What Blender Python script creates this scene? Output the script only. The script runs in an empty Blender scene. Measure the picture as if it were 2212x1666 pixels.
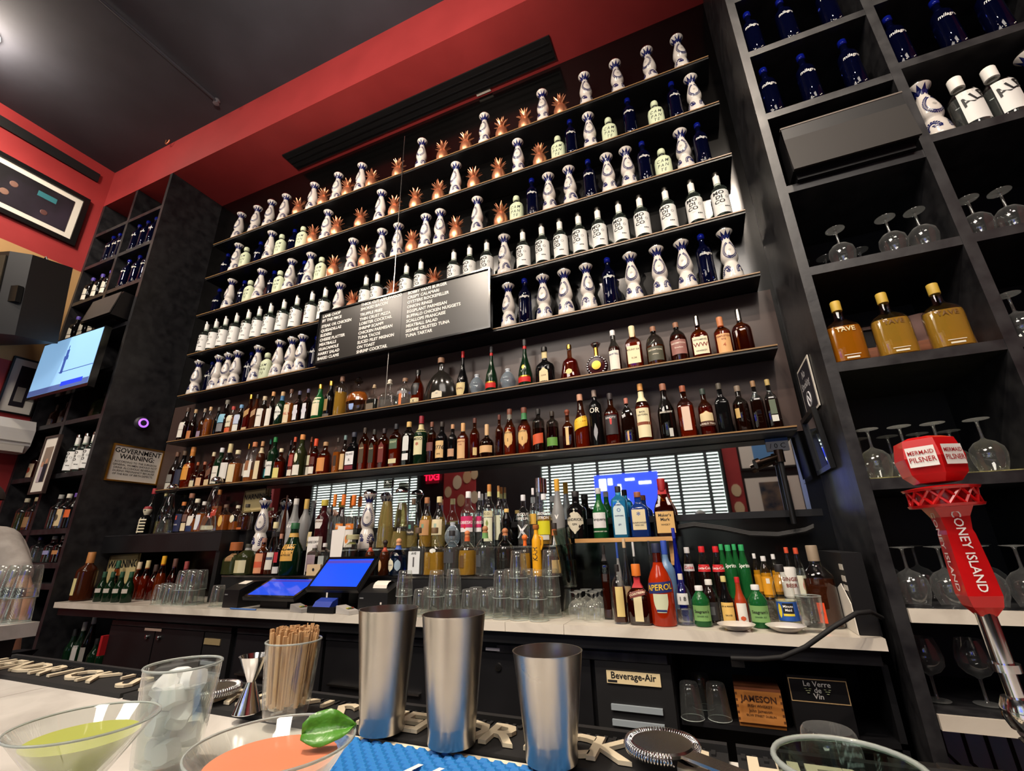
import bpy, bmesh, math, random
from mathutils import Vector, Matrix
random.seed(7)
PI = math.pi
C = bpy.context.scene.collection
# ------------------------------------------------------------------ camera
F = 970.39                                   # focal length in pixels of the 2212 x 1666 frame
CAM = Vector((0, -2.6, 1.33))
RR = Vector((0.92172847, 0.38717043, -0.0227087))      # camera right
RD = Vector((-0.14825639, 0.29763537, -0.94309768))    # camera down
RF = Vector((-0.35838062, 0.87264669, 0.33173948))     # camera forward
cam = bpy.data.cameras.new('camera'); camo = bpy.data.objects.new('camera', cam); C.objects.link(camo)
cam.sensor_width = 36; cam.lens = 36 * F / 2212; cam.clip_start = .02
mw = Matrix((RR, -RD, -RF)).transposed().to_4x4(); mw.translation = CAM
camo.matrix_world = mw
bpy.context.scene.camera = camo
vs = bpy.context.scene.view_settings
vs.view_transform = 'Standard'; vs.look = 'None'; vs.gamma = 1; vs.use_curve_mapping = False
vs.exposure = 0.22
w = bpy.data.worlds.new('world'); bpy.context.scene.world = w; w.use_nodes = True
w.node_tree.nodes['Background'].inputs[0].default_value = (.75, .85, 1, 1)
w.node_tree.nodes['Background'].inputs[1].default_value = 1.0
def lamp(kind, name, loc, aim, power, col, size=.3, spot=1.2, blend=.6):
    l = bpy.data.lights.new(name, kind); o = bpy.data.objects.new(name, l); C.objects.link(o)
    o.location = loc; o.rotation_euler = (Vector(aim) - Vector(loc)).to_track_quat('-Z', 'Y').to_euler()
    l.energy = power; l.color = col
    if kind == 'AREA': l.size = size
    else: l.shadow_soft_size = size
    if kind == 'SPOT': l.spot_size = spot; l.spot_blend = blend
    return o
WARM = (1, .85, .70)
lamp('AREA', 'room_fill_light', (-2.6, -4.9, 5.45), (-2.6, -3.2, 2.0), 260, (1, .90, .80), 2.6)  # soft fill added behind the camera to brighten the bottle wall
lamp('AREA', 'room_fill_light', (1.2, -4.6, 5.45), (.3, -2.4, 1.0), 110, (1, .90, .80), 1.6)  # second added fill, unseen and without a fixture
# ------------------------------------------------------------------ survey helpers (pixel of the frame -> place in the room)
def ray(px, py):
    return RR * ((px - 1106) / F) + RD * ((py - 833) / F) + RF
def on_y(px, py, y):
    r = ray(px, py); return CAM + r * ((y - CAM.y) / r.y)
def on_z(px, py, z):
    r = ray(px, py); return CAM + r * ((z - CAM.z) / r.z)
def on_x(px, py, x):
    r = ray(px, py); return CAM + r * ((x - CAM.x) / r.x)
def x_on(px, y, z):                           # x of a point on the line (y, z) seen in column px
    u = (px - 1106) / F; d = y - CAM.y; h = z - CAM.z
    return (u * (RF.y * d + RF.z * h) - RR.y * d - RR.z * h) / (RR.x - u * RF.x)
def z_on(py, x, y):                           # z of a point on the vertical (x, y) seen in row py
    v = (py - 833) / F; d = y - CAM.y
    return CAM.z + (v * (RF.x * x + RF.y * d) - RD.x * x - RD.y * d) / (RD.z - v * RF.z)
# ------------------------------------------------------------------ materials
def lin(c):
    if isinstance(c, str):
        c = [int(c[i:i + 2], 16) / 255 for i in (0, 2, 4)]
    return tuple(x / 12.92 if x <= .04045 else ((x + .055) / 1.055) ** 2.4 for x in c) + (1,)
MT = {}
def newmat(n):
    m = bpy.data.materials.new(n); m.use_nodes = True; MT[n] = m
    return m, m.node_tree.nodes, m.node_tree.links, m.node_tree.nodes['Principled BSDF']
def pm(n, col, rough=.5, metal=0, trans=0, emit=0, coat=0, ior=1.45, spec=.5):
    if n in MT: return MT[n]
    m, N, L, b = newmat(n); c = lin(col)
    b.inputs['Base Color'].default_value = c; b.inputs['Roughness'].default_value = rough
    b.inputs['Metallic'].default_value = metal; b.inputs['Transmission Weight'].default_value = trans
    b.inputs['IOR'].default_value = ior; b.inputs['Coat Weight'].default_value = coat
    b.inputs['Specular IOR Level'].default_value = spec
    if emit: b.inputs['Emission Color'].default_value = c; b.inputs['Emission Strength'].default_value = emit
    return m
def noisy(n, c1, c2, scale=8, rough=.5, bump=0, detail=4, stretch=(1, 1, 1), r2=None, metal=0, lo=.35, hi=.65, dist=0):
    m, N, L, b = newmat(n)
    tc = N.new('ShaderNodeTexCoord'); mp = N.new('ShaderNodeMapping'); mp.inputs['Scale'].default_value = stretch
    nz = N.new('ShaderNodeTexNoise'); nz.inputs['Scale'].default_value = scale; nz.inputs['Detail'].default_value = detail
    nz.inputs['Distortion'].default_value = dist
    cr = N.new('ShaderNodeValToRGB'); cr.color_ramp.elements[0].color = lin(c1); cr.color_ramp.elements[1].color = lin(c2)
    cr.color_ramp.elements[0].position = lo; cr.color_ramp.elements[1].position = hi
    L.new(tc.outputs['Object'], mp.inputs[0]); L.new(mp.outputs[0], nz.inputs['Vector'])
    L.new(nz.outputs[0], cr.inputs[0]); L.new(cr.outputs[0], b.inputs['Base Color'])
    b.inputs['Roughness'].default_value = rough; b.inputs['Metallic'].default_value = metal
    if r2 is not None:
        mr = N.new('ShaderNodeMapRange'); mr.inputs['To Min'].default_value = rough; mr.inputs['To Max'].default_value = r2
        L.new(nz.outputs[0], mr.inputs[0]); L.new(mr.outputs[0], b.inputs['Roughness'])
    if bump:
        bp = N.new('ShaderNodeBump'); bp.inputs['Strength'].default_value = bump; bp.inputs['Distance'].default_value = .01
        L.new(nz.outputs[0], bp.inputs['Height']); L.new(bp.outputs[0], b.inputs['Normal'])
    return m
def thin(n, col, refl=1.0, rough=.02, base=.05, haze=.0):      # thin clear sheet of glass
    m = bpy.data.materials.new(n); m.use_nodes = True; MT[n] = m
    N = m.node_tree.nodes; L = m.node_tree.links; N.remove(N['Principled BSDF'])
    t = N.new('ShaderNodeBsdfTransparent'); t.inputs[0].default_value = lin(col)
    g = N.new('ShaderNodeBsdfGlossy'); g.inputs['Roughness'].default_value = rough; g.inputs[0].default_value = (refl, refl, refl, 1)
    lw = N.new('ShaderNodeLayerWeight'); lw.inputs[0].default_value = .5
    pw = N.new('ShaderNodeMath'); pw.operation = 'POWER'; pw.inputs[1].default_value = 3.5
    ma = N.new('ShaderNodeMath'); ma.operation = 'MULTIPLY_ADD'; ma.inputs[1].default_value = .9 - base; ma.inputs[2].default_value = base
    L.new(lw.outputs['Facing'], pw.inputs[0]); L.new(pw.outputs[0], ma.inputs[0])
    x = N.new('ShaderNodeMixShader'); L.new(ma.outputs[0], x.inputs[0]); L.new(t.outputs[0], x.inputs[1]); L.new(g.outputs[0], x.inputs[2])
    out = x
    if haze:                                  # whitish scatter painted in for refracted light and frost, more at grazing view
        d = N.new('ShaderNodeBsdfDiffuse'); d.inputs[0].default_value = (.8, .82, .82, 1); tr = N.new('ShaderNodeBsdfTranslucent'); tr.inputs[0].default_value = (.8, .82, .82, 1); ad = N.new('ShaderNodeMixShader'); ad.inputs[0].default_value = .5
        L.new(d.outputs[0], ad.inputs[1]); L.new(tr.outputs[0], ad.inputs[2])
        mh = N.new('ShaderNodeMath'); mh.operation = 'MULTIPLY_ADD'; mh.inputs[1].default_value = haze * 3; mh.inputs[2].default_value = haze
        L.new(pw.outputs[0], mh.inputs[0]); y = N.new('ShaderNodeMixShader'); L.new(mh.outputs[0], y.inputs[0]); L.new(x.outputs[0], y.inputs[1]); L.new(ad.outputs[0], y.inputs[2]); out = y
    L.new(out.outputs[0], N['Material Output'].inputs[0])
    return m
noisy('black_paint', '0b0b0d', '131316', 3, .34, .03, r2=.5)
noisy('black_worn', '18181b', '2a2a2c', 14, .3, .15, r2=.5)
noisy('black_matte', '08080a', '0e0e11', 4, .6)
noisy('back_panel', '050505', '080707', 2, .10, r2=.2)
noisy('brown_panel', '3a2b27', '46352f', 2, .4)
noisy('red_wall', '982d2e', 'a43334', 2.5, .55, .05)
noisy('tan_wall', 'b08a58', 'bb9562', 2, .7, .05)
noisy('ceiling_black', '33353d', '3b3d46', 2, .8)
noisy('floor_dark', '2b2320', '3a302b', 6, .5)
noisy('marble', 'd9d2c4', 'a79d90', 3.2, .18, detail=9, lo=.45, hi=.85, dist=1.4, stretch=(1, 1.6, 1))
noisy('bar_marble', 'd6d2ca', 'b9b4ac', 6, .22, detail=9, lo=.4, hi=.8, dist=1.2)
noisy('wood_light', 'c79a63', 'a87a45', 5, .5, stretch=(1, 8, 8))
noisy('wood_box', 'b5783c', '93591f', 4, .5, stretch=(1, 1, 9))
noisy('wood_red', '7d4a30', '5d3420', 4, .45, stretch=(1, 6, 12))
noisy('steel_sheet', '9a9791', '6d6a66', 9, .3, metal=1, stretch=(1, 1, .2))
noisy('shirt_grey', 'a9a39c', '8d8780', 12, .9, .2)
noisy('skin', 'b98467', 'a87258', 8, .55)
thin('glass_clear', 'fbfdfb'); thin('glass_tint', 'd4dfd8'); thin('glass_green', '5d9a66'); thin('glass_blue', '6f9fd0')
thin('glass_smoke', 'a8a49e'); thin('glass_amber', 'c98d4a'); thin('picture_glass', 'ffffff', base=.2); thin('glass_wall', 'fbfdfb', base=.08, haze=.045)
pm('mirror', 'e4e8ea', .02, 1); pm('chrome', 'd8d8d8', .12, 1); pm('steel', 'b8b4ae', .22, 1); pm('gold', 'c79a42', .3, 1)
pm('copper', 'dd9670', .36, .85); pm('white', 'e8e6e0', .5); pm('paper', 'ddd8cc', .8); pm('black', '0a0a0b', .4); pm('ink', '141416', .6)
pm('rubber', '111112', .7); pm('ceramic', 'd6d0c8', .15, coat=.4); pm('navy', '161d55', .2, coat=.4); pm('red', 'b31217', .4)
pm('tap_red', 'b80c10', .3, coat=.3); pm('cream', 'd9c79c', .6); pm('plastic_black', '0f0f11', .45); pm('screen_glass', '0b0b0d', .12)
pm('cobalt', '10209a', .05, trans=.6, ior=1.3); pm('aqua', '3a9ac8', .05, trans=.7, ior=1.2)
def liq(n, col, tr=.45, rough=.12): return pm(n, col, rough, trans=tr, ior=1.33)
liq('amber', 'a85a1c'); liq('amber_dark', '4a2210'); liq('amber_red', '7a2c12'); liq('gold_spirit', 'c79a3a', .6); liq('maroon', '43141a')
liq('green_dark', '12301c'); liq('green_mid', '1f6b35'); liq('clear_spirit', 'eef3f3', .97, .02); liq('aperol', 'c2330f', .4); liq('cola', '1a0c09', .1)
liq('smoky', '33302c', .6); liq('black_glass', '0b0b0c', .1, .08); liq('olive', '343a1f', .4); liq('milagro', '070c30', .7, .03); liq('frost', 'a9a9a8', .5, .3)
liq('pale_gold', 'cdb873', .75)
def col(c, rough=.55):
    k = 'col_' + c
    return MT.get(k) or pm(k, c, rough)
def mt(m): return MT[m] if m in MT else col(m)
# ------------------------------------------------------------------ meshes
class MB:
    def __init__(s): s.v = []; s.f = []
    def add(s, v, f):
        o = len(s.v); s.v += [tuple(x) for x in v]; s.f += [tuple(i + o for i in q) for q in f]; return s
    def box(s, x0, x1, y0, y1, z0, z1):
        v = [(x, y, z) for z in (z0, z1) for y in (y0, y1) for x in (x0, x1)]
        return s.add(v, [(0, 2, 3, 1), (4, 5, 7, 6), (0, 1, 5, 4), (2, 6, 7, 3), (0, 4, 6, 2), (1, 3, 7, 5)])
    def quad(s, a, b, c, d): return s.add([a, b, c, d], [(0, 1, 2, 3)])
    def prism(s, poly, d):                    # planar polygon pushed along d
        n = len(poly); d = Vector(d); v = [Vector(p) for p in poly]; v += [p + d for p in v]
        return s.add(v, [tuple(range(n))[::-1], tuple(range(n, 2 * n))] + [(i, (i + 1) % n, n + (i + 1) % n, n + i) for i in range(n)])
    def tube(s, pts, r, seg=8, closed=False):
        pts = [Vector(p) for p in pts]; n = len(pts); rs = r if isinstance(r, (list, tuple)) else [r] * n
        v = []; up = Vector((0, 0, 1)); prev = None
        for i, p in enumerate(pts):
            a = pts[i - 1] if (i or closed) else p; b = pts[(i + 1) % n] if (i < n - 1 or closed) else p
            t = (b - a).normalized()
            x = prev - t * prev.dot(t) if prev else (t.cross(up) if abs(t.z) < .95 else t.cross(Vector((1, 0, 0))))
            x.normalize(); prev = x; y = t.cross(x)
            v += [p + (x * math.cos(2 * PI * k / seg) + y * math.sin(2 * PI * k / seg)) * rs[i] for k in range(seg)]
        f = []
        for i in range(n if closed else n - 1):
            a = i * seg; b = ((i + 1) % n) * seg
            f += [(a + k, a + (k + 1) % seg, b + (k + 1) % seg, b + k) for k in range(seg)]
        if not closed: f += [tuple(range(seg))[::-1], tuple(range((n - 1) * seg, n * seg))]
        return s.add(v, f)
    def lathe(s, prof, seg=20, n=2, k=1, lobes=0, amp=0, o=(0, 0, 0)):
        v = []; f = []; rows = []
        for r, z in prof:
            if r < 1e-6: rows.append([len(v)]); v.append((o[0], o[1], o[2] + z))
            else:
                row = []
                for j in range(seg):
                    a = 2 * PI * (j + .5) / seg; q = r * se(a, n, k)
                    if lobes: q *= 1 + amp * math.cos(lobes * a)
                    row.append(len(v)); v.append((o[0] + q * math.cos(a), o[1] + q * math.sin(a), o[2] + z))
                rows.append(row)
        for A, B in zip(rows, rows[1:]):
            if len(A) == 1 and len(B) == 1: continue
            for j in range(seg):
                q = (j + 1) % seg
                if len(A) == 1: f.append((A[0], B[q], B[j]))
                elif len(B) == 1: f.append((A[j], A[q], B[0]))
                else: f.append((A[j], A[q], B[q], B[j]))
        return s.add(v, f)
    def mesh(s, name, m, smooth=None):
        me = bpy.data.meshes.new(name); me.from_pydata(s.v, [], s.f); me.validate()
        if m: me.materials.append(mt(m) if isinstance(m, str) else m)
        if smooth is not None:
            me.polygons.foreach_set('use_smooth', [True] * len(me.polygons))
            bm = bmesh.new(); bm.from_mesh(me)
            for e in bm.edges:
                if len(e.link_faces) == 2 and e.calc_face_angle(0) > smooth: e.smooth = False
            bm.to_mesh(me); bm.free()
        return me
    def build(s, name, m, parent=None, smooth=None):
        return obj(name, s.mesh(name, m, smooth), parent)
def se(a, n, k):
    if n == 2 and k == 1: return 1.0
    return (abs(math.cos(a)) ** n + abs(math.sin(a) / k) ** n) ** (-1 / n)
def obj(name, me, parent=None, loc=None):
    o = bpy.data.objects.new(name, me); C.objects.link(o)
    if parent is not None: o.parent = parent
    if loc is not None: o.location = loc
    return o
def thing(name, label, cat, loc=(0, 0, 0), rz=0, group=None):
    o = obj(name, None); o.location = loc; o.rotation_euler = (0, 0, rz); o.empty_display_size = .05
    return tag(o, label, cat, group)
def tag(o, label, cat, group=None):
    o['label'] = label; o['category'] = cat
    if group: o['group'] = group
    return o
def struct(o): o['kind'] = 'structure'; return o
def dup(root, loc, rz=None, label=None, group=None):
    r = root.copy(); C.objects.link(r); r.location = loc
    if rz is not None: r.rotation_euler = (0, 0, rz)
    if label: r['label'] = label
    if group: r['group'] = group
    for ch in root.children:
        c = ch.copy(); C.objects.link(c); c.parent = r
        for g in ch.children:
            d = g.copy(); C.objects.link(d); d.parent = c
    return r
TXT = {}
def text_geo(s, size, bold=0, align='CENTER', shear=0, spacing=1, sx=1):
    key = (s, size, bold, align, shear, spacing, sx)
    if key in TXT: return TXT[key]
    cu = bpy.data.curves.new('t', 'FONT'); cu.body = s; cu.size = size; cu.align_x = align; cu.align_y = 'CENTER'
    cu.resolution_u = 2; cu.offset = bold * size; cu.shear = shear; cu.space_character = spacing
    o = bpy.data.objects.new('t', cu); me = bpy.data.meshes.new_from_object(o)
    v = [(p.co.x * sx, p.co.y) for p in me.vertices]; f = [tuple(q.vertices) for q in me.polygons]
    bpy.data.objects.remove(o); bpy.data.curves.remove(cu); bpy.data.meshes.remove(me)
    TXT[key] = (v, f); return v, f
def flat_text(mb, s, size, o, ex, ey, rot=0, **kw):     # text in the plane spanned by ex, ey around o
    v, f = text_geo(s, size, **kw); o = Vector(o); ex = Vector(ex); ey = Vector(ey); c = math.cos(rot); q = math.sin(rot)
    mb.add([o + ex * (x * c - y * q) + ey * (x * q + y * c) for x, y in v], f); return mb
# structure helper
def slab(name, m, x0, x1, y0, y1, z0, z1, parent=None, smooth=None):
    return MB().box(min(x0, x1), max(x0, x1), min(y0, y1), max(y0, y1), min(z0, z1), max(z0, z1)).build(name, m, parent)

def relax(it, lim=.06, it_n=60):             # it: [x, y, r, x0] circles on one shelf nudged apart along the shelf
    for _ in range(it_n):
        for i in range(len(it)):
            for j in range(i + 1, len(it)):
                a, b = it[i], it[j]; dy = a[1] - b[1]; need = (a[2] + b[2] + .001) ** 2 - dy * dy
                if need <= 0: continue
                need = math.sqrt(need); d = b[0] - a[0]
                if abs(d) < need:
                    s = (need - abs(d)) / 2 * (1 if d >= 0 else -1); a[0] -= s; b[0] += s
        for a in it: q = 0 if a[-1] == 'F' else lim; a[0] = max(a[3] - q, min(a[3] + q, a[0]))
    return it
def clampx(x, lo, hi, r): return max(lo + r, min(hi - r, x))
# ------------------------------------------------------------------ room shell
XL, XR, YK = -4.61, .53, -.54                 # alcove side walls, front plane of the cabinets and bulkhead
ZS, ZC = 5.06, 5.55                           # soffit, ceiling
LW = -5.83
struct(slab('floor', 'floor_dark', -10.5, 3.2, -6.6, .2, -.05, 0))
struct(slab('ceiling', 'ceiling_black', -10.5, 3.2, -6.6, .2, ZC, ZC + .05))
struct(slab('wall_back', 'back_panel', LW, 3.2, 0, .1, 0, ZC))
wl = struct(slab('wall_left', 'red_wall', LW - .1, LW, -2.3, .1, 0, ZC))
slab('paint_band', 'tan_wall', LW, LW + .004, -2.3, 0, 3.06, 4.19, wl)
struct(slab('wall_right', 'red_wall', 3.1, 3.2, -6.6, .1, 0, ZC))
struct(slab('wall_side', 'red_wall', -10.6, -10.5, -6.6, .1, 0, ZC))
struct(slab('wall_return', 'red_wall', -10.5, LW - .1, -2.3, -2.2, 0, ZC))
bk = struct(MB().box(LW, 3.1, YK, 0, ZS, ZC).build('trim_1', 'red_wall'))
slot = slab('ceiling_slot_vent', 'black_matte', -3.395, -.585, -.252, -.05, ZS - .012, ZS - .001)
tag(slot, 'long black linear air slot let into the red soffit above the bottle wall', 'vent')
for k in range(3): slab('vent_bar', 'black_paint', -3.38, -.6, -.205 + k * .06, -.195 + k * .06, ZS - .018, ZS - .008, slot)
v2 = slab('wall_slot_vent', 'black_matte', LW, LW + .02, -2.2, -.66, 5.30, 5.41)
tag(v2, 'black linear air slot high on the red side wall below the ceiling', 'vent')
tg = slab('soffit_sticker', 'paper', -1.325, -1.19, -.045, -.02, ZS - .006, ZS - .001)
tag(tg, 'small pale sticker on the red soffit beside the long air slot', 'sticker')
o = struct(slab('trim_2', 'brown_panel', XL + .02, XR - .02, -.006, 0, 1.83, 2.64))
# --- side wall pictures, split air conditioner
def frame(name, label, x, y0, y1, z0, z1, mat_w, fw, inner, glass=True):
    t = thing(name, label, 'picture', (x, (y0 + y1) / 2, z0))
    cy = (y0 + y1) / 2; a, b = y0 - cy, y1 - cy; h = z1 - z0
    m = MB()
    m.box(0, .03, a, b, 0, fw).box(0, .03, a, b, h - fw, h).box(0, .03, a, a + fw, fw, h - fw).box(0, .03, b - fw, b, fw, h - fw)
    m.build('picture_frame', 'black', t)
    slab('mat_board', 'paper', 0, .012, a + fw, b - fw, fw, h - fw, t)
    q = fw + mat_w
    ph = slab('photograph', inner, 0, .016, a + q, b - q, q, h - q, t)
    return t, ph, (a + q, b - q, q, h - q)
noisy('photo_dark', '0d0c12', '2a2330', 3, .5)
t, ph, (a, b, c, d) = frame('framed_picture', 'large black framed photograph of people in the dark on the red side wall', LW + .002, -1.75, -.667, 4.43, 5.04, .06, .05, 'photo_dark')
for y, z, r, cc in [(.30, .30, .022, 'a8998c'), (.02, .24, .032, '7a5a4e'), (.06, .12, .034, '846455'), (-.24, .10, .03, '5a3a36')]:
    m = MB(); m.lathe([(0, -.002), (r, -.001), (r * .9, .001), (0, .002)], 14); o = m.build('face', cc, ph); o.rotation_euler = (0, PI / 2, 0); o.location = (.0175, -y, c + z)
slab('teal_patch', '2f6f78', .016, .0175, .15, .3, .36, .42, ph)
t, ph, _ = frame('framed_picture', 'tall framed photograph with wide white mat on the red wall behind the television', LW + .002, -.80, -.55, 2.57, 3.11, .06, .014, 'photo_dark')
slab('figure', '8f8a84', .016, .018, -.03, .03, .12, .26, ph)
t = thing('air_conditioner', 'white wall mounted split air conditioner on the red wall beside the cabinet', 'air conditioner', (LW, -.95, 2.21))
m = MB(); prof = [(0, 0), (.14, 0), (.2, .06), (.21, .2), (.17, .29), (0, .29)]
m.prism([(x, -.42, z) for x, z in prof], (0, .82, 0)); m.build('housing', 'white', t)
slab('air_flap', 'd0cbc2', .12, .205, -.38, .36, -.006, .05, t)
slab('seam', '8d8880', .205, .212, -.41, .39, .085, .09, t)
# ------------------------------------------------------------------ display cabinets left and right
def cabinet(name, label, x0, x1, shelves, dividers, edge, z0=0, z1=ZS, extra=None):
    t = thing(name, label, 'cabinet', ((x0 + x1) / 2, YK / 2, z0)); ox = (x0 + x1) / 2; oy = YK / 2
    def part(n, m, a, b, c, d, e, f): return slab(n, m, a - ox, b - ox, c - oy, d - oy, e - z0, f - z0, t)
    e = .04
    part('side_panel', edge, x0, x0 + e, YK, -.001, z0, z1 - .002); part('side_panel', edge, x1 - e, x1, YK, -.001, z0, z1 - .002)
    part('back_panel', 'black_matte', x0 + e, x1 - e, -.02, -.002, z0, z1 - .002)
    xs = [x0 + e] + [v for d in dividers for v in (d - e / 2, d + e / 2)] + [x1 - e]
    for d in dividers: part('divider', edge, d - e / 2, d + e / 2, YK + .002, -.02, z0, z1 - .002)
    for i in range(0, len(xs), 2):
        for z in shelves[i // 2]: part('shelf', edge, xs[i], xs[i + 1], YK + .004, -.02, z - .04, z)
    return t
LZ = [1.12, 1.27, 1.525, 1.98, 2.46, 2.90, 3.345, 3.80, 4.238, 4.665]
cabinet('display_cabinet', 'tall black cubbyhole cabinet beside the red wall behind the television', LW + .001, XL, [LZ, LZ], [-5.21], 'black_worn')
RZ1 = [.79, 1.09, 1.525, 1.99, 2.44, 2.885, 3.345, 3.79, 4.23]
RZ2 = [.79, 1.09, 1.525, 1.99, 2.44, 2.95, 3.39, 3.83, 4.27]
cabinet('display_cabinet', 'tall black cubbyhole cabinet holding glassware, blue bottles and a flat loudspeaker', XR, 2.9, [RZ1, RZ2, RZ1], [1.105, 1.72], 'black_worn')
# ------------------------------------------------------------------ long shelves
SZ = [4.313, 3.908, 3.488, 3.074, 2.666, 2.243, 1.824]
SN = ['topmost long shelf', 'second long shelf from the top', 'third long shelf from the top', 'fourth long shelf from the top', 'shelf level with the menu board', 'upper whisky shelf', 'lower whisky shelf over the mirror']
SY = -.182
pm('lip_gold', '8a6a44', .35)
for i, z in enumerate(SZ):
    t = thing('wall_shelf', 'long black wall shelf with thin wooden lip, the ' + SN[i], 'shelf', (-2.0, 0, z))
    slab('board', 'black_paint', -2.29, 2.45, SY + .006, -.001, -.02, 0, t)
    slab('lip', 'lip_gold', -2.29, 2.45, SY, SY + .005, -.006, .001, t)
x = (x_on(873, SY, 4.75) + x_on(842, SY, 2.5)) / 2
tag(MB().tube([(x, SY - .008, 2.26), (x, SY - .008, 4.7)], .004, 6).build('hanging_cable', 'steel'), 'thin vertical steel cable running down the front of the long shelves', 'cable')
for px, py, i in [(1058, 622, 3), (1620, 510, 4), (1620, 590, 4), (1330, 660, 4)]: pass
# ------------------------------------------------------------------ mirror, ledge, stepped riser, counter
mz0 = 1.44
mr = thing('bar_mirror', 'long wide mirror strip below the lower whisky shelf reflecting window blinds', 'mirror', (-2.0, 0, mz0))
slab('mirror_pane', 'mirror', -1.18, 2.46, -.012, -.002, .012, 1.80 - mz0, mr)
slab('bottom_rail', 'black_paint', -1.18, 2.5, -.02, -.001, -.02, .012, mr)
lg = thing('bottle_ledge', 'deep black box ledge crowded with whisky bottles below the framed warning notice', 'ledge', (-3.74, 0, 1.33))
slab('box', 'black_paint', -.86, .54, -.30, -.001, .0, .125, lg); slab('box_end', 'black_paint', .54, .61, -.16, -.001, .0, .135, lg)
slab('top', 'black_worn', -.86, .54, -.302, -.001, .125, .135, lg)
slab('support', 'black_paint', .50, .54, -.29, -.001, -.33, 0, lg)
rs = thing('bottle_riser', 'stepped black bottle riser crowded with spirits behind the cash terminals', 'riser', (-1.9, 0, 1.0))
slab('upper_step', 'black_paint', -1.24, 1.15, -.165, -.001, 0, .315, rs)
slab('lower_step', 'black_paint', -1.26, 1.15, -.272, -.165, 0, .165, rs)
slab('step_edge', 'steel', -1.26, 1.15, -.276, -.272, .157, .167, rs)
slab('step_edge', 'steel', -1.24, 1.15, -.169, -.165, .307, .317, rs)
gs = thing('gin_shelf', 'short shelf with golden wooden edge holding gin and whisky bottles under the mirror', 'shelf', (-.40, 0, 1.325))
slab('board', 'black_paint', -.25, .23, -.21, -.021, 0, .018, gs)
slab('edge_strip', 'wood_light', -.25, .23, -.216, -.21, 0, .02, gs)
slab('end_board', 'wood_light', .205, .225, -.17, -.021, -.11, 0, gs)
ct = thing('marble_counter', 'long back counter of veined cream marble with black apron', 'counter', (-2.03, -.27, .962))
js = [-4.52] + [on_y(p, 1350, -.54).x for p in (678, 1092, 1218)] + [.49]
for a, b in zip(js, js[1:]): slab('slab', 'marble', a + 2.03 + .001, b + 2.03 - .001, -.275, .268, 0, .037, ct)
slab('apron', 'black_paint', -2.47, 2.5, -.25, .26, -.05, 0, ct)
# ------------------------------------------------------------------ room behind the camera, seen in the mirror
YB = -6.4
wf = struct(slab('wall_front', 'black_paint', -10.5, 3.2, YB - .1, YB, 0, ZC))
pm('daylight', 'eaf4e8', .5, emit=2.2)
noisy('blind_slat', '20242a', '2a2e33', 3, .5)
def window(n, x0, x1, z0, z1, sign=None):
    t = struct(obj('window_%d' % n, None)); t.location = ((x0 + x1) / 2, YB, z0); W = (x1 - x0) / 2; H = z1 - z0
    slab('pane', 'daylight', -W, W, .002, .006, 0, H, t)
    m = MB()
    for a, b, c, d in ((-W - .05, -W, 0, H), (W, W + .05, 0, H), (-W - .05, W + .05, -.05, 0), (-W - .05, W + .05, H, H + .08)): m.box(a, b, 0, .07, c, d)
    m.build('window_frame', 'black_paint', t)
    k = 0; zz = .02; sm = MB().box(-W + .005, W - .005, .03, .055, 0, .034).mesh('slat', 'blind_slat')
    while zz < H:
        o = obj('slat', sm, t, (0, 0, zz)); zz += .062
    for q in range(7):
        xx = -W + (q + .35) * (2 * W) / 6.8
        slab('ladder_tape', 'blind_slat', xx - .03, xx + .03, .056, .06, 0, H, t)
    return t
window(1, -9.3, -6.1, 1.0, 2.86); wr = window(2, -3.05, .34, 1.0, 2.82)
sg = thing('neon_sign', 'blue lit beer sign hanging in the window blinds', 'sign', (-1.3, YB + .09, 2.05)); pm('sign_blue', '2a3fe8', .5, emit=2.2); pm('sign_white', 'e8f0ff', .5, emit=5)
slab('panel', 'sign_blue', -.65, .55, 0, .02, -.25, .5, sg)
for a, b, c, d in [(-.55, -.42, .2, .42), (-.38, -.3, .3, .42), (-.2, -.14, .1, .3), (-.05, .12, .36, .40), (.2, .42, .28, .33), (-.1, -.02, -.12, .02)]: slab('lit_shape', 'sign_white', a, b, .02, .03, c, d, sg)
pm('exit_lit', 'ff1238', .5, emit=3); pm('exit_back', '5a0612', .5, emit=.6)
ex = thing('exit_sign', 'small glowing red exit sign seen in the mirror', 'sign', (-5.71, YB, 2.67)); slab('box', 'exit_back', -.16, .16, 0, .05, 0, .26, ex)
m = MB(); flat_text(m, 'EXIT', .2, (0, .052, .13), (-1, 0, 0), (0, 0, 1), bold=.02); m.build('lettering', 'exit_lit', ex)
bd = thing('caricature_board', 'red board hung with paper portrait cutouts seen in the mirror', 'board', (-5.0, YB + .002, 1.5)); slab('board', 'red_wall', -.4, .4, 0, .03, 0, 1.43, bd)
for i, (x, z, r) in enumerate([(.2, 1.25, .13), (-.05, 1.15, .14), (-.28, .95, .11), (.05, .75, .12), (.38, .8, .12), (.38, 1.3, .11)]):
    o = MB().lathe([(0, 0), (r * .8, 0), (r * .8, .006), (0, .006)], 14, k=1.4).build('portrait_cutout', ['caa27a', 'd8c5a8', 'cbb08c'][i % 3], bd); o.rotation_euler = (-PI / 2, 0, 0); o.location = (x, .034, z)
st = thing('portrait_board', 'narrow red panel with two portrait cutouts seen in the mirror', 'board', (.53, YB + .002, 1.2)); slab('board', 'red_wall', -.12, .12, 0, .03, 0, 1.8, st)
for z in (.92, .62): 
    o = MB().lathe([(0, 0), (.08, 0), (.08, .006), (0, .006)], 12, k=1.4).build('portrait_cutout', 'd2bd97', st); o.rotation_euler = (-PI / 2, 0, 0); o.location = (0, .034, z)
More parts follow.
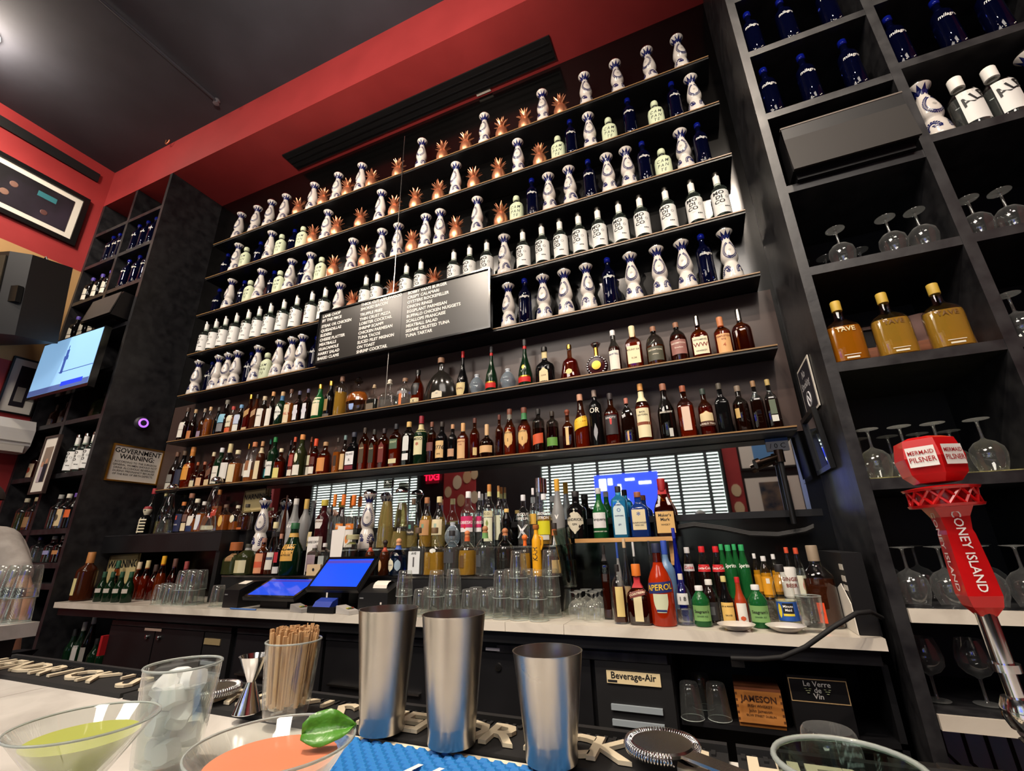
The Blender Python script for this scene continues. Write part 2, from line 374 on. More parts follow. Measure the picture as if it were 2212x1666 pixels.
noisy('poster_art', '1c2b3c', '7d6a58', 5, .5)
for i, (z0, z1) in enumerate([(1.55, 2.35), (2.45, 3.1)]):
    f = thing('framed_poster', ['large framed poster with speckled mat', 'upper framed poster with blue artwork and speckled mat'][i] + ' seen in the mirror', 'poster', (1.05, YB, z0))
    slab('frame', 'black', -.4, .5, 0, .02, 0, z1 - z0, f); slab('mat_board', 'paper', -.36, .46, .02, .026, .04, z1 - z0 - .04, f); slab('print', 'poster_art' if i == 0 else '5f93c9', -.15, .3, .026, .03, .12, z1 - z0 - .12, f)
# ------------------------------------------------------------------ bottles: builder
SH = {
 'round': [(.0, 0), (.9, 0), (1, .02), (1, .58), (.95, .63), (.7, .69), (.42, .735), (.36, .78), (.34, .95), (.0, .95)],
 'tall':  [(.0, 0), (.93, 0), (1, .02), (1, .54), (.92, .6), (.62, .68), (.44, .74), (.40, .80), (.38, .95), (.0, .95)],
 'slope': [(.0, 0), (.9, 0), (1, .02), (1, .46), (.93, .54), (.72, .63), (.46, .71), (.36, .78), (.34, .95), (.0, .95)],
 'squat': [(.0, 0), (.86, 0), (1, .03), (1, .44), (.9, .52), (.55, .59), (.32, .63), (.27, .68), (.27, .93), (.0, .93)],
 'cyl':   [(.0, 0), (.94, 0), (1, .02), (1, .68), (.92, .74), (.55, .79), (.36, .82), (.34, .95), (.0, .95)],
 'dome':  [(.0, 0), (.92, 0), (1, .03), (1, .48), (.96, .58), (.82, .68), (.55, .76), (.32, .80), (.28, .84), (.28, .93), (.0, .93)],
 'tear':  [(.0, 0), (.86, 0), (.93, .02), (1, .18), (.98, .28), (.8, .42), (.52, .54), (.34, .64), (.26, .74), (.24, .97), (.0, .97)],
 'flare': [(.0, 0), (.98, 0), (1, .06), (.93, .2), (.8, .36), (.74, .48), (.66, .55), (.34, .62), (.22, .66), (.2, .92), (.0, .92)],
 'flask': [(.0, 0), (.92, 0), (1, .03), (1, .50), (.95, .57), (.75, .63), (.38, .68), (.28, .72), (.26, .95), (.0, .95)],
 'arch':  [(.0, 0), (.96, 0), (1, .03), (.97, .2), (.88, .36), (.72, .5), (.46, .62), (.24, .68), (.17, .71), (.17, .97), (.0, .97)],
 'long':  [(.0, 0), (.93, 0), (1, .02), (1, .42), (.96, .48), (.8, .56), (.58, .64), (.44, .74), (.38, .84), (.36, .96), (.0, .96)],
 'cone':  [(.0, 0), (.96, 0), (1, .02), (.96, .2), (.78, .5), (.62, .62), (.46, .7), (.44, .82), (.44, .96), (.0, .96)],
 'gourd': [(.0, 0), (.7, 0), (.93, .06), (1, .18), (.9, .3), (.55, .42), (.46, .46), (.5, .52), (.55, .62), (.48, .74), (.3, .84), (.24, .95), (.0, .95)],
 'soda':  [(.0, 0), (.9, 0), (.96, .03), (.94, .2), (1, .34), (1, .5), (.92, .56), (.62, .72), (.45, .84), (.43, .96), (.0, .96)],
 'pet':   [(.0, 0), (.85, 0), (1, .05), (.96, .3), (1, .55), (.98, .64), (.7, .76), (.42, .84), (.4, .92), (.0, .92)],
}
def rad(prof, z):
    for (r0, z0), (r1, z1) in zip(prof, prof[1:]):
        if z0 <= z <= z1 and z1 > z0: return r0 + (r1 - r0) * (z - z0) / (z1 - z0)
    return prof[-2][0]
def wrap(mb, pts, faces, prof, n, k, ac=0.0, off=.0008):   # flat (u, z) geometry laid onto a bottle's skin, u along the girth at angle ac from the front
    out = []
    for u, z in pts:
        r = max(rad(prof, z), .004); a = -PI / 2 + ac + u / r if n == 2 else None
        if a is None:                         # flat-sided bottle: u is a plain sideways offset
            x = max(-r * .995, min(r * .995, u)); q = (1 - min(.999, abs(x / r) ** n)) ** (1 / n) * r * k
            p = Vector((x, -q - off, z)); out.append(Matrix.Rotation(ac, 3, 'Z') @ p if ac else p)
        else:
            q = (r + off) * se(a, n, k); out.append((q * math.cos(a), q * math.sin(a), z))
    return mb.add(out, faces)
def patch(prof, n, k, hw, z0, z1, ac=0, off=.0006, shape='rect', slant=0, nu=8, nz=5):
    pts = []; fc = []
    for j in range(nz + 1):
        v = j / nz; z = z0 + (z1 - z0) * v; s = 1.0
        if shape == 'oval': s = math.sqrt(max(0, 1 - (2 * v - 1) ** 2))
        elif shape == 'diamond': s = max(.02, 1 - abs(2 * v - 1))
        elif shape == 'arched': s = 1 if v < .7 else math.sqrt(max(.01, 1 - ((v - .7) / .3) ** 2))
        elif shape == 'shield': s = 1 if v > .5 else .6 + .8 * v
        for i in range(nu + 1):
            u = (2 * i / nu - 1) * hw * s; pts.append((u, z + slant * u))
    for j in range(nz):
        for i in range(nu):
            a = j * (nu + 1) + i; fc.append((a, a + 1, a + nu + 2, a + nu + 1))
    return wrap(MB(), pts, fc, prof, n, k, ac, off)
def vbottle(name, label, group, loc, shape, h, w, glass=None, liquid='amber', level=.66, cap='black', labels=(), n=2, k=1, rz=0, capr=1.12, cap0=None, capz=None, ball=0, txt=(), neck=None, cat='bottle'):
    t = thing(name, label, cat, loc, rz, group); r = w / 2
    prof = [(a * r, b * h) for a, b in SH[shape]]; seg = 20 if n == 2 else 24
    if glass:
        MB().lathe(prof, seg, n, k).build('glass_body', glass, t, .7)
        if liquid:
            lp = [(max(0, a - .0025) if a else 0, max(b, .006)) for a, b in prof if b <= level * h]; rl = max(.003, rad(prof, level * h) - .0025)
            lp += [(rl, level * h), (0, level * h)]
            MB().lathe(lp, seg, n, k).build('spirit', liquid, t, .7)
    else: MB().lathe(prof, seg, n, k).build('glass_body', liquid, t, .7)
    tr = prof[-2][0]; tz = prof[-1][1]
    c0 = (cap0 if cap0 is not None else .88) * h
    if cap:
        if ball: MB().lathe([(0, tz - .004), (tr * 1.02, tz - .004), (tr * 1.05, tz + .004)] + [(ball * math.sin(q), tz + .002 + ball * (1 - math.cos(q))) for q in [PI * .25, PI * .4, PI * .55, PI * .7, PI * .85]] + [(0, tz + .002 + 2 * ball)], 14).build('stopper', cap, t, .9)
        else: MB().lathe([(tr * .9, c0 - .001), (tr * capr, c0), (tr * capr, h - .003), (tr * capr * .92, h), (0, h)], 14).build('cap', cap, t, .7)
    if neck:
        m_, a, b = neck; MB().lathe([(rad(prof, q * h) + .0008, q * h) for q in (a, (a + b) / 2, b)], 16, n, k).build('neck_band', m_, t, .7)
    for i, L in enumerate(labels):
        m_, z0, z1 = L[:3]; kw = L[3] if len(L) > 3 else {}
        hw = kw.get('hw', .8) * r if n == 2 else min(.9, kw.get('hw', .8)) * r * .96
        lb = patch(prof, n, k, hw, z0 * h, z1 * h, kw.get('ac', 0), .0006 + .0003 * i, kw.get('shape', 'rect'), kw.get('slant', 0)).build('label', m_, t, .7)
        for s, zc, sz, cc in kw.get('txt', ()):
            m = MB(); v, f = text_geo(s, sz * h, bold=.015, sx=kw.get('sx', 1)); zz = (z0 + (z1 - z0) * zc) * h; sl = kw.get('slant', 0)
            wrap(m, [(x, y + zz + sl * x) for x, y in v], f, prof, n, k, kw.get('ac', 0), .0013).build('lettering', cc, lb)
    for s, zc, sz, cc in txt:
        m = MB(); v, f = text_geo(s, sz * h, bold=.015); wrap(m, [(x, y + zc * h) for x, y in v], f, prof, n, k, 0, .0012).build('lettering', cc, t)
    return t
# ------------------------------------------------------------------ bottles: the five kinds on the display wall
def leafy(mb, prof, path, ln=.007, wd=.0026, both=True):        # small painted leaves along a path of (angle, z)
    for (a, z), (a2, z2) in zip(path, path[1:]):
        r = rad(prof, z); du = (a2 - a) * r; dz = z2 - z; L = math.hypot(du, dz) or 1; tx, tz = du / L, dz / L
        for sgn in ((-1, 1) if both else (1,)):
            dx, dy = tx * .6 - tz * .8 * sgn, tz * .6 + tx * .8 * sgn; nx, ny = -dy, dx
            q = [(0, 0), (dx * ln * .5 + nx * wd, dy * ln * .5 + ny * wd), (dx * ln, dy * ln), (dx * ln * .5 - nx * wd, dy * ln * .5 - ny * wd)]
            wrap(mb, [(x, z + y) for x, y in q], [(3, 2, 1, 0), (0, 1, 2, 3)][:1], prof, 2, 1, a, .0007)
def seq(a0, z0, a1, z1, n): return [(a0 + (a1 - a0) * i / n, z0 + (z1 - z0) * i / n) for i in range(n + 1)]
def arc(ac, zc, ra, rz, q0, q1, n): return [(ac + ra * math.cos(q0 + (q1 - q0) * i / n), zc + rz * math.sin(q0 + (q1 - q0) * i / n)) for i in range(n + 1)]
def ceramic(label, group, loc, rz, glassy=False):
    t = thing('ceramic_bottle' if not glassy else 'glass_decanter', label, 'bottle', loc, rz, group)
    P = [(0, 0), (.050, 0), (.0535, .004), (.0525, .02), (.048, .055), (.041, .085), (.034, .1), (.0325, .106), (.037, .113), (.0425, .127), (.044, .142), (.041, .165), (.034, .195), (.026, .222), (.0205, .238), (.0195, .246), (0, .246)]
    MB().lathe(P, 24).build('body', 'glass_clear' if glassy else 'ceramic', t, .9)
    if glassy:
        MB().lathe([(0, .004), (.049, .004), (.0505, .02), (.046, .055), (.0395, .085), (0, .09)], 20).build('spirit', glassy, t, .9)
    else:
        m = MB()
        for s in (0, PI / 2, PI, -PI / 2):
            if s in (0, PI):
                leafy(m, P, arc(s, .168, .78, .046, -PI * .5 - .2, PI * .42, 15) , .009, .0034); leafy(m, P, arc(s, .168, .78, .046, PI * 1.5 + .2 - .4 , PI * .58, 15), .009, .0034)
            z = .045
            leafy(m, P, arc(s + PI / 4, z, .42, .028, PI * 1.15, -PI * .1, 11), .0105, .0042); leafy(m, P, arc(s + PI / 4 + .3, z + .012, .2, .012, -PI * .1, -PI * 1.0, 5), .0105, .0042)
        m.build('painted_leaves', 'navy', t)
        m = MB()
        for s in (0, PI): patch(P, 2, 1, .008, .156, .172, s, .0007, 'oval').build('medallion', 'a8a49c', t)
    cp = [(.0195, .240), (.0212, .25), (.022, .258), (.028, .268), (.0405, .284), (.0425, .290), (.040, .292), (0, .292)]
    MB().lathe(cp, 24).build('cap', 'ceramic' if not glassy else 'glass_clear', t, .9)
    if not glassy:
        m = MB(); N = 9
        for i in range(N):
            a = 2 * PI * i / N; d = PI / N
            pts = [(-d * rad(cp, .2405), .2405), (d * rad(cp, .2405), .2405), (d * rad(cp, .262), .262), (0, .284), (-d * rad(cp, .262), .262), (0, .262)]
            wrap(m, pts, [(0, 1, 2, 5), (0, 5, 4), (4, 5, 3), (5, 2, 3)], cp, 2, 1, a, .0008)
        m.build('painted_points', 'navy', t)
    MB().lathe([(.0405, .2905), (.041, .294), (.037, .304), (.027, .313), (.012, .318), (0, .319)], 20).build('dome', 'chrome', t, 1.2)
    return t
def blue_bottle(label, group, loc, rz):
    t = thing('blue_glass_bottle', label, 'bottle', loc, rz, group)
    P = [(0, 0), (.036, 0), (.038, .004), (.037, .08), (.036, .17), (.036, .192), (.034, .205), (.022, .226), (.015, .238), (.0125, .25), (.0125, .283), (0, .283)]
    MB().lathe(P, 18).build('glass_body', 'milagro', t, .9)
    MB().lathe([(.013, .272), (.016, .276), (.016, .298), (.011, .304), (0, .305)], 12).build('stopper', 'cobalt', t, .9)
    m = MB(); v, f = text_geo('milagro', .024, bold=.012, shear=.25, sx=.85); wrap(m, [(x, y + .17) for x, y in v], f, P, 2, 1, .1); m.build('lettering', 'white', t)
    m = MB()
    for z, w_ in ((.018, .02), (.012, .014)): wrap(m, [(-w_, z), (w_, z), (w_, z + .003), (-w_, z + .003)], [(0, 1, 2, 3)], P, 2, 1, .1)
    m.build('small_print', 'paper', t)
    return t
def jug(label, group, loc, rz):
    t = thing('stoneware_jug', label, 'bottle', loc, rz, group)
    P = [(0, 0), (.047, 0), (.050, .006), (.050, .05), (.0495, .105), (.045, .122), (.03, .136), (.019, .142), (.0175, .15), (.0175, .166), (0, .166)]
    pm('jug_green', 'c3ceae', .5); MB().lathe(P, 22, 2.6, .72).build('body', 'jug_green', t, .9)
    MB().lathe([(.018, .152), (.0225, .155), (.024, .17), (.021, .183), (.008, .19), (0, .19)], 14).build('cap', 'jug_green', t, .9)
    MB().lathe([(.0182, .141), (.0192, .145), (.0182, .150)], 14).build('neck_cord', 'black', t)
    m = MB()
    for s, z in (('CAM', .092), ('PAN', .064), ('TE', .037)):
        v, f = text_geo(s, .026, bold=.004, shear=.25, spacing=1.5); wrap(m, [(x, y + z) for x, y in v], f, P, 2.6, .72)
    m.build('lettering', 'ink', t); return t
def pineapple(label, group, loc, rz):
    t = thing('copper_pineapple', label, 'cup', loc, rz, group); m = MB(); seg = 28; v = []; f = []; NZ = 22
    for j in range(NZ + 1):
        q = j / NZ; z = .112 * q; r = .046 * math.sin(PI * (.18 + .72 * q)) ** .62
        for i in range(seg):
            a = 2 * PI * i / seg; rr = r * (1 + .045 * abs(math.sin(a * 7 / 1 + q * 9)) * abs(math.sin(a * 7 - q * 9)) * (1 if .06 < q < .94 else 0))
            v.append((rr * math.cos(a), rr * math.sin(a), z))
    for j in range(NZ):
        for i in range(seg): f.append((j * seg + i, j * seg + (i + 1) % seg, (j + 1) * seg + (i + 1) % seg, (j + 1) * seg + i))
    f += [tuple(range(seg))[::-1], tuple(range(NZ * seg, (NZ + 1) * seg))]
    m.add(v, f); m.build('fruit_cup', 'copper', t, .6)
    m = MB(); rnd = random.Random(3)
    for tier, (cnt, z0, ln, lean) in enumerate([(8, .108, .048, 1.05), (7, .115, .055, .7), (5, .12, .062, .35)]):
        for i in range(cnt):
            a = 2 * PI * (i + tier * .4) / cnt + rnd.uniform(-.1, .1); d = Vector((math.cos(a), math.sin(a), 0)); s = Vector((-math.sin(a), math.cos(a), 0)); pts = []
            for q in (0, .3, .65, 1):
                c = d * (.012 + ln * math.sin(lean) * q * (.6 + .5 * q)) + Vector((0, 0, z0 + ln * math.cos(lean) * q)); wd = [.007, .010, .0075, .0004][[0, .3, .65, 1].index(q)]
                pts += [c - s * wd, c + Vector((0, 0, -.002)) + d * .002, c + s * wd]
            o = 0; fc = []
            for q in range(3):
                for e in range(2): fc.append((q * 3 + e, q * 3 + e + 1, q * 3 + e + 4, q * 3 + e + 3))
            m.add(pts, fc)
    m.lathe([(.016, .106), (.013, .125), (.006, .14), (0, .141)], 10)
    m.build('leaf_crown', 'copper', t, .5); return t
def white_label_bottle(label, group, loc, rz):
    t = thing('vodka_bottle', label, 'bottle', loc, rz, group)
    P = [(0, 0), (.035, 0), (.0385, .005), (.0385, .178), (.037, .190), (.028, .206), (.0175, .218), (.0145, .23), (.014, .295), (0, .295)]
    MB().lathe(P, 20).build('glass_body', 'glass_tint', t, .9)
    MB().lathe([(0, .008), (.034, .008), (.0355, .012), (.0355, .176), (.034, .188), (.025, .2), (0, .2)], 16).build('spirit', 'clear_spirit', t, .9)
    MB().lathe([(.0152, .215), (.0152, .28), (.0148, .281)], 14).build('neck_sleeve', 'white', t)
    MB().lathe([(.0156, .279), (.0156, .301), (.0145, .303), (0, .303)], 14).build('cap', 'steel', t, .7)
    lb = patch(P, 2, 1, .098, .022, .165, 0, .0006, nu=18).build('label', 'paper_white', t, .9)
    m = MB()
    for i, s in enumerate(('MO', 'DI', 'CO')):
        v, f = text_geo(s, .029, bold=.03, sx=1.08); wrap(m, [(x, y + .146 - i * .027) for x, y in v], f, P, 2, 1, -.32, .0013)
    m.build('lettering', 'ink', lb); m = MB()
    for i in range(3): wrap(m, [(-.003, .055), (.003, .055), (.003, .061), (-.003, .061)], [(0, 1, 2, 3)], P, 2, 1, .22 + i * .2, .0013)
    m.build('dot_row', 'ink', lb)
    m = MB(); v, f = text_geo('O', .022, bold=.01); wrap(m, [(x, y + .118) for x, y in v], f, P, 2, 1, .58, .0012); v, f = text_geo('vodka', .008); wrap(m, [(x, y + .07) for x, y in v], f, P, 2, 1, -.32, .0012)
    m.build('emblem', '9a9a98', lb); return t
pm('paper_white', 'e2e2de', .5)
KIND = {'C': (ceramic, 'blue painted ceramic decanter'), 'M': (blue_bottle, 'cobalt blue glass bottle'),
        'G': (jug, 'pale green stoneware jug'), 'P': (pineapple, 'copper pineapple cup'),
        'O': (white_label_bottle, 'white labelled vodka bottle')}
ROW = ['C510 C546 C577 C609 P642 C671 P696 C724 P749 C776 P801 P859 C909 P956 P1007 C1047 P1085 P1135 C1175 P1213 C1269 C1338 C1409 C1476',
 'M480 C504 G525 M552 C577 G602 M627 G649 P673 C701 P725 P777 C819 P851 P897 P947 C984 P1024 P1078 C1121 P1168 G1208 M1237 C1278 G1320 M1366 G1422 M1465 C1508',
 'M461 C489 M516 G534 C558 M577 G599 C622 M646 C663 G689 P718 C756 P786 C820 C856 P889 C917 C949 P985 C1031 P1083 G1117 M1152 C1189 C1235 M1278 C1319 C1362 M1399 G1438 C1485 M1524',
 'O434 O455 O476 O500 O526 O550 O575 O604 O633 O666 O695 C727 P759 O785 O810 P847 O874 O906 P937 O979 O1014 O1052 C1091 O1132 O1174 O1214 O1256 O1299 O1346 O1393 O1451 O1509 O1566',
 'C418 M442 C460 C481 C503 M529 C547 G570 C594 C622 C647 M671 C1100 M1136 C1177 C1225 C1274 M1322 C1373 C1433 C1489 M1534 C1587']
PROTO = {}
SCALE = {'C': (1.04, 1.04, 1.135), 'M': (1.2, 1.2, 1.15), 'G': (1.05, 1.05, 1.3), 'P': (1.14, 1.14, 1.27), 'O': (1.25, 1.25, 1.13)}
ORD = ['zeroth', 'first', 'second', 'third', 'fourth', 'fifth', 'sixth', 'seventh', 'eighth', 'ninth', 'tenth', 'eleventh', 'twelfth', 'thirteenth', 'fourteenth', 'fifteenth', 'sixteenth', 'seventeenth', 'eighteenth', 'nineteenth', 'twentieth']
def ordn(i): return ORD[i] if i <= 20 else ('twenty-' + ORD[i - 20] if i < 30 else 'thirty-' + ORD[i - 30])
WH = ['topmost long shelf', 'second long shelf down', 'third long shelf down', 'fourth long shelf down', 'menu board shelf']
rnd = random.Random(5)
def put(kd, loc, rz, lab, grp):
    fn, ds = KIND[kd]
    if kd not in PROTO: o = fn(lab, grp, loc, rz); PROTO[kd] = o; o.scale = SCALE[kd]; return o
    return dup(PROTO[kd], loc, rz, lab, grp)
for i, row in enumerate(ROW):
    z = SZ[i] + .001; cnt = {}; its = []
    for tok in row.split():
        kd, px = tok[0], int(tok[1:]); y = {'C': -.122, 'M': -.13, 'G': -.12, 'P': -.115, 'O': -.125}[kd]
        if kd == 'M' and px < 700: y = -.052
        if kd == 'G' and px < 700: y = -.138
        x = x_on(px, y, z); its.append([x, y, {'C': .057, 'M': .046, 'G': .052, 'P': .062, 'O': .048}[kd], x, kd])
    relax(its, .09)
    for x, y, r, _, kd in its:
        rz = {'C': rnd.uniform(-.5, .5), 'M': rnd.uniform(-.15, .15), 'G': rnd.uniform(-.1, .1), 'P': rnd.uniform(0, 6), 'O': rnd.uniform(-.12, .12)}[kd]
        cnt[kd] = cnt.get(kd, 0) + 1
        put(kd, (x, y, z), rz, KIND[kd][1] + ', ' + ordn(cnt[kd]) + ' from the television cabinet, ' + WH[i], KIND[kd][1] + ' row, ' + SN[i])
# ------------------------------------------------------------------ whisky shelves: (zone, x0, x1, top row, shape, glass, liquid, cap, labels, flags, look)
ZN = {'a': (340, 820, 5.53), 'b': (680, 800, 5.53), 'c': (660, 560, 4.9), 'd': (1000, 660, 4.9), 'e': (1360, 640, 4.6275), 'f': (280, 1000, 5.205), 'g': (480, 980, 5.53), 'h': (760, 980, 5.53), 'i': (1040, 980, 4.81), 'j': (1180, 1120, 4.81), 'k': (1460, 1120, 4.81)}
def spot(row, y, z):
    zn, x0, x1 = row[:3]; ox, oy, s = ZN[zn]; fl = row[9]; y = fl.get('y', y)
    a, b = x_on(ox + x0 / s, y, z), x_on(ox + x1 / s, y, z); return (a + b) / 2, y, (b - a) * fl.get('ws', .96)
def bots(rows, y, z, where, fixed=(), name='liquor_bottle', back=None):
    its = []
    for r in rows:
        x, yy, w_ = spot(r, y, z)
        if back is not None: yy = min(yy, back - w_ / 2 * r[9].get('k', 1) - .001)
        its.append([x, yy, w_ / 2 * (.92 if 'n' in r[9] else 1), x, r, w_])
    relax(its + [list(f) + ['F'] for f in fixed])
    for x, yy, _, x0, row, w_ in its:
        zn, a, b, top, shape, glass, liquid, cap, labels, fl, look = row; ox, oy, s = ZN[zn]; fl = dict(fl); fl.pop('y', 0); fl.pop('ws', 0)
        h = z_on(oy + top / s, x0, yy) - z
        vbottle(name, look + ' ' + where, None, (x, yy, z), shape, h, w_, glass, liquid, fl.pop('level', .6), cap, labels, **fl)
G, S, A, DK = 'glass_clear', 'glass_smoke', 'glass_amber', None
SQ = dict(n=5, k=.72)
W6 = [
 ('a', 245, 325, 340, 'slope', S, 'amber_dark', '4a3428', [('paper', .12, .33), ('d8d4ca', .34, .55)], {}, 'dark whisky bottle with two-part white label'),
 ('a', 352, 420, 360, 'slope', S, 'amber_dark', 'b89a70', [('b5703a', .04, .3)], {}, 'smoky bottle with low orange brown label'),
 ('a', 468, 528, 350, 'slope', S, 'amber', '9a8a78', [('8d7a8d', .06, .25)], {}, 'amber bottle with low mauve label'),
 ('a', 535, 600, 330, 'round', G, 'amber', 'c9a57a', [('6d3818', .3, .5)], {}, 'clear bottle of bright amber whisky with tan cork'),
 ('a', 645, 700, 335, 'tall', DK, 'black_glass', '55524e', [('gold', .06, .55, dict(hw=.14))], {}, 'slim black bottle with one narrow gold stripe'),
 ('a', 715, 815, 250, 'slope', S, 'amber_dark', '6d6a60', [('7db4cc', .34, .58), ('77777a', .1, .32)], {}, 'whisky bottle with sky blue over grey label'),
 ('a', 812, 895, 325, 'round', G, 'amber', 'b23b34', [('d9d0b4', .26, .66, dict(txt=[('ISLAY', .4, .09, 'ink')])), ('c4572f', .03, .22)], {}, 'bottle with red cap and cream over orange label'),
 ('a', 905, 995, 305, 'round', S, 'amber_dark', '6fa0cc', [('b9c4dc', .3, .62), ('d8d8d0', .06, .28)], {}, 'bottle with light blue cap and pale blue label'),
 ('a', 1012, 1090, 185, 'tall', A, 'amber_red', 'gold', [('b08a5a', .42, .58, dict(slant=.45)), ('c2a47c', .04, .12)], dict(SQ), 'square red amber bottle with gold cap and slanted label'),
 ('a', 1096, 1166, 182, 'tall', DK, 'amber_dark', 'black', [('a88868', .4, .56, dict(slant=.45))], dict(SQ), 'square dark bottle with black cap and slanted label'),
 ('a', 1175, 1275, 205, 'round', S, 'amber', 'c4b394', [('paper', .08, .6, dict(txt=[('LAPHRO', .6, .05, 'ink')]))], {}, 'bottle with large white label and beige cork'),
 ('a', 1285, 1362, 150, 'tall', S, 'amber_dark', 'c9925c', [('paper', .06, .52, dict(hw=.9))], {}, 'dark bottle with plain white label and orange cork'),
 ('a', 1395, 1490, 150, 'round', DK, 'green_dark', 'c2a277', [('d9dcd4', .16, .62, dict(shape='diamond', hw=1.1, txt=[('GYRON', .5, .07, 'ink')]))], dict(neck=('3a6f9a', .74, .88)), 'green bottle with white diamond label and blue neck'),
 ('a', 1500, 1592, 120, 'round', G, 'amber', '5a3a28', [('d8c6a2', .06, .55, dict(txt=[('A', .75, .06, 'b0402a'), ('MALT', .5, .1, 'b0402a')]))], {}, 'amber bottle with cream label lettered in red'),
 ('a', 1608, 1695, 140, 'round', S, 'amber_dark', '4b4b66', [('d4d4d8', .12, .56, dict(shape='rect', hw=.55)), ('c9c9d2', .2, .5, dict(shape='diamond', hw=.9))], dict(SQ), 'dark square bottle with white angular label beside the red-lettered one'),
 ('a', 1714, 1800, 115, 'round', S, 'amber_dark', '4b4b66', [('d4d4d8', .12, .56, dict(shape='rect', hw=.55)), ('c9c9d2', .2, .5, dict(shape='diamond', hw=.9))], dict(SQ), 'dark square bottle with white angular label beside the green one'),
 ('a', 1845, 1965, 65, 'slope', DK, 'green_mid', 'gold', [('d9cfae', .12, .62)], {}, 'green bottle with gold cap and cream label'),
 ('a', 1980, 2086, 25, 'tall', DK, 'black_glass', 'gold', [('8a6d3a', .2, .5, dict(hw=.4)), ('55504a', .05, .12)], {}, 'black bottle with gold cap and dim gold label'),
 ('b', 222, 345, 80, 'cyl', G, 'gold_spirit', '7a5a48', [], dict(level=.6), 'tall straight clear bottle of gold spirit with wood cork'),
 ('b', 600, 752, 190, 'squat', G, 'smoky', 'c2ab8a', [('6a5f50', .08, .3, dict(hw=.6))], dict(SQ, level=.45, ball=.012), 'small square clear bottle with round tan cork'),
 ('b', 772, 980, 140, 'squat', G, 'clear_spirit', 'e2dcca', [], dict(SQ, level=.42, ball=.017), 'wide square clear bottle with white ball stopper'),
 ('b', 987, 1140, 100, 'round', G, 'clear_spirit', '8a6a52', [('d2703a', .05, .5, dict(hw=.22)), ('8a8a8c', .42, .52, dict(hw=.9))], {}, 'clear bottle with narrow vertical orange stripe'),
 ('b', 1147, 1290, 5, 'slope', A, 'amber', 'black', [('black', .26, .6, dict(shape='shield', hw=.75)), ('cdbf94', .01, .17, dict(txt=[('X', .5, .1, 'ink')]))], {}, 'amber bottle with black shield and low cream label'),
 ('c', 1250, 1602, 1050, 'arch', DK, 'smoky', '8d6a52', [('cfc6ae', .06, .22, dict(hw=.7, shape='arched', txt=[('CORDON', .6, .03, '20306a')]))], dict(n=2, k=.4), 'huge arched dark decanter with cream half moon label'),
 ('c', 1597, 1722, 980, 'tear', DK, 'black_glass', 'red', [('d0bd86', .03, .3, dict(shape='shield', hw=.85, txt=[('KINAL', .55, .05, '6a2018')]))], dict(cap0=.86), 'black teardrop bottle with red cap and cream shield label'),
 ('c', 1907, 2034, 930, 'tear', DK, 'green_dark', '3b3b3d', [('c41c1c', .1, .2, dict(hw=1.1)), ('gold', .2, .225, dict(hw=1.0))], dict(neck=('red', .8, .86)), 'green teardrop bottle with red band between glass skulls'),
 ('d', 592, 742, 365, 'tear', DK, 'green_dark', '3b3b3d', [('c41c1c', .1, .2, dict(hw=1.1)), ('gold', .2, .225, dict(hw=1.0)), ('gold', .36, .45, dict(hw=.2, shape='oval'))], dict(neck=('red', .8, .86)), 'green teardrop bottle with red band and gold seal'),
 ('d', 772, 985, 445, 'squat', DK, 'black_glass', 'black', [('d2c398', .02, .42, dict(shape='arched', hw=.7, txt=[('LIQUEUR', .5, .05, '5a2a18')]))], dict(neck=('cdbd8a', .7, .88), k=.6), 'squat black liqueur bottle with cream shield label'),
 ('d', 1032, 1265, 420, 'flare', A, 'amber_red', 'gold', [('cfbd7a', .14, .3, dict(shape='oval', hw=.42))], dict(k=.7), 'flared cognac bottle with gold cap and small oval label'),
 ('d', 1560, 1696, 270, 'tall', S, 'amber_red', 'd6d6d8', [('paper', .08, .5, dict(hw=.9, txt=[('MARTELL', .8, .05, '20306a')]))], {}, 'cognac bottle with white cap and plain white label'),
 ('d', 1747, 1930, 225, 'round', A, 'amber', 'd5cba4', [('d9cfa8', .14, .52, dict(txt=[('MOUNT GAY', .78, .05, 'ink'), ('RUM', .3, .05, '7a6a4a')]))], dict(SQ, cap0=.74), 'rum bottle with tall cream cap and cream label'),
 ('e', 186, 386, 310, 'dome', S, 'amber', '8a6048', [('4a4a3c', .12, .45, dict(hw=.9, txt=[('REDEMPTION', .75, .05, 'd8d0b8'), ('whiskey', .45, .04, 'd8d0b8')]))], dict(level=.5), 'dome shouldered bottle with dark olive label'),
 ('e', 422, 620, 270, 'dome', S, 'amber_red', '8a6048', [('8d5f58', .18, .52, dict(hw=.9, txt=[('REDEMPTION', .75, .05, 'e0d0c0'), ('Bourbon', .45, .05, 'e0d0c0')]))], dict(level=.66), 'dome shouldered bottle with dusty rose label'),
 ('e', 642, 836, 205, 'flask', A, 'amber_red', 'steel', [('ddd3b4', .12, .5, dict(hw=.85, txt=[('WYOMING', .82, .05, 'ink'), ('WW', .52, .13, '7a2a1c'), ('WHISKEY', .18, .05, 'ink')]))], dict(cap0=.78, n=3, k=.6), 'flask shaped bottle with steel cap and white monogram label'),
 ('e', 878, 1062, 215, 'round', A, 'amber', 'b8744a', [('d2a06a', .06, .52, dict(hw=.85, txt=[('TEMPLETON', .86, .055, '7a2a1c'), ('RYE', .7, .055, '7a2a1c'), ('4', .4, .12, 'a8582c')]))], dict(cap0=.74), 'rye bottle with peach label and copper foil on the neck'),
 ('e', 1062, 1272, 140, 'flask', A, 'amber_dark', 'steel', [], dict(cap0=.74, n=3, k=.6, level=.62), 'unlabelled embossed dark bourbon flask with steel cap'),
]
FX = []
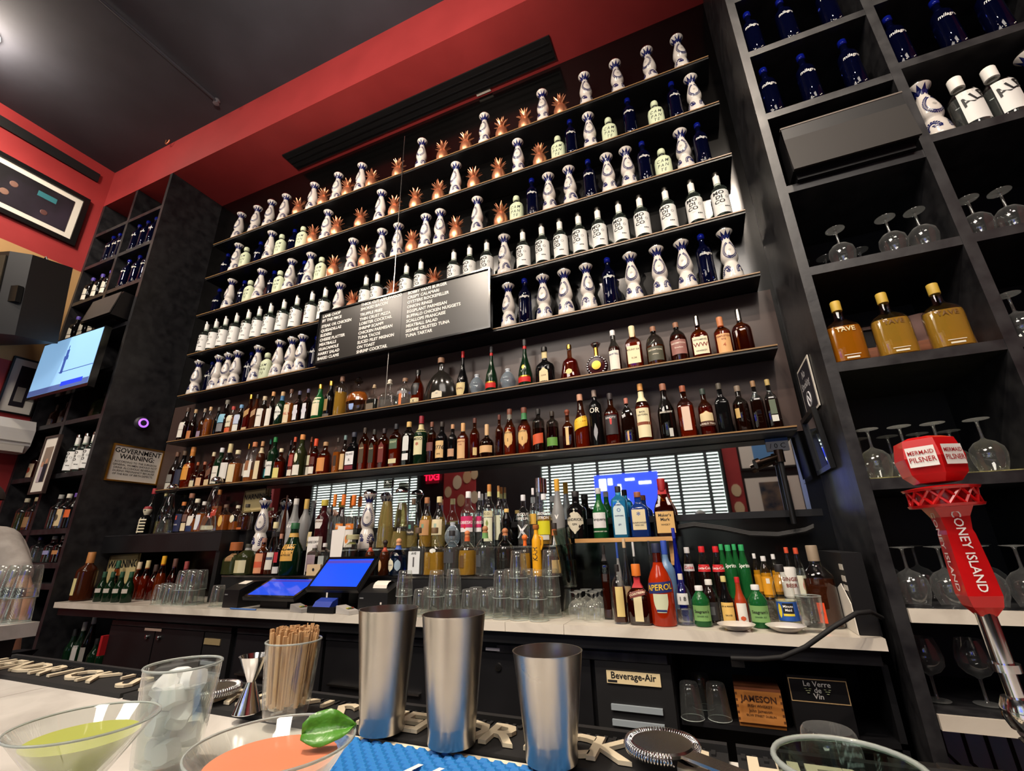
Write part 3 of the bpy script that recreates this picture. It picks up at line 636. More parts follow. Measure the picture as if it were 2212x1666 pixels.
for zn_, a_, b_ in (('b', 360, 620), ('d', 1310, 1560), ('c', 1730, 1900), ('d', 390, 572)):
    ox, oy, s_ = ZN[zn_]; p_, q_ = x_on(ox + a_ / s_, -.1, SZ[5]), x_on(ox + b_ / s_, -.1, SZ[5]); FX.append([(p_ + q_) / 2, -.1, (q_ - p_) / 2, (p_ + q_) / 2])
bots(W6, -.10, SZ[5] + .001, 'on the upper whisky shelf', FX)
W7 = [
 ('a', 108, 188, 870, 'slope', S, 'amber_dark', '6a4a38', [('77756f', .2, .4), ('b9b6aa', .03, .18)], {}, 'dark bottle with grey and cream labels'),
 ('a', 196, 276, 855, 'tall', DK, 'black_glass', '5a4634', [('23253c', .08, .5, dict(hw=1.0))], {}, 'tall dark bottle with navy label'),
 ('a', 285, 388, 810, 'slope', A, 'amber', 'c98442', [('d08f35', .2, .56)], dict(neck=('c07a2c', .78, .88)), 'amber bottle with broad golden orange label'),
 ('a', 392, 462, 990, 'squat', A, 'amber_dark', 'b0603a', [('c9c0a0', .05, .28)], {}, 'squat dark bottle with low cream label and rust cap'),
 ('a', 470, 556, 985, 'squat', A, 'amber_dark', 'a8654a', [('d2a47c', .05, .36)], {}, 'squat dark bottle with peach label'),
 ('a', 566, 638, 870, 'round', A, 'amber_dark', 'd0c2a0', [('6d4a3a', .3, .5, dict(slant=.5)), ('c8b089', .04, .2)], dict(SQ), 'square brown bottle with slanted brown label and cream cap'),
 ('a', 648, 742, 820, 'round', DK, 'green_dark', 'd8dade', [('paper', .05, .5, dict(txt=[('BRUICHLAD', .6, .035, 'ink')]))], {}, 'dark green bottle with white cap and white label'),
 ('a', 746, 850, 770, 'round', S, 'amber_dark', 'cbbd8d', [('d8d5cf', .14, .52, dict(hw=.95))], dict(cap0=.78), 'round shouldered bottle with wide white label and pale gold foil'),
 ('a', 858, 972, 845, 'round', G, 'amber', 'd4cca8', [('d8c8a2', .05, .56)], {}, 'amber bottle with tall cream label and cream cap'),
 ('a', 978, 1022, 775, 'slope', G, None, 'gold', [('b8b4a8', .2, .5)], dict(y=-.06), 'slim clear bottle with gold cap tucked behind'),
 ('a', 1040, 1152, 750, 'slope', G, 'amber', 'b8734a', [('e0dcd0', .12, .5), ('8a5a3a', .28, .52, dict(hw=.4))], dict(level=.3), 'clear bottle with copper cap and white and brown label'),
 ('a', 1158, 1238, 740, 'round', DK, 'amber_dark', 'b9895c', [('d8c8a2', .06, .5)], dict(neck=('c9b892', .7, .84)), 'dark bottle with cream label and cream neck wrap'),
 ('a', 1246, 1286, 715, 'tall', S, 'amber_dark', '3a8a78', [('3f9aa0', .1, .3), ('d0ccc0', .34, .5)], dict(y=-.06), 'slim bottle with teal cap and teal label'),
 ('a', 1294, 1390, 690, 'round', DK, 'green_dark', '1f7a3c', [('dcdcd4', .1, .42, dict(txt=[('GLENFID', .7, .05, 'ink')]))], {}, 'green bottle with green cap and white label'),
 ('a', 1396, 1494, 825, 'round', A, 'amber', 'dcd2b0', [('d8cc7a', .05, .36)], dict(level=.55), 'amber bottle with pale yellow label'),
 ('a', 1500, 1544, 730, 'tall', DK, 'black_glass', '3a3038', [], dict(y=-.06), 'plain black bottle standing behind its neighbours'),
 ('a', 1550, 1622, 690, 'round', A, 'amber', 'c2512f', [('9a3a30', .28, .56), ('d8d0bc', .06, .2)], {}, 'amber bottle with red label and red foil cap'),
 ('a', 1630, 1742, 660, 'tall', DK, 'olive', 'd08a4a', [('dcdace', .05, .28), ('d6d4b8', .33, .56, dict(shape='oval', hw=.35))], {}, 'dark olive bottle with white label and cream oval'),
 ('a', 1752, 1798, 690, 'tall', DK, 'amber_dark', '8a4a30', [('cfcaa8', .3, .54), ('cfcaba', .05, .26)], dict(y=-.06), 'slim dark bottle with cream oval label'),
 ('a', 1806, 1892, 710, 'round', A, 'amber_red', 'd2481f', [('dcd6c8', .06, .24), ('5a2a20', .3, .5)], dict(cap0=.8, capr=1.3), 'bottle sealed with bright orange wax'),
 ('a', 1908, 2038, 750, 'round', A, 'amber', 'a8845c', [('d08a4a', .1, .5)], dict(level=.55), 'bottle with square orange label and grey neck'),
 ('a', 2082, 2160, 700, 'round', G, 'amber', '3a302a', [('3a2a20', .22, .5, dict(hw=.5))], dict(SQ), 'square clear bottle of tan whisky'),
 ('b', 290, 362, 780, 'tall', S, 'amber', '6f8a8a', [('cfae7c', .1, .5)], dict(y=-.09), 'bottle with tan label behind the black bottle'),
 ('b', 366, 500, 745, 'round', DK, 'black_glass', '2b3040', [('dcdcdc', .18, .5, dict(txt=[('BLAKE', .8, .07, 'ink'), ('R', .35, .09, 'ink')])), ('6a1c2a', .06, .16)], dict(SQ), 'square black bottle with white label over maroon strip'),
 ('b', 510, 612, 690, 'cyl', A, 'amber', '3a2e24', [('4a3a28', .18, .66, dict(shape='arched', hw=.6, txt=[('BUSH', .7, .05, 'd8c8a0')]))], dict(SQ), 'tall square amber bottle with dark brown arched label'),
 ('b', 628, 732, 710, 'cyl', A, 'amber', '2a2a26', [('2e3022', .18, .66, dict(shape='arched', hw=.6, txt=[('BUSH', .7, .05, 'd8c8a0')]))], dict(SQ), 'tall square amber bottle with black arched label'),
 ('b', 744, 858, 700, 'cyl', A, 'amber_red', '2a2226', [('6a2a24', .16, .66, dict(shape='arched', hw=.6, txt=[('BUSH', .7, .05, 'd8c8a0')]))], dict(SQ), 'tall square amber bottle with maroon arched label'),
 ('b', 884, 1008, 645, 'cyl', A, 'amber', '22252c', [('4a6048', .42, .64, dict(txt=[('KNOT', .7, .06, 'c9d0a8')])), ('cfc69a', .1, .2)], dict(SQ), 'square amber bottle with green label and low cream strip'),
 ('b', 1032, 1172, 620, 'cyl', S, 'smoky', 'd0ae6a', [('d2d4d0', .34, .72, dict(shape='arched', hw=.55)), ('dcdcda', .14, .28, dict(hw=.55))], dict(SQ), 'smoky square bottle with white arched label and tan cap'),
 ('b', 1180, 1326, 550, 'round', DK, 'green_dark', '8a1c2c', [('d8d2a8', .2, .56, dict(txt=[('JAMESON', .86, .075, 'ink'), ('*', .5, .16, 'a83a24')]))], dict(cap0=.84, neck=('cbbf8d', .66, .82)), 'green whiskey bottle with maroon cap and large cream label'),
 ('b', 1332, 1436, 620, 'cyl', A, 'amber_dark', '7a4a38', [('6a3c38', .3, .5)], {}, 'dark amber cylinder bottle with dull rose label'),
 ('b', 1442, 1576, 620, 'round', DK, 'black_glass', '2a2420', [('d2b07a', .12, .52, dict(txt=[('1776', .6, .13, 'ink'), ('RYE', .22, .05, 'ink')]))], {}, 'black bottle with tan dated label'),
 ('b', 1586, 1694, 650, 'round', DK, 'black_glass', 'c0916a', [('b89070', .14, .34)], {}, 'dark bottle with low tan label and cork top'),
 ('b', 1702, 1832, 635, 'round', A, 'amber', 'cfa06a', [('d2a878', .06, .56, dict(txt=[('TEMPLETON', .86, .05, '7a2a1c'), ('RYE', .7, .05, '7a2a1c')]))], dict(cap0=.78), 'rye bottle with peach label and tan neck'),
 ('b', 1852, 1966, 575, 'round', A, 'amber_red', '5a3026', [('c9b078', .1, .28, dict(hw=.4, ac=.5))], {}, 'red amber bottle with dark round cork'),
 ('b', 1974, 2140, 650, 'squat', S, 'amber_dark', 'c9a57a', [('cfa676', .16, .36, dict(hw=1.2))], dict(cap0=.68), 'round bodied bottle with wide tan label and horse stopper'),
 ('d', 348, 432, 1160, 'round', A, 'amber_dark', '5a2a20', [], {}, 'plain dark amber bottle with red brown cork'),
 ('d', 440, 566, 1100, 'tall', A, 'amber', '6a3a2a', [('cfa66a', .16, .56, dict(shape='oval', hw=.8, txt=[("MICHTER'S", .78, .045, 'ink'), ('1', .4, .1, '4a3a20')]))], dict(neck=('77746a', .78, .9)), 'bottle with tan oval label and grey neck foil'),
 ('d', 588, 732, 1085, 'tall', A, 'amber', '6a3a2a', [('cfa66a', .16, .56, dict(shape='oval', hw=.8, txt=[("MICHTER'S", .78, .045, 'ink'), ('1', .4, .1, '4a3a20')]))], dict(neck=('3a7a4a', .74, .9)), 'bottle with tan oval label and green neck foil'),
 ('d', 747, 880, 1100, 'cyl', S, 'amber_dark', '1c1a1a', [('c2502a', .2, .42, dict(slant=.15, hw=1.0))], dict(level=.55), 'smoky straight bottle with wrapped orange label'),
 ('d', 896, 1030, 1125, 'cyl', S, 'maroon', '2a2018', [('5a8a3a', .14, .34, dict(hw=1.0))], {}, 'dark straight bottle with bright green label'),
 ('d', 1068, 1186, 1140, 'round', A, 'amber_dark', '7a3a24', [('cfb27a', .14, .6, dict(hw=.3))], dict(SQ, ball=.016), 'small square bottle with tall tan strip and wooden ball stopper'),
 ('d', 1196, 1358, 945, 'long', A, 'amber', 'b98a70', [('d8b02a', .36, .56, dict(slant=.28, hw=1.1))], dict(level=.5), 'bottle with bright yellow diagonal label'),
 ('d', 1366, 1506, 900, 'cyl', DK, 'black_glass', '8a7a70', [('8d8d92', .1, .4, dict(hw=.4, shape='diamond', slant=.5))], dict(txt=[('OR', .62, .12, 'paper')]), 'tall black bottle with silver leaf print'),
 ('d', 1520, 1690, 935, 'round', A, 'amber_red', '2a2426', [('2e2a2c', .2, .56, dict(hw=.9, txt=[('KNOTT', .85, .055, 'd8d8d8')])), ('c23a3a', .38, .5, dict(hw=.14, shape='shield'))], {}, 'red amber bottle with black label and red crest'),
 ('d', 1702, 1850, 985, 'dome', S, 'amber_dark', 'b06a5a', [('cfa870', .06, .26, dict(slant=.4, hw=.4, ac=-.4))], dict(SQ, level=.66), 'smoky bottle with copper cap and small slanted label'),
 ('e', 92, 252, 880, 'round', A, 'amber', 'c28a4a', [('dcd2aa', .08, .56, dict(hw=.95, txt=[('BASIL', .86, .04, 'ink'), ('HAYDEN', .76, .04, 'ink')])), ('7a3a20', .28, .33, dict(hw=1.1))], dict(neck=('d8d0a8', .68, .86)), 'bottle in a cream paper wrap with brown leather belt'),
 ('e', 312, 500, 880, 'slope', S, 'smoky', '8a5a44', [('b8b8b2', .06, .2, dict(hw=.3, ac=.5))], dict(txt=[('ANGELS ENVY', .48, .045, 'paper')], n=2, k=.6), 'winged smoky glass bottle with cork top'),
 ('e', 516, 694, 900, 'round', A, 'amber', '8a4a30', [('cfb4a0', .14, .58, dict(hw=.5))], dict(SQ), 'square amber bottle with tall pinkish label'),
 ('e', 724, 884, 930, 'round', A, 'amber_red', '2c3a34', [('d2bf94', .3, .5, dict(hw=1.0, shape='arched')), ('4a2a1c', .2, .29, dict(hw=1.0, txt=[('BUFFALO TRACE', .5, .05, 'e0d8c8')]))], {}, 'bourbon bottle with torn cream animal label'),
 ('e', 900, 1056, 875, 'round', DK, 'black_glass', '4a453c', [], dict(SQ), 'square black glass bottle without label'),
 ('e', 1076, 1250, 900, 'round', S, 'amber_dark', '77685a', [('b89a60', .3, .5, dict(hw=.3, ac=-.6))], {}, 'round dark bottle with pewter stopper'),
 ('e', 1262, 1402, 850, 'round', S, 'amber_dark', '8a6a4a', [], dict(SQ), 'square dark bottle with copper cork'),
 ('e', 1410, 1552, 835, 'round', S, 'amber_dark', 'a8925a', [('55604e', .3, .58, dict(hw=.5)), ('c9c9c0', .16, .28, dict(hw=.5))], dict(SQ), 'square dark bottle with grey green label'),
]
bots(W7, -.10, SZ[6] + .001, 'on the lower whisky shelf')
# special decanters on the upper whisky shelf
zs = SZ[5] + .001
def px_width(z_, a, b, y, z): ox, oy, s = ZN[z_]; p, q = x_on(ox + a / s, y, z), x_on(ox + b / s, y, z); return (p + q) / 2, q - p
x, w_ = px_width('b', 360, 620, -.1, zs)
t = thing('decanter', 'round brown spirit decanter with ornate glass stopper and blue emblem on the upper whisky shelf', 'decanter', (x, -.1, zs))
P = [(0, 0), (.7, 0), (.8, .02), (.96, .14), (1, .3), (.94, .45), (.7, .58), (.3, .66), (.18, .7), (.17, .76), (0, .76)]; hh = .31; P = [(a * w_ / 2, b * hh) for a, b in P]
MB().lathe(P, 24, k=.6).build('glass_body', 'glass_clear', t, .9)
MB().lathe([(0, .1), (P[4][0] - .004, .1), (P[5][0] - .004, .14), (P[6][0] - .006, .17), (0, .172)], 22, k=.6).build('spirit', 'amber', t, .9)
MB().lathe([(0, .232), (.012, .234), (.012, .245), (.03, .255), (.034, .265), (.018, .272), (.022, .285), (.01, .296), (0, .297)], 12, lobes=6, amp=.25).build('stopper', 'glass_smoke', t, .9)
patch(P, 2, .6, .035, .03, .075, 0, .001, 'shield').build('emblem', '8fa8d8', t)
x, w_ = px_width('d', 1310, 1560, -.1, zs)
t = thing('decanter', 'round beaded cognac decanter with gold medallion and crystal stopper on the upper whisky shelf', 'decanter', (x, -.1, zs))
rb = w_ * .46
o = MB().lathe([(0, -.024), (rb * .8, -.022), (rb, 0), (rb * .8, .022), (0, .024)], 28).build('glass_body', 'maroon', t, .9); o.rotation_euler = (PI / 2, 0, 0); o.location = (0, 0, rb + .004)
m = MB()
for i in range(22):
    a = 2 * PI * i / 22; c = Vector((rb * .86 * math.cos(a), -.02, rb + .004 + rb * .86 * math.sin(a))); v = [(r_ * math.cos(b), 0, r_ * math.sin(b)) for r_ in (.009,) for b in [k * PI / 3 for k in range(6)]]
    m.lathe([(0, -.006), (.008, -.003), (.009, .002), (.005, .007), (0, .008)], 8, o=c)
m.build('bead_ring', 'chrome', t, 1)
o = MB().lathe([(0, -.004), (rb * .42, -.003), (rb * .42, .003), (0, .004)], 20).build('medallion', 'gold', t, .6); o.rotation_euler = (PI / 2, 0, 0); o.location = (0, -.027, rb + .004)
MB().lathe([(.016, 2 * rb - .006), (.013, 2 * rb + .01), (.013, 2 * rb + .06), (0, 2 * rb + .06)], 12).build('neck', 'gold', t, .7)
MB().lathe([(.012, 2 * rb + .058), (.026, 2 * rb + .075), (.03, 2 * rb + .085), (.02, 2 * rb + .092), (0, 2 * rb + .094)], 14, lobes=7, amp=.12).build('stopper', 'chrome', t, .7)
def skull(label, x, y, z, s, group=None):
    t = thing('skull_bottle', label, 'bottle', (x, y, z), 0, group); v = []; f = []; NU, NV = 24, 18
    for j in range(NV + 1):
        q = j / NV; zz = s * 1.15 * q
        for i in range(NU):
            a = 2 * PI * i / NU; c, sn = math.cos(a), math.sin(a)
            r = s * .5 * (math.sin(PI * min(1, .12 + .86 * q)) ** .55) * (1 if q > .38 else .72 + .28 * q / .38)
            fr = max(0, -sn)                                     # front
            for ex in (-.2, .2):                                # eye sockets
                d2 = ((c * .5 - ex) / .11) ** 2 + ((q - .47) / .1) ** 2
                if fr > .3 and d2 < 2.2: r *= 1 - .2 * math.exp(-d2 * 1.4)
            d2 = (c * .5 / .05) ** 2 + ((q - .33) / .06) ** 2
            if fr > .5: r *= 1 - .13 * math.exp(-d2 * 1.4)
            if q < .24 and fr > .3: r *= 1 - .04 * (math.sin(c * 26) > 0)
            if abs(q - .38) < .1: r *= 1 - .07 * max(0, abs(c) - .3)
            v.append((r * c * .86, r * sn, zz))
    for j in range(NV):
        for i in range(NU): f.append((j * NU + i, j * NU + (i + 1) % NU, (j + 1) * NU + (i + 1) % NU, (j + 1) * NU + i))
    f += [tuple(range(NU))[::-1], tuple(range(NV * NU, (NV + 1) * NU))]
    MB().add(v, f).build('skull_body', 'skull_glass', t, 1.4)
    MB().lathe([(s * .14, s * 1.12), (s * .13, s * 1.2), (s * .15, s * 1.22), (s * .15, s * 1.3), (0, s * 1.31)], 14).build('stopper', 'b8c0c8', t, .7)
    return t
pm('skull_glass', 'b9cbd8', .06, trans=.75, ior=1.4, coat=.5)
for zn, a, b, nm in (('c', 1730, 1900, 'clear glass skull bottle beside the black teardrop bottle with red cap'), ('d', 390, 572, 'clear glass skull bottle between the two green teardrop bottles')):
    x, w_ = px_width(zn, a, b, -.1, zs); skull(nm, x, -.1, zs, w_ * .98)
# ------------------------------------------------------------------ menu board
mb = thing('menu_board', 'wide black framed menu board with white food list hung on the long shelves', 'menu board', (-1.872, SY - .004, 2.655)); W_, H_ = .755, .46
slab('panel', 'menu_panel', -W_ + .012, W_ - .012, -.03, -.004, .012, H_ - .012, mb) if pm('menu_panel', '2a2826', .28) else 0
m = MB(); 
for a, b, c, d in ((-W_, W_, 0, .012), (-W_, W_, H_ - .012, H_), (-W_, -W_ + .012, .012, H_ - .012), (W_ - .012, W_, .012, H_ - .012)): m.box(a, b, -.04, 0, c, d)
m.build('frame', 'frame_gloss', mb) if pm('frame_gloss', '101012', .18) else 0
cols = [(-.725, ['LAMB CHOP', 'BY THE PIECE', '', 'STEAK OR CHICKEN', 'QUESADILLAS', 'SLIDERS', 'CHEESE PLATTER', 'MEATBALLS', 'GUACAMOLE', 'HARRY SALAD', 'BAKED CLAMS'], .415, .0395),
        (-.345, ['THICK CUT APPLEWOOD', 'SMOKED BACON', '', 'TRUFFLE FRIES', 'THIN CRUST PIZZA', 'LOBSTER COCKTAIL', 'SHRIMP SCAMPI', 'CHICKEN PARMESAN', 'TUNA TACOS', 'SLICED FILET MIGNON', 'ON TOAST', 'SHRIMP COCKTAIL'], .43, .0385),
        (.085, ["BOBBY VAN'S BURGER", 'CRISPY CALAMARI', 'OYSTERS ROCKEFELLER', 'ONION RINGS', 'EGGPLANT PARMESAN', 'BUFFALO CHICKEN NUGGETS', 'SCALLOPS FRANCAISE', 'MEATBALL SALAD', 'SESAME CRUSTED TUNA', 'TUNA TARTAR'], .425, .0385)]
for x0, lines, z, dz in cols:
    for i, s in enumerate(lines):
        if not s: z -= dz * .25; continue
        m = MB(); flat_text(m, s, .0335, (x0, -.0312, z), (1, 0, 0), (0, 0, 1), bold=.034, align='LEFT', sx=.97); m.build('menu_line', 'white', mb); z -= dz
for x in (.02, .03): pass
slab('panel_seam', 'black', .038, .040, -.0306, -.03, .012, H_ - .012, mb)
# ------------------------------------------------------------------ ledge below the notice
OV = lambda **k: dict(shape='oval', **k)
W8 = [
 ('f', 128, 200, 290, 'long', G, None, 'a02a34', [], dict(y=-.07), 'clear empty bottle with dark red cap'),
 ('f', 282, 344, 320, 'long', G, 'pale_gold', 'c9bd8a', [], dict(y=-.07, level=.3), 'clear bottle with tan cork'),
 ('f', 452, 530, 445, 'cyl', DK, 'black_glass', 'c9783a', [('1a2146', .05, .6, dict(hw=1.0, txt=[('Roots', .4, .07, 'paper')])), ('c2482a', .42, .55, dict(hw=.18))], {}, 'navy bottle with orange collar and small red figure'),
 ('f', 538, 608, 350, 'long', G, 'amber_dark', '8a5f4a', [('6d5048', .28, .46), ('d8c8a4', .05, .24)], dict(capr=1.5), 'amber bottle with big brown cork and cream label'),
 ('f', 600, 690, 410, 'long', G, 'amber', 'd8d2b8', [('dfd9cc', .2, .48, dict(shape='shield')), ('1c2a52', .03, .19)], dict(level=.4), 'clear bottle with white shield over navy label'),
 ('f', 694, 776, 440, 'round', G, 'amber', 'd2cfc8', [('d8dadc', .08, .56, dict(shape='shield', hw=.7))], {}, 'clear bottle with white bib label'),
 ('f', 790, 848, 440, 'round', G, 'amber_dark', '2c2826', [], dict(y=-.1, level=.5), 'half full amber bottle with black cap'),
 ('f', 930, 1004, 300, 'round', G, 'amber', 'd08a4a', [('c2341c', .34, .5, dict(slant=.5, hw=1.1)), ('d8cdb0', .05, .13)], dict(SQ), 'square bottle with diagonal red label'),
 ('f', 1008, 1100, 470, 'round', G, 'amber', '6a5040', [('d2aa58', .14, .6, dict(shape='oval', hw=.55))], dict(SQ, y=-.2), 'flat sided bottle with tan oval picture label'),
 ('f', 1110, 1214, 480, 'dome', G, 'amber', 'cfc6b0', [('d9d2b6', .3, .62, dict(shape='oval', hw=.4, ac=.2))], dict(level=.35), 'clear round bottle a third full with cream oval'),
 ('f', 1226, 1342, 465, 'dome', G, 'amber_dark', '3a332c', [('a8582a', .02, .1, dict(hw=.5))], dict(level=.52), 'round clear bottle half full of dark rum'),
]
bots(W8, -.16, 1.467, 'on the black box ledge', [[x_on(280 + 374 / 5.205, -.235, 1.467), -.235, .057, x_on(280 + 374 / 5.205, -.235, 1.467)], [x_on(280 + 874 / 5.205, -.235, 1.467), -.235, .057, x_on(280 + 874 / 5.205, -.235, 1.467)]])
for i, (a, b) in enumerate([(318, 430), (822, 926)]):
    y = -.235; x, w_ = px_width('f', a, b, y, 1.467)
    t = ceramic('tall clear glass decanter with domed silver cap beside the ' + ['skeleton bottle', 'red banded bottle'][i] + ' on the ledge', None, (x, y, 1.467), 0, 'clear_spirit'); t.scale = (1.0, 1.0, 1.2 if i == 0 else 1.27)
x, w_ = px_width('f', 60, 220, -.22, 1.467)
t = thing('skeleton_bottle', 'black bottle painted with white skeleton ribs and skull head in red headscarf on the ledge', 'bottle', (x, -.22, 1.467)); t.scale = (1.05, 1.05, 1.1)
P = [(0, 0), (.036, 0), (.04, .005), (.04, .10), (.034, .12), (.016, .135), (.014, .142), (0, .142)]
MB().lathe(P, 18).build('bottle_body', 'black_glass', t, .9)
for k in range(5): patch(P, 2, 1, .05, .014 + k * .021, .024 + k * .021, -.1, .001).build('rib', 'd8cfb4', t, .9)
patch(P, 2, 1, .006, .01, .118, 0, .0016).build('breastbone', 'd8cfb4', t, .9)
hd = MB().lathe([(0, .136), (.016, .138), (.022, .15), (.029, .166), (.029, .182), (.02, .196), (0, .2)], 16).build('skull_head', 'd8cfb4', t, .9)
for s in (-.012, .012): MB().lathe([(0, -.004), (.006, -.003), (.006, .003), (0, .004)], 8, o=(s, -.026, .172)).build('eye', 'ink', hd)
MB().lathe([(.0295, .18), (.030, .184), (.021, .1985), (0, .203)], 16).build('headscarf', '8a2c30', t, .9)
# ------------------------------------------------------------------ upper step of the riser
U = [
 ('g', 668, 712, 500, 'long', DK, 'amber_dark', '5a3a2c', [], dict(y=-.05), 'slim brown bottle against the mirror'),
 ('g', 752, 868, 540, 'long', DK, 'frost', 'c9c6c0', [('9c9c9c', .05, .55, dict(hw=1.2))], dict(txt=[('NAVO', .46, .1, 'white')]), 'frosted grey vodka bottle with white lettering'),
 ('g', 884, 1000, 545, 'slope', DK, 'frost', 'c2a052', [], dict(cap0=.8), 'frosted grey bottle with gold cap'),
 ('g', 1010, 1082, 590, 'tear', DK, 'black_glass', '2a2228', [('cfc090', .08, .38, dict(hw=.7))], {}, 'slim black bottle with cream strip label'),
 ('g', 1098, 1236, 555, 'round', DK, 'maroon', 'b8a63a', [('d5d0ca', .42, .6, dict(shape='shield', hw=.7, txt=[('SUPREMA', .75, .05, '6a4a2a')]))], dict(capr=1.4), 'dark red liqueur bottle with white shield label'),
 ('g', 1242, 1330, 490, 'slope', G, 'clear_spirit', 'd97a1e', [], dict(cap0=.78), 'clear vodka bottle with orange cap'),
 ('g', 1340, 1448, 490, 'slope', G, 'clear_spirit', 'd9701e', [('d97a24', .36, .46, dict(hw=1.0, txt=[('KETEL', .5, .05, 'e8e0d0')])), ('dedad2', .04, .35, dict(hw=1.0)), ('d2803a', .1, .26, dict(hw=.35, shape='oval'))], dict(cap0=.8), 'peach picture vodka bottle beside the plain orange-capped one'),
 ('g', 1462, 1580, 495, 'slope', G, 'clear_spirit', 'd9701e', [('d97a24', .36, .46, dict(hw=1.0, txt=[('KETEL', .5, .05, 'e8e0d0')])), ('dedad2', .04, .35, dict(hw=1.0)), ('d2803a', .1, .26, dict(hw=.35, shape='oval'))], dict(cap0=.8), 'peach picture vodka bottle beside the ceramic decanter'),
 ('h', 300, 478, 320, 'cone', G, 'pale_gold', 'glass_smoke', [], dict(level=.68, capr=1.3), 'tall tapered bottle of pale gold tequila with glass stopper'),
 ('h', 640, 756, 540, 'slope', G, 'pale_gold', '5a4636', [('2a2826', .26, .54, dict(txt=[('Tequila', .2, .06, 'd8d0c0')])), ('4f8f80', .38, .46, dict(hw=.25))], dict(level=.45), 'pale gold tequila bottle with black label'),
 ('h', 806, 950, 525, 'slope', G, 'gold_spirit', 'a8704a', [('b88a5c', .24, .54, dict(hw=.95)), ('7a9a80', .38, .46, dict(hw=.2))], dict(level=.62), 'golden tequila bottle with tan label'),
 ('h', 962, 1116, 515, 'slope', G, 'pale_gold', 'cfc090', [('d6cba6', .24, .54, dict(hw=.95)), ('9ab0a0', .38, .46, dict(hw=.2))], dict(level=.5), 'tequila bottle with cream label'),
 ('h', 1302, 1468, 455, 'round', G, 'clear_spirit', 'dcdcdc', [('c22a62', .34, .54, dict(hw=1.1, txt=[('SOBIESKI', .42, .075, 'e8e8e8')])), ('dcd8d8', .26, .335, dict(hw=1.1)), ('c01c2c', .31, .4, dict(hw=.16, shape='oval'))], {}, 'clear vodka bottle with pink and white raspberry label, front one'),
 ('h', 1484, 1560, 455, 'round', G, 'clear_spirit', 'd8d4d8', [('c22a62', .34, .54, dict(hw=1.1, txt=[('SOBIES', .42, .075, 'e8e8e8')])), ('dcd8d8', .26, .335, dict(hw=1.1))], dict(y=-.06), 'clear pink label vodka bottle hidden behind its neighbour'),
 ('h', 1580, 1712, 370, 'round', G, 'clear_spirit', 'b8793a', [('c9c3a0', .46, .56, dict(hw=1.0, txt=[('K.O.', .5, .06, '6a6a4a')])), ('d2d4b8', .08, .45, dict(hw=.9)), ('7a8a4a', .3, .42, dict(hw=.3, shape='diamond'))], dict(neck=('c9c486', .8, .9)), 'clear bottle with pale botanical label and copper cap'),
 ('h', 1720, 1800, 385, 'round', G, 'clear_spirit', '9a6a3a', [('c9cbb0', .1, .5)], dict(neck=('b8b478', .8, .9), y=-.06), 'clear bottle with copper cap behind the black gourd bottle'),
 ('h', 1752, 1960, 660, 'gourd', DK, 'black_glass', 'd8b46a', [], {}, 'black gourd shaped bottle with gold tip'),
 ('i', 382, 512, 430, 'round', G, 'clear_spirit', 'd2d4d8', [], dict(txt=[('ABSOLUT', .60, .075, 'white'), ('VANILIA', .52, .075, 'white'), ('X', .26, .36, 'e2e4e8')]), 'clear vodka bottle with big white cross'),
 ('i', 516, 590, 360, 'round', G, 'clear_spirit', 'd8d6da', [('c9a040', .36, .54, dict(hw=1.1))], dict(y=-.06), 'clear bottle with gold band label'),
 ('i', 594, 740, 420, 'round', G, 'gold_spirit', 'd2d4d8', [('c9c41e', .2, .46, dict(hw=1.1)), ('cfcdc4', .1, .19, dict(hw=.9))], dict(txt=[('ABSOLUT', .60, .075, 'white'), ('CITRON', .52, .075, 'white')], level=.55), 'citrus vodka bottle with bright yellow label'),
 ('i', 748, 884, 265, 'long', DK, 'frost', 'c9952a', [], dict(cap0=.8, y=-.1, txt=[('v', .42, .14, 'white')]), 'tall frosted bottle with mustard capsule'),
]
bots(U, -.095, 1.317, 'on the upper riser step', [[v, -.1, .057, v] for v in [x_on(480 + 425 / 5.53, -.105, 1.317), x_on(480 + 1715 / 5.53, -.1, 1.317), x_on(760 + 562 / 5.53, -.1, 1.317), x_on(760 + 1200 / 5.53, -.1, 1.317)]])
def clase(zn, pxz, top, y, z, label, glassy=False):
    ox, oy, s = ZN[zn]; x = x_on(ox + pxz / s, y, z); h = z_on(oy + top / s, x, y) - z
    if glassy: t = ceramic(label, None, (x, y, z), 0, glassy)
    else: t = dup(PROTO['C'], (x, y, z), .5, label)
    t.scale = (1.04, 1.04, h / .319); t.pop('group', None) if 'group' in t else 0
    return t
clase('g', 425, 510, -.105, 1.317, 'blue painted ceramic decanter beside the frosted grey bottles on the riser')
clase('g', 1715, 430, -.1, 1.317, 'blue painted ceramic decanter beside the peach vodka bottles on the riser')
clase('h', 562, 400, -.1, 1.317, 'clear glass decanter with domed silver cap beside the pale gold tequila', 'pale_gold')
x, w_ = px_width('h', 1105, 1296, -.1, 1.317); skull('large clear glass skull bottle between tequila and pink vodka on the riser', x, -.1, 1.317, w_)
x, w_ = px_width('h', 1990, 2120, -.03, 1.317); hh = z_on(980 + 310 / 5.53, x, -.05) - 1.317
t = thing('tall_bottle', 'very tall clear bottle with long chrome cap against the mirror', 'bottle', (x + .115, -.04, 1.317)); r_ = w_ * .36
MB().lathe([(0, 0), (r_, 0), (r_, hh * .78), (0, hh * .78)], 16).build('glass_body', 'glass_clear', t, .7); MB().lathe([(r_ * 1.02, hh * .78), (r_ * 1.02, hh), (0, hh)], 16).build('cap', 'chrome', t, .7)
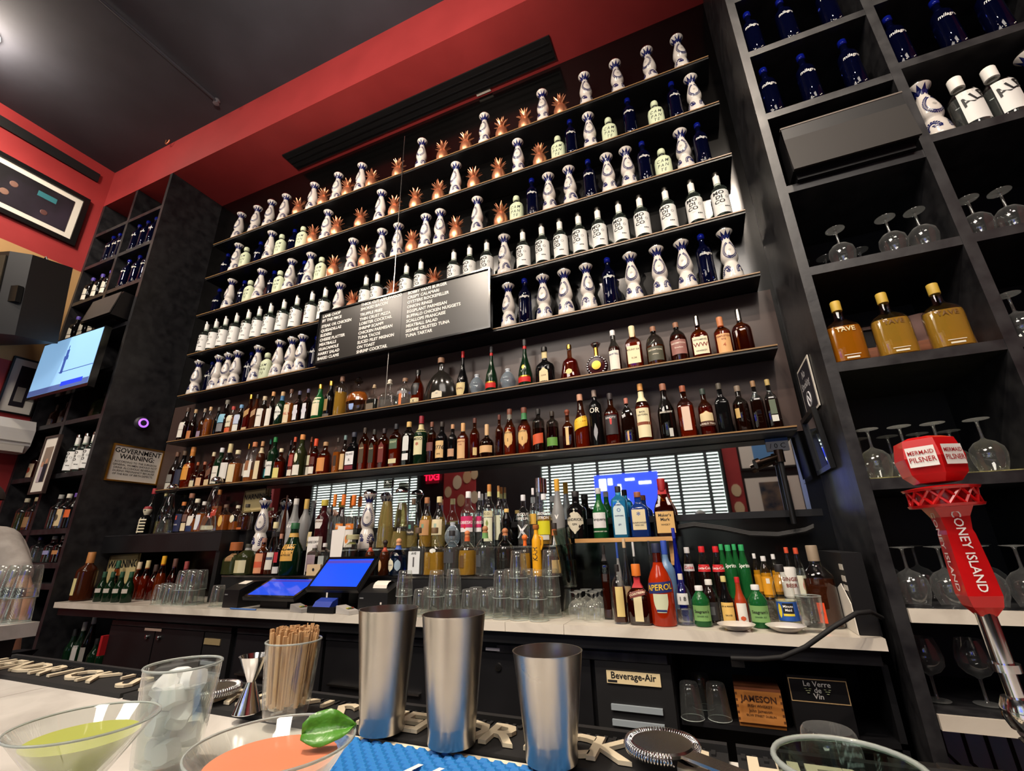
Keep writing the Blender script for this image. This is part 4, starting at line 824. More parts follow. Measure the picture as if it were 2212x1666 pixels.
# ------------------------------------------------------------------ lower step of the riser
L_ = [
 ('g', 30, 200, 1060, 'squat', DK, 'olive', 'a05a2c', [('8a6a48', .42, .66, dict(hw=.5))], dict(SQ, capr=2.2, cap0=.74), 'square olive bottle with wooden cube stopper'),
 ('g', 205, 380, 1080, 'dome', DK, 'olive', '3a3a30', [('b9b08a', .08, .48, dict(hw=.45, ac=-.3)), ('c4bd9c', .08, .48, dict(hw=.35, ac=.5))], dict(neck=('8d8d88', .8, .9)), 'round dark olive bottle with paired cream labels'),
 ('g', 388, 500, 1010, 'round', A, 'amber', '9a7060', [('cf8f6a', .05, .58, dict(hw=.95)), ('c2563a', .2, .36, dict(hw=.95))], {}, 'amber bottle with peach and red label'),
 ('g', 510, 606, 820, 'cone', G, 'amber_dark', 'd2c89a', [('d2cec0', .1, .42, dict(hw=1.0)), ('4a5468', .28, .33, dict(hw=.9))], dict(level=.3), 'tapered clear bottle with white label and cream cap'),
 ('g', 604, 686, 960, 'round', DK, 'black_glass', 'b0806a', [('a82430', .3, .55, dict(hw=.6)), ('c9c6c4', .04, .2, dict(hw=1.0))], {}, 'black bottle with red emblem and pale lower label'),
 ('g', 728, 918, 830, 'long', DK, 'green_dark', '1f5a34', [('d2a04a', .27, .58, dict(hw=.9, txt=[('CHARTREUSE', .35, .045, '4a3418'), ('O', .72, .12, '7a5a2a')]))], dict(neck=('c9a052', .72, .8)), 'large green liqueur bottle with golden label and gold ring'),
 ('g', 1010, 1130, 1085, 'cyl', S, 'smoky', 'c9c4c0', [('85757a', .12, .78, dict(hw=.9, txt=[('BRANDY', .35, .05, '4a3a3c')]))], dict(SQ), 'square grey bottle with mauve label'),
 ('g', 1138, 1244, 1070, 'cyl', G, 'clear_spirit', 'd0ccc8', [('9aa09a', .14, .6, dict(hw=.7))], dict(SQ), 'square clear bottle with grey green label'),
 ('g', 1448, 1592, 970, 'cyl', G, 'smoky', 'b9b48a', [('7a7a4a', .76, .82, dict(hw=1)), ('b0a8a0', .2, .42, dict(hw=.3))], dict(capr=2.6, cap0=.88, ), 'squat jar shaped bottle with pale green lid'),
 ('g', 1694, 1800, 1070, 'dome', DK, 'amber_dark', '2a1c18', [('c9b48a', .1, .45, OV(hw=.5))], dict(neck=('b8482f', .74, .86), ball=.015), 'brown tequila bottle with red neck band half behind the terminal'),
 ('g', 1870, 1980, 1070, 'dome', DK, 'amber_dark', '2a1c18', [('cdae80', .1, .5, OV(hw=.5, ac=-.4))], dict(neck=('b8482f', .74, .86), ball=.015), 'brown tequila bottle with red neck band beside the blue one'),
 ('g', 1998, 2186, 1060, 'dome', 'glass_blue', 'clear_spirit', 'cf9a70', [('d2cdb4', .12, .52, OV(hw=.45, ac=-.3, txt=[('Don Julio', .5, .05, '3a4a7a')])), ('9ab0c0', .14, .48, OV(hw=.35, ac=.6))], dict(neck=('3a5ab0', .78, .9), ball=.017), 'pale blue round tequila bottle with cream oval label'),
 ('h', 680, 866, 885, 'slope', G, 'clear_spirit', '5a4634', [('d2d6d8', .04, .5, dict(hw=.8, txt=[('AVE', .9, .07, 'ink')])), ('4a4a4c', .18, .38, dict(hw=.1))], dict(SQ), 'clear square tequila bottle with key drawing'),
 ('h', 874, 1076, 885, 'slope', G, 'gold_spirit', '6a5236', [('d8d8d4', .46, .56, OV(hw=.35, ac=.3)), ('7a5a2a', .14, .4, dict(hw=.1, ac=-.2))], dict(SQ, level=.48), 'golden square tequila bottle with key drawing'),
 ('h', 1102, 1288, 920, 'round', G, 'clear_spirit', '222226', [('3a3c40', .28, .52, dict(hw=.7))], {}, 'clear bottle with black cork and dark print'),
 ('h', 1270, 1468, 960, 'dome', G, 'gold_spirit', 'c9794a', [('5a4020', .2, .48, dict(hw=.3, ac=-.2))], dict(ball=.016, neck=('c2582a', .82, .92)), 'golden tequila flask with orange ball cork'),
 ('h', 1484, 1716, 905, 'dome', G, 'clear_spirit', 'a8744c', [('3f4246', .2, .45, dict(hw=.3, ac=-.3))], dict(ball=.017, neck=('6a9a5a', .8, .92)), 'clear tequila flask with ball cork and green ribbon'),
 ('h', 1730, 1950, 935, 'dome', G, 'smoky', 'b07048', [], dict(ball=.017), 'tequila flask with brown ball cork behind the stacked tumblers'),
 ('h', 2012, 2146, 1015, 'dome', G, 'gold_spirit', 'e0702a', [], dict(ball=.016, neck=('d8621c', .8, .92)), 'small golden flask with bright orange ball cork'),
 ('i', 706, 858, 722, 'slope', G, 'maroon', '2a2320', [('c9a56a', .06, .3, dict(hw=.6, ac=.3))], dict(neck=('b0603a', .76, .92), level=.36), 'half empty wine bottle with copper foil'),
]
bots(L_, -.222, 1.168, 'on the lower riser step', back=-.17)
x, w_ = px_width('i', 528, 640, -.222, 1.168); hh = z_on(980 + 740 / 4.81, x, -.222) - 1.168
t = thing('ceramic_tequila_bottle', 'bright yellow painted ceramic bottle with handle behind the stacked tumblers', 'bottle', (x, -.222, 1.168)); r_ = w_ * .42
P = [(0, 0), (r_, 0), (r_, hh * .55), (r_ * .95, hh * .7), (r_ * .6, hh * .78), (r_ * .45, hh * .82), (r_ * .45, hh * .92), (0, hh * .92)]; pm('kah_yellow', 'd99c1c', .3)
MB().lathe(P, 18).build('body', 'kah_yellow', t, .9); MB().lathe([(r_ * .5, hh * .9), (r_ * .7, hh * .93), (r_ * .65, hh), (0, hh)], 12).build('stopper', 'a8642a', t, .7)
MB().tube([(r_ * .6, 0, hh * .78), (r_ * 1.3, 0, hh * .74), (r_ * 1.35, 0, hh * .6), (r_ * .95, 0, hh * .5)], .006, 8).build('handle', 'kah_yellow', t, 1)
m = MB(); v, f = text_geo('KAH', .035, bold=.02); wrap(m, [(-y, x_ + hh * .42) for x_, y in v], f, P, 2, 1); m.build('lettering', 'ink', t)
bx = thing('wooden_box', 'small pale wooden box with black emblem in front of the green liqueur bottle', 'box', (-2.345, -.243, 1.168)); slab('box', 'c9b088', -.055, .055, -.022, .022, 0, .065, bx); MB().lathe([(0, -.001), (.009, 0), (.009, .001), (0, .001)], 10).build('emblem', 'ink', bx).rotation_euler = (PI / 2, 0, 0); bx.children[1].location = (0, -.0232, .035)
bx = thing('carton', 'white gift carton with golden pear picture on the lower riser step', 'carton', (-2.443, -.181, 1.168)); slab('box', 'dcd8d0', -.042, .05, -.02, .012, 0, .235, bx); o = MB().lathe([(0, -.001), (.022, 0), (.022, .001), (0, .001)], 12, k=1.3).build('pear_print', 'd09a3a', bx); o.rotation_euler = (PI / 2, 0, 0); o.location = (0, -.021, .1)
m = MB(); flat_text(m, 'RARE DRY', .022, (0, -.0213, .2), (1, 0, 0), (0, 0, 1), bold=.01); m.build('lettering', 'ink', bx)
for i, (px, w_, h_, tilt) in enumerate([(724, .035, .27, -.06), (729, .03, .29, .03)]):
    x = x_on(px, -.262, 1.168); o = slab('receipt_strip', 'dedad2', -w_, w_, -.0006 - .004 * i, .0006 - .004 * i, -.16, h_); o.location = (x, -.285, 1.168); o.rotation_euler = (-.05, tilt, 0)
    tag(o, ['white paper receipt strip standing beside the jar bottle', 'taller crumpled receipt strip behind the screen terminal'][i], 'receipt')
# ------------------------------------------------------------------ gin shelf under the mirror
GS = [
 ('i', 900, 1112, 395, 'round', DK, 'black_glass', '1c1a1c', [('c4bda8', .1, .62, dict(shape='diamond', hw=1.15, txt=[("HENDRICK'S", .56, .075, 'ink'), ('GIN', .38, .06, 'ink')]))], {}, 'black gin bottle with cream diamond label'),
 ('i', 1170, 1334, 360, 'slope', DK, 'green_mid', 'b4b4b4', [('d2d2d0', .2, .5, dict(hw=.95, txt=[('Tanqueray', .55, .075, 'ink')]))], dict(txt=[('LONDON DRY GIN', .13, .035, 'paper')]), 'green gin bottle with white label and silver cap'),
 ('i', 1378, 1552, 340, 'cyl', DK, 'aqua', '1c1e26', [('bcd0d4', .06, .7, dict(hw=.75, shape='arched', txt=[('BOMBAY', .88, .04, '2a3a6a'), ('O', .72, .1, '4a6a9a'), ('SAPPHIRE', .55, .04, '2a3a6a'), ('gin', .3, .05, '2a3a6a')]))], dict(SQ), 'bright aqua blue gin bottle with silver label'),
 ('i', 1566, 1770, 400, 'round', DK, 'blue_deep', '8a5236', [('d0c29c', .16, .6, dict(hw=.75, txt=[('GUNPOWDER', .34, .05, '3a3a4a'), ('IRISH GIN', .22, .045, '3a3a4a'), ('*', .7, .2, '5a6a9a')]))], dict(SQ), 'deep blue square gin bottle with parchment label'),
 ('i', 1824, 2052, 262, 'long', A, 'amber_dark', '8e1218', [('cfa86a', .06, .42, dict(hw=.95, txt=[("Maker's", .82, .07, 'ink'), ('Mark', .62, .075, 'ink'), ('WHISKY', .38, .04, 'ink')]))], dict(SQ, cap0=.78, neck=('a81a20', .72, .8)), 'bourbon bottle dipped in red wax with tan label'),
]
pm('blue_deep', '1c3f8e', .08, trans=.5, ior=1.3)
bots(GS, -.115, 1.3445, 'on the gold edged shelf')
for px, h_, m_, nm in [(1270, .28, 'black_glass', 'black'), (1312, .27, 'green_mid', 'green'), (1352, .3, 'aqua', 'aqua')]: pass
# ------------------------------------------------------------------ counter: spirits, mixers, plates
CT = [
 ('j', 606, 700, 280, 'cyl', S, 'amber_red', '1a1818', [('3a3232', .5, .6, dict(hw=.5))], dict(SQ, y=-.36, neck=('2a2424', .78, .88)), 'tall square amber bottle with clear cap'),
 ('j', 704, 864, 480, 'dome', G, 'amber_dark', '1c1818', [('d0bb7a', .12, .62, dict(hw=.55, ac=.25))], dict(y=-.455, level=.62), 'domed whiskey bottle with vertical cream label'),
 ('j', 768, 830, 250, 'tall', DK, 'frost', '2a4a9a', [], dict(y=-.28, cap0=.78), 'frosted bottle with blue screw cap'),
 ('j', 836, 930, 210, 'long', G, 'smoky', 'c4ab88', [('9a8260', .2, .4)], dict(y=-.34, level=.4), 'tall clear bottle with tan stopper'),
 ('j', 945, 1010, 245, 'long', G, 'clear_spirit', 'c8c8c8', [('b5783f', .5, .6, dict(hw=1.1)), ('dcd8cc', .3, .46)], dict(y=-.28, cap0=.8), 'clear bottle with white and red cap'),
 ('j', 872, 1122, 475, 'squat', A, 'amber_dark', 'd07020', [('d0c49a', .06, .54, dict(hw=.38)), ('6a2a20', .46, .56, dict(hw=.7, slant=.25, txt=[('COINTREAU', .5, .05, 'e0d0b0')]))], dict(SQ, y=-.46, neck=('b01c24', .6, .78), capr=1.5, cap0=.8), 'square brown liqueur bottle with orange cap and red ribbon'),
 ('j', 1118, 1190, 235, 'long', G, 'smoky', '20242c', [], dict(y=-.3, cap0=.82), 'clear bottle with black capsule'),
 ('j', 1092, 1366, 260, 'slope', DK, 'aperol', '1c2440', [('1f2c66', .39, .52, dict(hw=1.15, slant=.08, txt=[('APEROL', .5, .1, 'e0b82a')])), ('c9cfae', .16, .38, dict(hw=.6, shape='shield')), ('1f2c66', .17, .195, dict(hw=.4))], dict(y=-.455, neck=('glass_smoke', .76, .9)), 'orange red aperitif bottle with navy slanted label'),
 ('j', 1240, 1428, 230, 'round', DK, 'frost_blue', '2a49a8', [], dict(y=-.33, cap0=.82), 'frosted bottle fading to blue with blue cap'),
 ('j', 1366, 1486, 100, 'long', DK, 'cobalt', '1a2a9a', [], dict(y=-.30, ws=.8), 'tall cobalt blue bottle'),
 ('j', 1372, 1552, 575, 'dome', G, 'clear_spirit', 'd2cabc', [('c6c8c4', .4, .62, dict(hw=.7, txt=[('1 8', .5, .11, 'ink')]))], dict(y=-.43, level=.3), 'short clear bottle with white numbered label'),
 ('k', 196, 396, 700, 'pet', DK, 'green_mid', 'dcdcda', [('6f9a5a', .14, .52, dict(hw=1.15, txt=[("Seagram's", .6, .1, 'ink'), ('GINGER ALE', .3, .05, '2a4a2a')]))], dict(y=-.44, capr=1.15), 'green ginger ale bottle with white cap beside the clear numbered bottle'),
 ('k', 318, 480, 635, 'pet', G, 'cola', 'd8d6d0', [('26262a', .1, .5, dict(hw=1.0)), ('55585a', .22, .4, dict(hw=.35))], dict(y=-.39, capr=1.3), 'clear plastic bottle with white lid and dark label'),
 ('k', 492, 646, 600, 'long', DK, 'black_glass', 'c9bd7a', [('d8b262', .06, .46, dict(hw=1.0, txt=[('LEA & PERRINS', .8, .045, 'ink'), ('SAUCE', .35, .045, 'ink')]))], dict(y=-.385), 'brown sauce bottle with orange tan label'),
 ('k', 640, 786, 610, 'long', DK, 'hot_sauce', 'b81c20', [('d8d4cc', .05, .46, dict(hw=.8)), ('c2532c', .1, .2, dict(hw=.4, shape='oval'))], dict(y=-.385), 'red hot sauce bottle with white label'),
 ('k', 790, 1006, 690, 'pet', DK, 'green_mid', 'dcdcda', [('6f9a5a', .14, .52, dict(hw=1.15, txt=[("Seagram's", .6, .1, 'ink'), ('GINGER ALE', .3, .05, '2a4a2a')]))], dict(y=-.42, capr=1.15), 'green ginger ale bottle with white cap beside the hot sauce'),
 ('k', 1072, 1316, 480, 'pet', G, 'lemonade', '1c1a1c', [('1f4fa0', .1, .4, dict(hw=1.2)), ('111114', .22, .38, dict(hw=.5, txt=[('Minute', .68, .055, 'white'), ('Maid', .32, .055, 'white')])), ('d8c234', .18, .215, dict(hw=.5)), ('d8c234', .14, .38, dict(hw=.18, shape='oval', ac=-.8))], dict(y=-.37, level=.42), 'lemonade bottle with blue label and black cap'),
 ('k', 1418, 1776, 280, 'round', G, 'amber_dark', '8a7a66', [('e04a20', .06, .3, dict(hw=.3, ac=-.45, txt=[('4', .5, .1, '7a1c0c')]))], dict(y=-.36, k=.7, level=.58, cap0=.8), 'large brown whiskey bottle with orange price tag'),
]
pm('frost_blue', '7ba3cf', .3, trans=.4); pm('hot_sauce', '9a3414', .3); liq('lemonade', 'd8dcb8', .5)
bots(CT, -.42, 1.0005, 'on the marble counter')
rz_ = thing('foil_riser', 'low box wrapped in crumpled foil under the soda bottles', 'riser', (.16, -.18, 1.0))
noisy('foil', 'c9c6c0', '8d8984', 22, .25, .5, metal=1); slab('box', 'foil', -.33, .16, -.11, .13, 0, .082, rz_)
SO = [
 ('k', 116, 246, 300, 'soda', G, 'cola', 'c9c9c9', [('b8b4b4', .52, .66, dict(hw=1.1, txt=[('Coke', .5, .09, 'b02028')]))], {}, 'silver capped diet cola glass bottle'),
 ('k', 268, 414, 290, 'soda', G, 'cola', 'c41820', [('b81a20', .5, .64, dict(hw=1.2, txt=[('Coca-Cola', .5, .07, 'white')]))], {}, 'red capped cola glass bottle beside the diet cola'),
 ('k', 424, 566, 290, 'soda', G, 'cola', 'c41820', [('b81a20', .5, .64, dict(hw=1.2, txt=[('Coca-Cola', .5, .07, 'white')]))], {}, 'red capped cola glass bottle beside the green sodas'),
 ('k', 556, 690, 275, 'soda', DK, 'green_mid', '2a9a5a', [], dict(txt=[('Sprite', .6, .1, 'white')]), 'green lemon soda glass bottle beside the cola'),
 ('k', 706, 836, 272, 'soda', DK, 'green_mid', '2a9a5a', [], dict(txt=[('Sprite', .6, .1, 'white')]), 'green lemon soda glass bottle beside the orange juices'),
 ('k', 500, 600, 268, 'soda', DK, 'green_mid', '2a9a5a', [], dict(y=-.12), 'green lemon soda glass bottle behind the cola'),
 ('k', 640, 740, 268, 'soda', DK, 'green_mid', '2a9a5a', [], dict(y=-.12), 'green lemon soda glass bottle behind its green neighbours'),
 ('k', 846, 930, 365, 'pet', G, 'juice', 'd8d8d8', [('d8961c', .1, .5, dict(hw=1.1))], dict(y=-.12), 'orange juice bottle at the back beside the green sodas'),
 ('k', 922, 1052, 392, 'pet', G, 'juice', 'd8d8d8', [('d8961c', .1, .52, dict(hw=1.2)), ('e0d8c8', .36, .48, dict(hw=.3))], {}, 'orange juice bottle with white cap in front'),
 ('k', 1040, 1140, 372, 'pet', G, 'juice', 'd8d8d8', [('d8961c', .1, .5, dict(hw=1.1))], dict(y=-.12), 'orange juice bottle behind the lemonade'),
 ('k', 1196, 1296, 300, 'soda', G, 'clear_spirit', 'c2482a', [('c9cfc0', .1, .4)], dict(y=-.14), 'clear soda bottle with orange red cap at the back'),
 ('k', 1296, 1410, 306, 'soda', G, 'clear_spirit', 'c2482a', [('d4d4c0', .08, .46, dict(hw=1.0)), ('b8402a', .14, .4, dict(hw=.55, shape='oval', ac=.5))], {}, 'clear soda bottle with orange red cap and round red emblem'),
]
liq('juice', 'd0921c', .3)
bots(SO, -.24, 1.0835, 'on the foil box')
x, w_ = px_width('k', 1150, 1298, -.19, 1.0835)
t = thing('drink_can', 'white ginger beer can behind the lemonade bottle', 'can', (x, -.19, 1.0835)); MB().lathe([(0, 0), (.027, 0), (.033, .008), (.033, .112), (.027, .122), (0, .12)], 18).build('can_body', 'c9c6c2', t, .6)
m = MB(); 
for s, z in (('GINGER', .075), ('BEER', .05)): v, f = text_geo(s, .02, bold=.02); wrap(m, [(a, b + z) for a, b in v], f, [(.033, 0), (.033, .2)], 2, 1)
m.build('lettering', '7a2a20', t)
for i, (px, py) in enumerate([(1590, 1352), (1698, 1360)]):
    p = on_z(px, py, 1.005); t = thing('plate', ['small white plate in front of the green ginger ale', 'small white plate holding a heap of salt'][i], 'plate', (p.x, -.495 + .01 * i, 1.0))
    MB().lathe([(0, .0), (.035, 0), (.042, .004), (.066, .019), (.068, .021), (.066, .0215), (.04, .009), (0, .008)], 28).build('dish', 'ceramic', t, .9)
    if i: MB().lathe([(.044, .0105), (.03, .014), (0, .016)], 20).build('salt', 'white', t, .9)
# ------------------------------------------------------------------ glassware
def tumbler(label, loc, group=None, up=False, rz=0):
    t = thing('glass_tumbler', label, 'glass', loc, rz, group)
    P = [(.043, 0), (.0425, .012), (.040, .05), (.036, .10), (.033, .118), (.030, .1215), (0, .122), (.026, .11), (.034, .095), (.038, .05), (.0408, .012), (.043, 0)]
    o = MB().lathe(P[:7], 20, lobes=10, amp=.012).build('glass_wall', 'glass_wall', t, .8)
    b = MB().lathe([(.0405, .003), (.038, .05), (.034, .096), (.028, .106), (0, .108)], 20).build('glass_base', 'glass_clear', t, .8)
    MB().tube([(.0428 * math.cos(a), .0428 * math.sin(a), .0015) for a in [2 * PI * k / 24 for k in range(24)]], .0016, 6, True).build('rim', 'glass_rim', t, 2)
    if up:
        for c in t.children: c.rotation_euler = (PI, 0, 0); c.location = (0, 0, .122)
    return t
pm('glass_rim', 'cfd8d4', .08, trans=.6, ior=1.3)
TP = None
def tum(loc, label, group):
    global TP
    if TP is None: TP = tumbler(label, loc, group); return TP
    return dup(TP, loc, random.uniform(0, 1), label, group)
def zl(x, y=0): return 820 + x / 4.424
stack = [(1525, -.475, 2), (1340, -.47, 3), (1160, -.46, 2), (1010, -.455, 1), (845, -.455, 1), (690, -.47, 1), (540, -.475, 2), (395, -.475, 1), (225, -.485, 2),
         (1655, -.36, 3), (1440, -.36, 2), (1260, -.355, 2), (1085, -.35, 1), (920, -.35, 1), (700, -.365, 2), (470, -.365, 1)]
its = [[x_on(zl(zx), y, 1.0), y, .0438, x_on(zl(zx), y, 1.0), lv] for zx, y, lv in stack]; relax(its, .07)
for k, (x, y, _, _, lv) in enumerate(its):
    for q in range(lv):
        row = 'front' if k < 9 else 'rear'; n_ = k + 1 if k < 9 else k - 8
        tum((x, y, 1.0 + .0015 + q * .0872), 'upturned tumbler, ' + ['bottom', 'second', 'third'][q] + ' level, ' + ordn(n_) + ' stack from the cordial bottles, ' + row + ' row', 'upturned tumblers stacked on the counter')
for k, (px, y, lv) in enumerate([(340, -.46, 1), (363, -.46, 1), (385, -.455, 2), (408, -.455, 2), (352, -.37, 1), (376, -.37, 1), (400, -.365, 2), (424, -.37, 2), (466, -.46, 1)]):
    x = x_on(px, y, 1.0)
    for q in range(lv): tum((x, y, 1.0015 + q * .0872), 'upturned tumbler near the warning plaque, ' + ['lower', 'upper'][q] + ' level, ' + ordn(k + 1) + ' place from the cognac', 'upturned tumblers beside the warning plaque')
t = thing('tumbler_tower', 'leaning tower of nested upright tumblers on an upturned glass beside the riser', 'glasses', (x_on(1236, -.32, 1.0), -.312, 1.0)); 
m = MB().lathe([(.043, 0), (.040, .05), (.033, .118), (0, .122)], 18).build('glass', 'glass_clear', t, .8)
for k in range(3):
    o = MB().lathe([(0, 0), (.031, .001), (.033, .004), (.043, .122), (.041, .121), (.032, .01), (0, .008)], 18).build('glass', 'glass_tint', t, .8); o.location = (-.002 - .006 * k, 0, .124 + k * .075); o.rotation_euler = (0, -.06 * (k + 1), 0)
def wine(label, loc, group, s=1.0, small=False, up=False):
    t = thing('wine_glass', label, 'glass', loc, 0, group)
    if small: P = [(.030, 0), (.034, .02), (.037, .04), (.034, .062), (.02, .078), (.007, .084), (.0045, .09)]; st = .115; fr = .028
    else: P = [(.036, 0), (.045, .03), (.050, .06), (.046, .085), (.03, .104), (.01, .114), (.005, .12)]; st = .19; fr = .037
    MB().lathe(P, 22).build('bowl', 'glass_wall', t, 1.2)
    MB().lathe([(.005, P[-1][1]), (.0042, P[-1][1] + .02), (.0045, st - .012), (.008, st - .005)], 10).build('stem', 'glass_wall', t, 1.2)
    MB().lathe([(.008, st - .005), (fr * .6, st - .003), (fr, st - .001), (fr, st), (0, st + .0015)], 22).build('foot', 'glass_wall', t, 1)
    if up:
        for c in t.children: c.rotation_euler = (PI, 0, 0); c.location = (0, 0, st + .002)
    t.scale = (s, s, s); return t
WP = {}
def wg(loc, label, group, key, s=1.0, small=False):
    if key not in WP: WP[key] = wine(label, loc, group, s, small); return
    o = dup(WP[key], loc, 0, label, group)
for k, (zx, y) in enumerate([(1890, -.44), (2045, -.44), (1930, -.37), (2080, -.37), (1990, -.30), (2120, -.30)]):
    wg((x_on(zl(zx), y, 1.0), y, 1.0015), 'small upturned stemmed glass between tumblers and square amber bottle, ' + ordn(k // 2 + 1) + ' row, ' + ['tumbler', 'bottle'][k % 2] + ' side', 'small stemmed glasses on the counter', 's', 1.0, True)
# right cabinet glasses: rows by shelf
def row_glass(pxs, y, z, where, key='w', s=1.0, lo=.572, hi=1.083):
    its = [[clampx(x_on(px, y, z), lo, hi, .052)] for px in pxs]; its = [[i[0], y, .0505, i[0]] for i in its]; 
    for _ in range(60):
        relax(its, .4, 1)
        for i in its: i[0] = clampx(i[0], lo, hi, .052)
    for k, i in enumerate(its): wg((clampx(i[0], lo, hi, .052), y, z + .0015), 'upturned wine glass, ' + ordn(k + 1) + ' from the alcove, ' + where, 'upturned wine glasses in the tall cabinet', key, s)
row_glass([1828, 1940, 2006], -.475, 2.44, 'front row, cubby above the golden bottles')
row_glass([1752, 1800, 1880, 1965], -.24, 2.44, 'back row, cubby above the golden bottles')
row_glass([2128, 2196], -.475, 2.44, 'front row, cubby above the narrow dark cubby', lo=1.127, hi=1.698)
row_glass([2135, 2190], -.24, 2.44, 'back row, cubby above the narrow dark cubby', lo=1.127, hi=1.698)
row_glass([2186], -.475, 1.99, 'narrow dark cubby beside the golden bottles', lo=1.127, hi=1.698)
row_glass([1862, 1925, 2000, 2150], -.475, 1.528, 'front row, cubby with woven liner')
row_glass([1890, 1945, 2010, 2080], -.27, 1.528, 'back row, cubby with woven liner')
row_glass([1938, 1985, 2052, 2150], -.475, 1.095, 'front row, cubby with marble edge')
row_glass([1950, 2000, 2060, 2120], -.25, 1.095, 'back row, cubby with marble edge')
for k, px in enumerate([2008, 2135]):
    x = clampx(x_on(px, -.40, .795), .572, 1.083, .053); t = wine('upright wine glass in the lowest dark cubby, ' + ['nearer the alcove', 'farther from the alcove'][k], (x, -.40, .7955), None, 1.0, False, True)
for z, nm in ((1.09, 'middle'), (.79, 'lowest')):
    o = slab('shelf_edging', 'marble', .572, 1.084, YK - .012, YK + .002, z - .038, z + .004); tag(o, 'pale marble edging strip along the ' + nm + ' cubby of the tall cabinet', 'edging')
noisy('liner', '8a8450', '5a5632', 60, .7, .6)
o = slab('shelf_liner', 'liner', .575, 1.08, YK + .01, -.03, 1.5255, 1.529); tag(o, 'yellow green woven net liner under the wine glasses', 'liner')
# ------------------------------------------------------------------ right cabinet: bottles, loudspeaker, mug
CELLS = [(LW + .041, -5.231), (-5.189, XL - .041), (.572, 1.084), (1.126, 1.699), (1.741, 2.859)]
def cellx(x, r):
    lo, hi = min(CELLS, key=lambda c: 0 if c[0] <= x <= c[1] else min(abs(x - c[0]), abs(x - c[1]))); return clampx(x, lo, hi, r)
def blue(px, y, z, lab, grp): return dup(PROTO['M'], (cellx(x_on(px, y, z), .052), y, z + .001), -.1, lab, grp)
for k, px in enumerate([1631, 1713, 1805]): blue(px, -.485, 3.79, 'cobalt blue glass bottle, ' + ordn(k + 1) + ' from the alcove, upper cubby over the loudspeaker', 'blue bottles in the tall cabinet')
for k, px in enumerate([1666, 1763, 1858]): blue(px, -.485, 3.345, 'cobalt blue glass bottle, ' + ordn(k + 1) + ' from the alcove, cubby right above the loudspeaker', 'blue bottles in the tall cabinet')
for k, px in enumerate([1957, 2070, 2173]): blue(px, -.485, 3.39, 'cobalt blue glass bottle, ' + ordn(k + 1) + ' from the divider, cubby above the white-capped gin', 'blue bottles in the tall cabinet')
for k, px in enumerate([1905, 2010, 2110]): blue(px, -.485, 3.83, 'cobalt blue glass bottle, ' + ordn(k + 1) + ' from the divider, highest second-column cubby', 'blue bottles in the tall cabinet')
for k, (px, lb) in enumerate([(2034, 'blue painted ceramic decanter beside white-capped bottles in the tall cabinet'), (2290, 'blue painted ceramic decanter at the far side of the white-capped bottles')]):
    o = dup(PROTO['C'], (cellx(x_on(px, -.465, 2.95), .062), -.465, 2.951), .2, lb); o.scale = (1.1, 1.1, 1.1)
    if 'group' in o: del o['group']
for k, px in enumerate([2112, 2190]):
    x = x_on(px, -.475, 2.95)
    vbottle('gin_bottle', 'clear gin bottle with big white cap and slanted black letters, ' + ['beside the ceramic decanter', 'farther from the divider'][k], None, (x, -.475, 2.951), 'round', .30, .112, 'glass_clear', 'clear_spirit', .56, 'white', [('paper_white', .06, .60, dict(hw=.8))], capr=1.35, cap0=.80)
    m = MB(); v, f = text_geo('ALB', .062, bold=.02); P_ = [(.056, 0), (.056, .3)]; c, q = math.cos(.45), math.sin(.45)
    wrap(m, [(a * c - b * q + .004, a * q + b * c + .135) for a, b in v], f, P_, 2, 1, .05, .0018); m.build('lettering', 'ink', bpy.data.objects[('gin_bottle' if k == 0 else 'gin_bottle.001')])
t = thing('flat_loudspeaker', 'wide flat black loudspeaker lying in a cubby under the blue bottles', 'loudspeaker', (.835, -.36, 2.886)); pm('grille', '24211f', .6)
m = MB(); m.prism([(-.235, -.22, .035), (.235, -.22, .035), (.235, -.22, .29), (-.235, -.22, .29)], (0, .4, 0)); m.build('cabinet_box', 'plastic_black', t); 
MB().prism([(-.235, -.23, .03), (.235, -.23, .03), (.235, -.20, .295), (-.235, -.20, .295)], (0, -.012, 0)).build('grille', 'grille', t)
slab('base', 'plastic_black', -.22, .22, -.2, .18, 0, .035, t); slab('trim_edge', '6a6058', -.238, .238, -.222, -.205, .29, .298, t)
for k, (px, cut) in enumerate([(1811, 0), (1947, 0), (2065, 0)]):
    x = cellx(x_on(px, -.485, 1.99), .066)
    vbottle('tequila_bottle', 'golden flask tequila bottle with yellow cap, ' + ordn(k + 1) + ' from the alcove, beside the wooden box', None, (x, -.485, 1.991), 'flask', .285, .13, 'glass_clear', 'gold_deep' if k == 0 else 'gold_spirit', .56, 'b99a3a', [('d8d4c0', .05, .075, dict(hw=.35)), ('d8d4c0', .1, .11, dict(hw=.45))], n=3, k=.55, cap0=.84, txt=[('TAVE', .5, .1, 'd8ca9a' if k == 0 else '6a4a1c')]) if liq('gold_deep', 'b06a10', .45) else 0
o = slab('wooden_crate_board', 'wood_red', .66, 1.06, -.33, -.31, 1.9905, 2.10); tag(o, 'reddish wooden box board behind the golden tequila bottles', 'box')
t = thing('ceramic_mug', 'pinkish carved ceramic mug behind the last golden tequila bottle', 'mug', (x_on(2010, -.3, 2.1), -.24, 1.991)); MB().lathe([(0, .11), (.03, .11), (.036, .13), (.042, .2), (.046, .25), (.04, .25), (.03, .14), (0, .13)], 18, lobes=5, amp=.05).build('cup', '9a7468', t, 1); MB().lathe([(0, 0), (.05, 0), (.05, .11), (0, .11)], 12).build('pedestal', 'black_matte', t, .6)
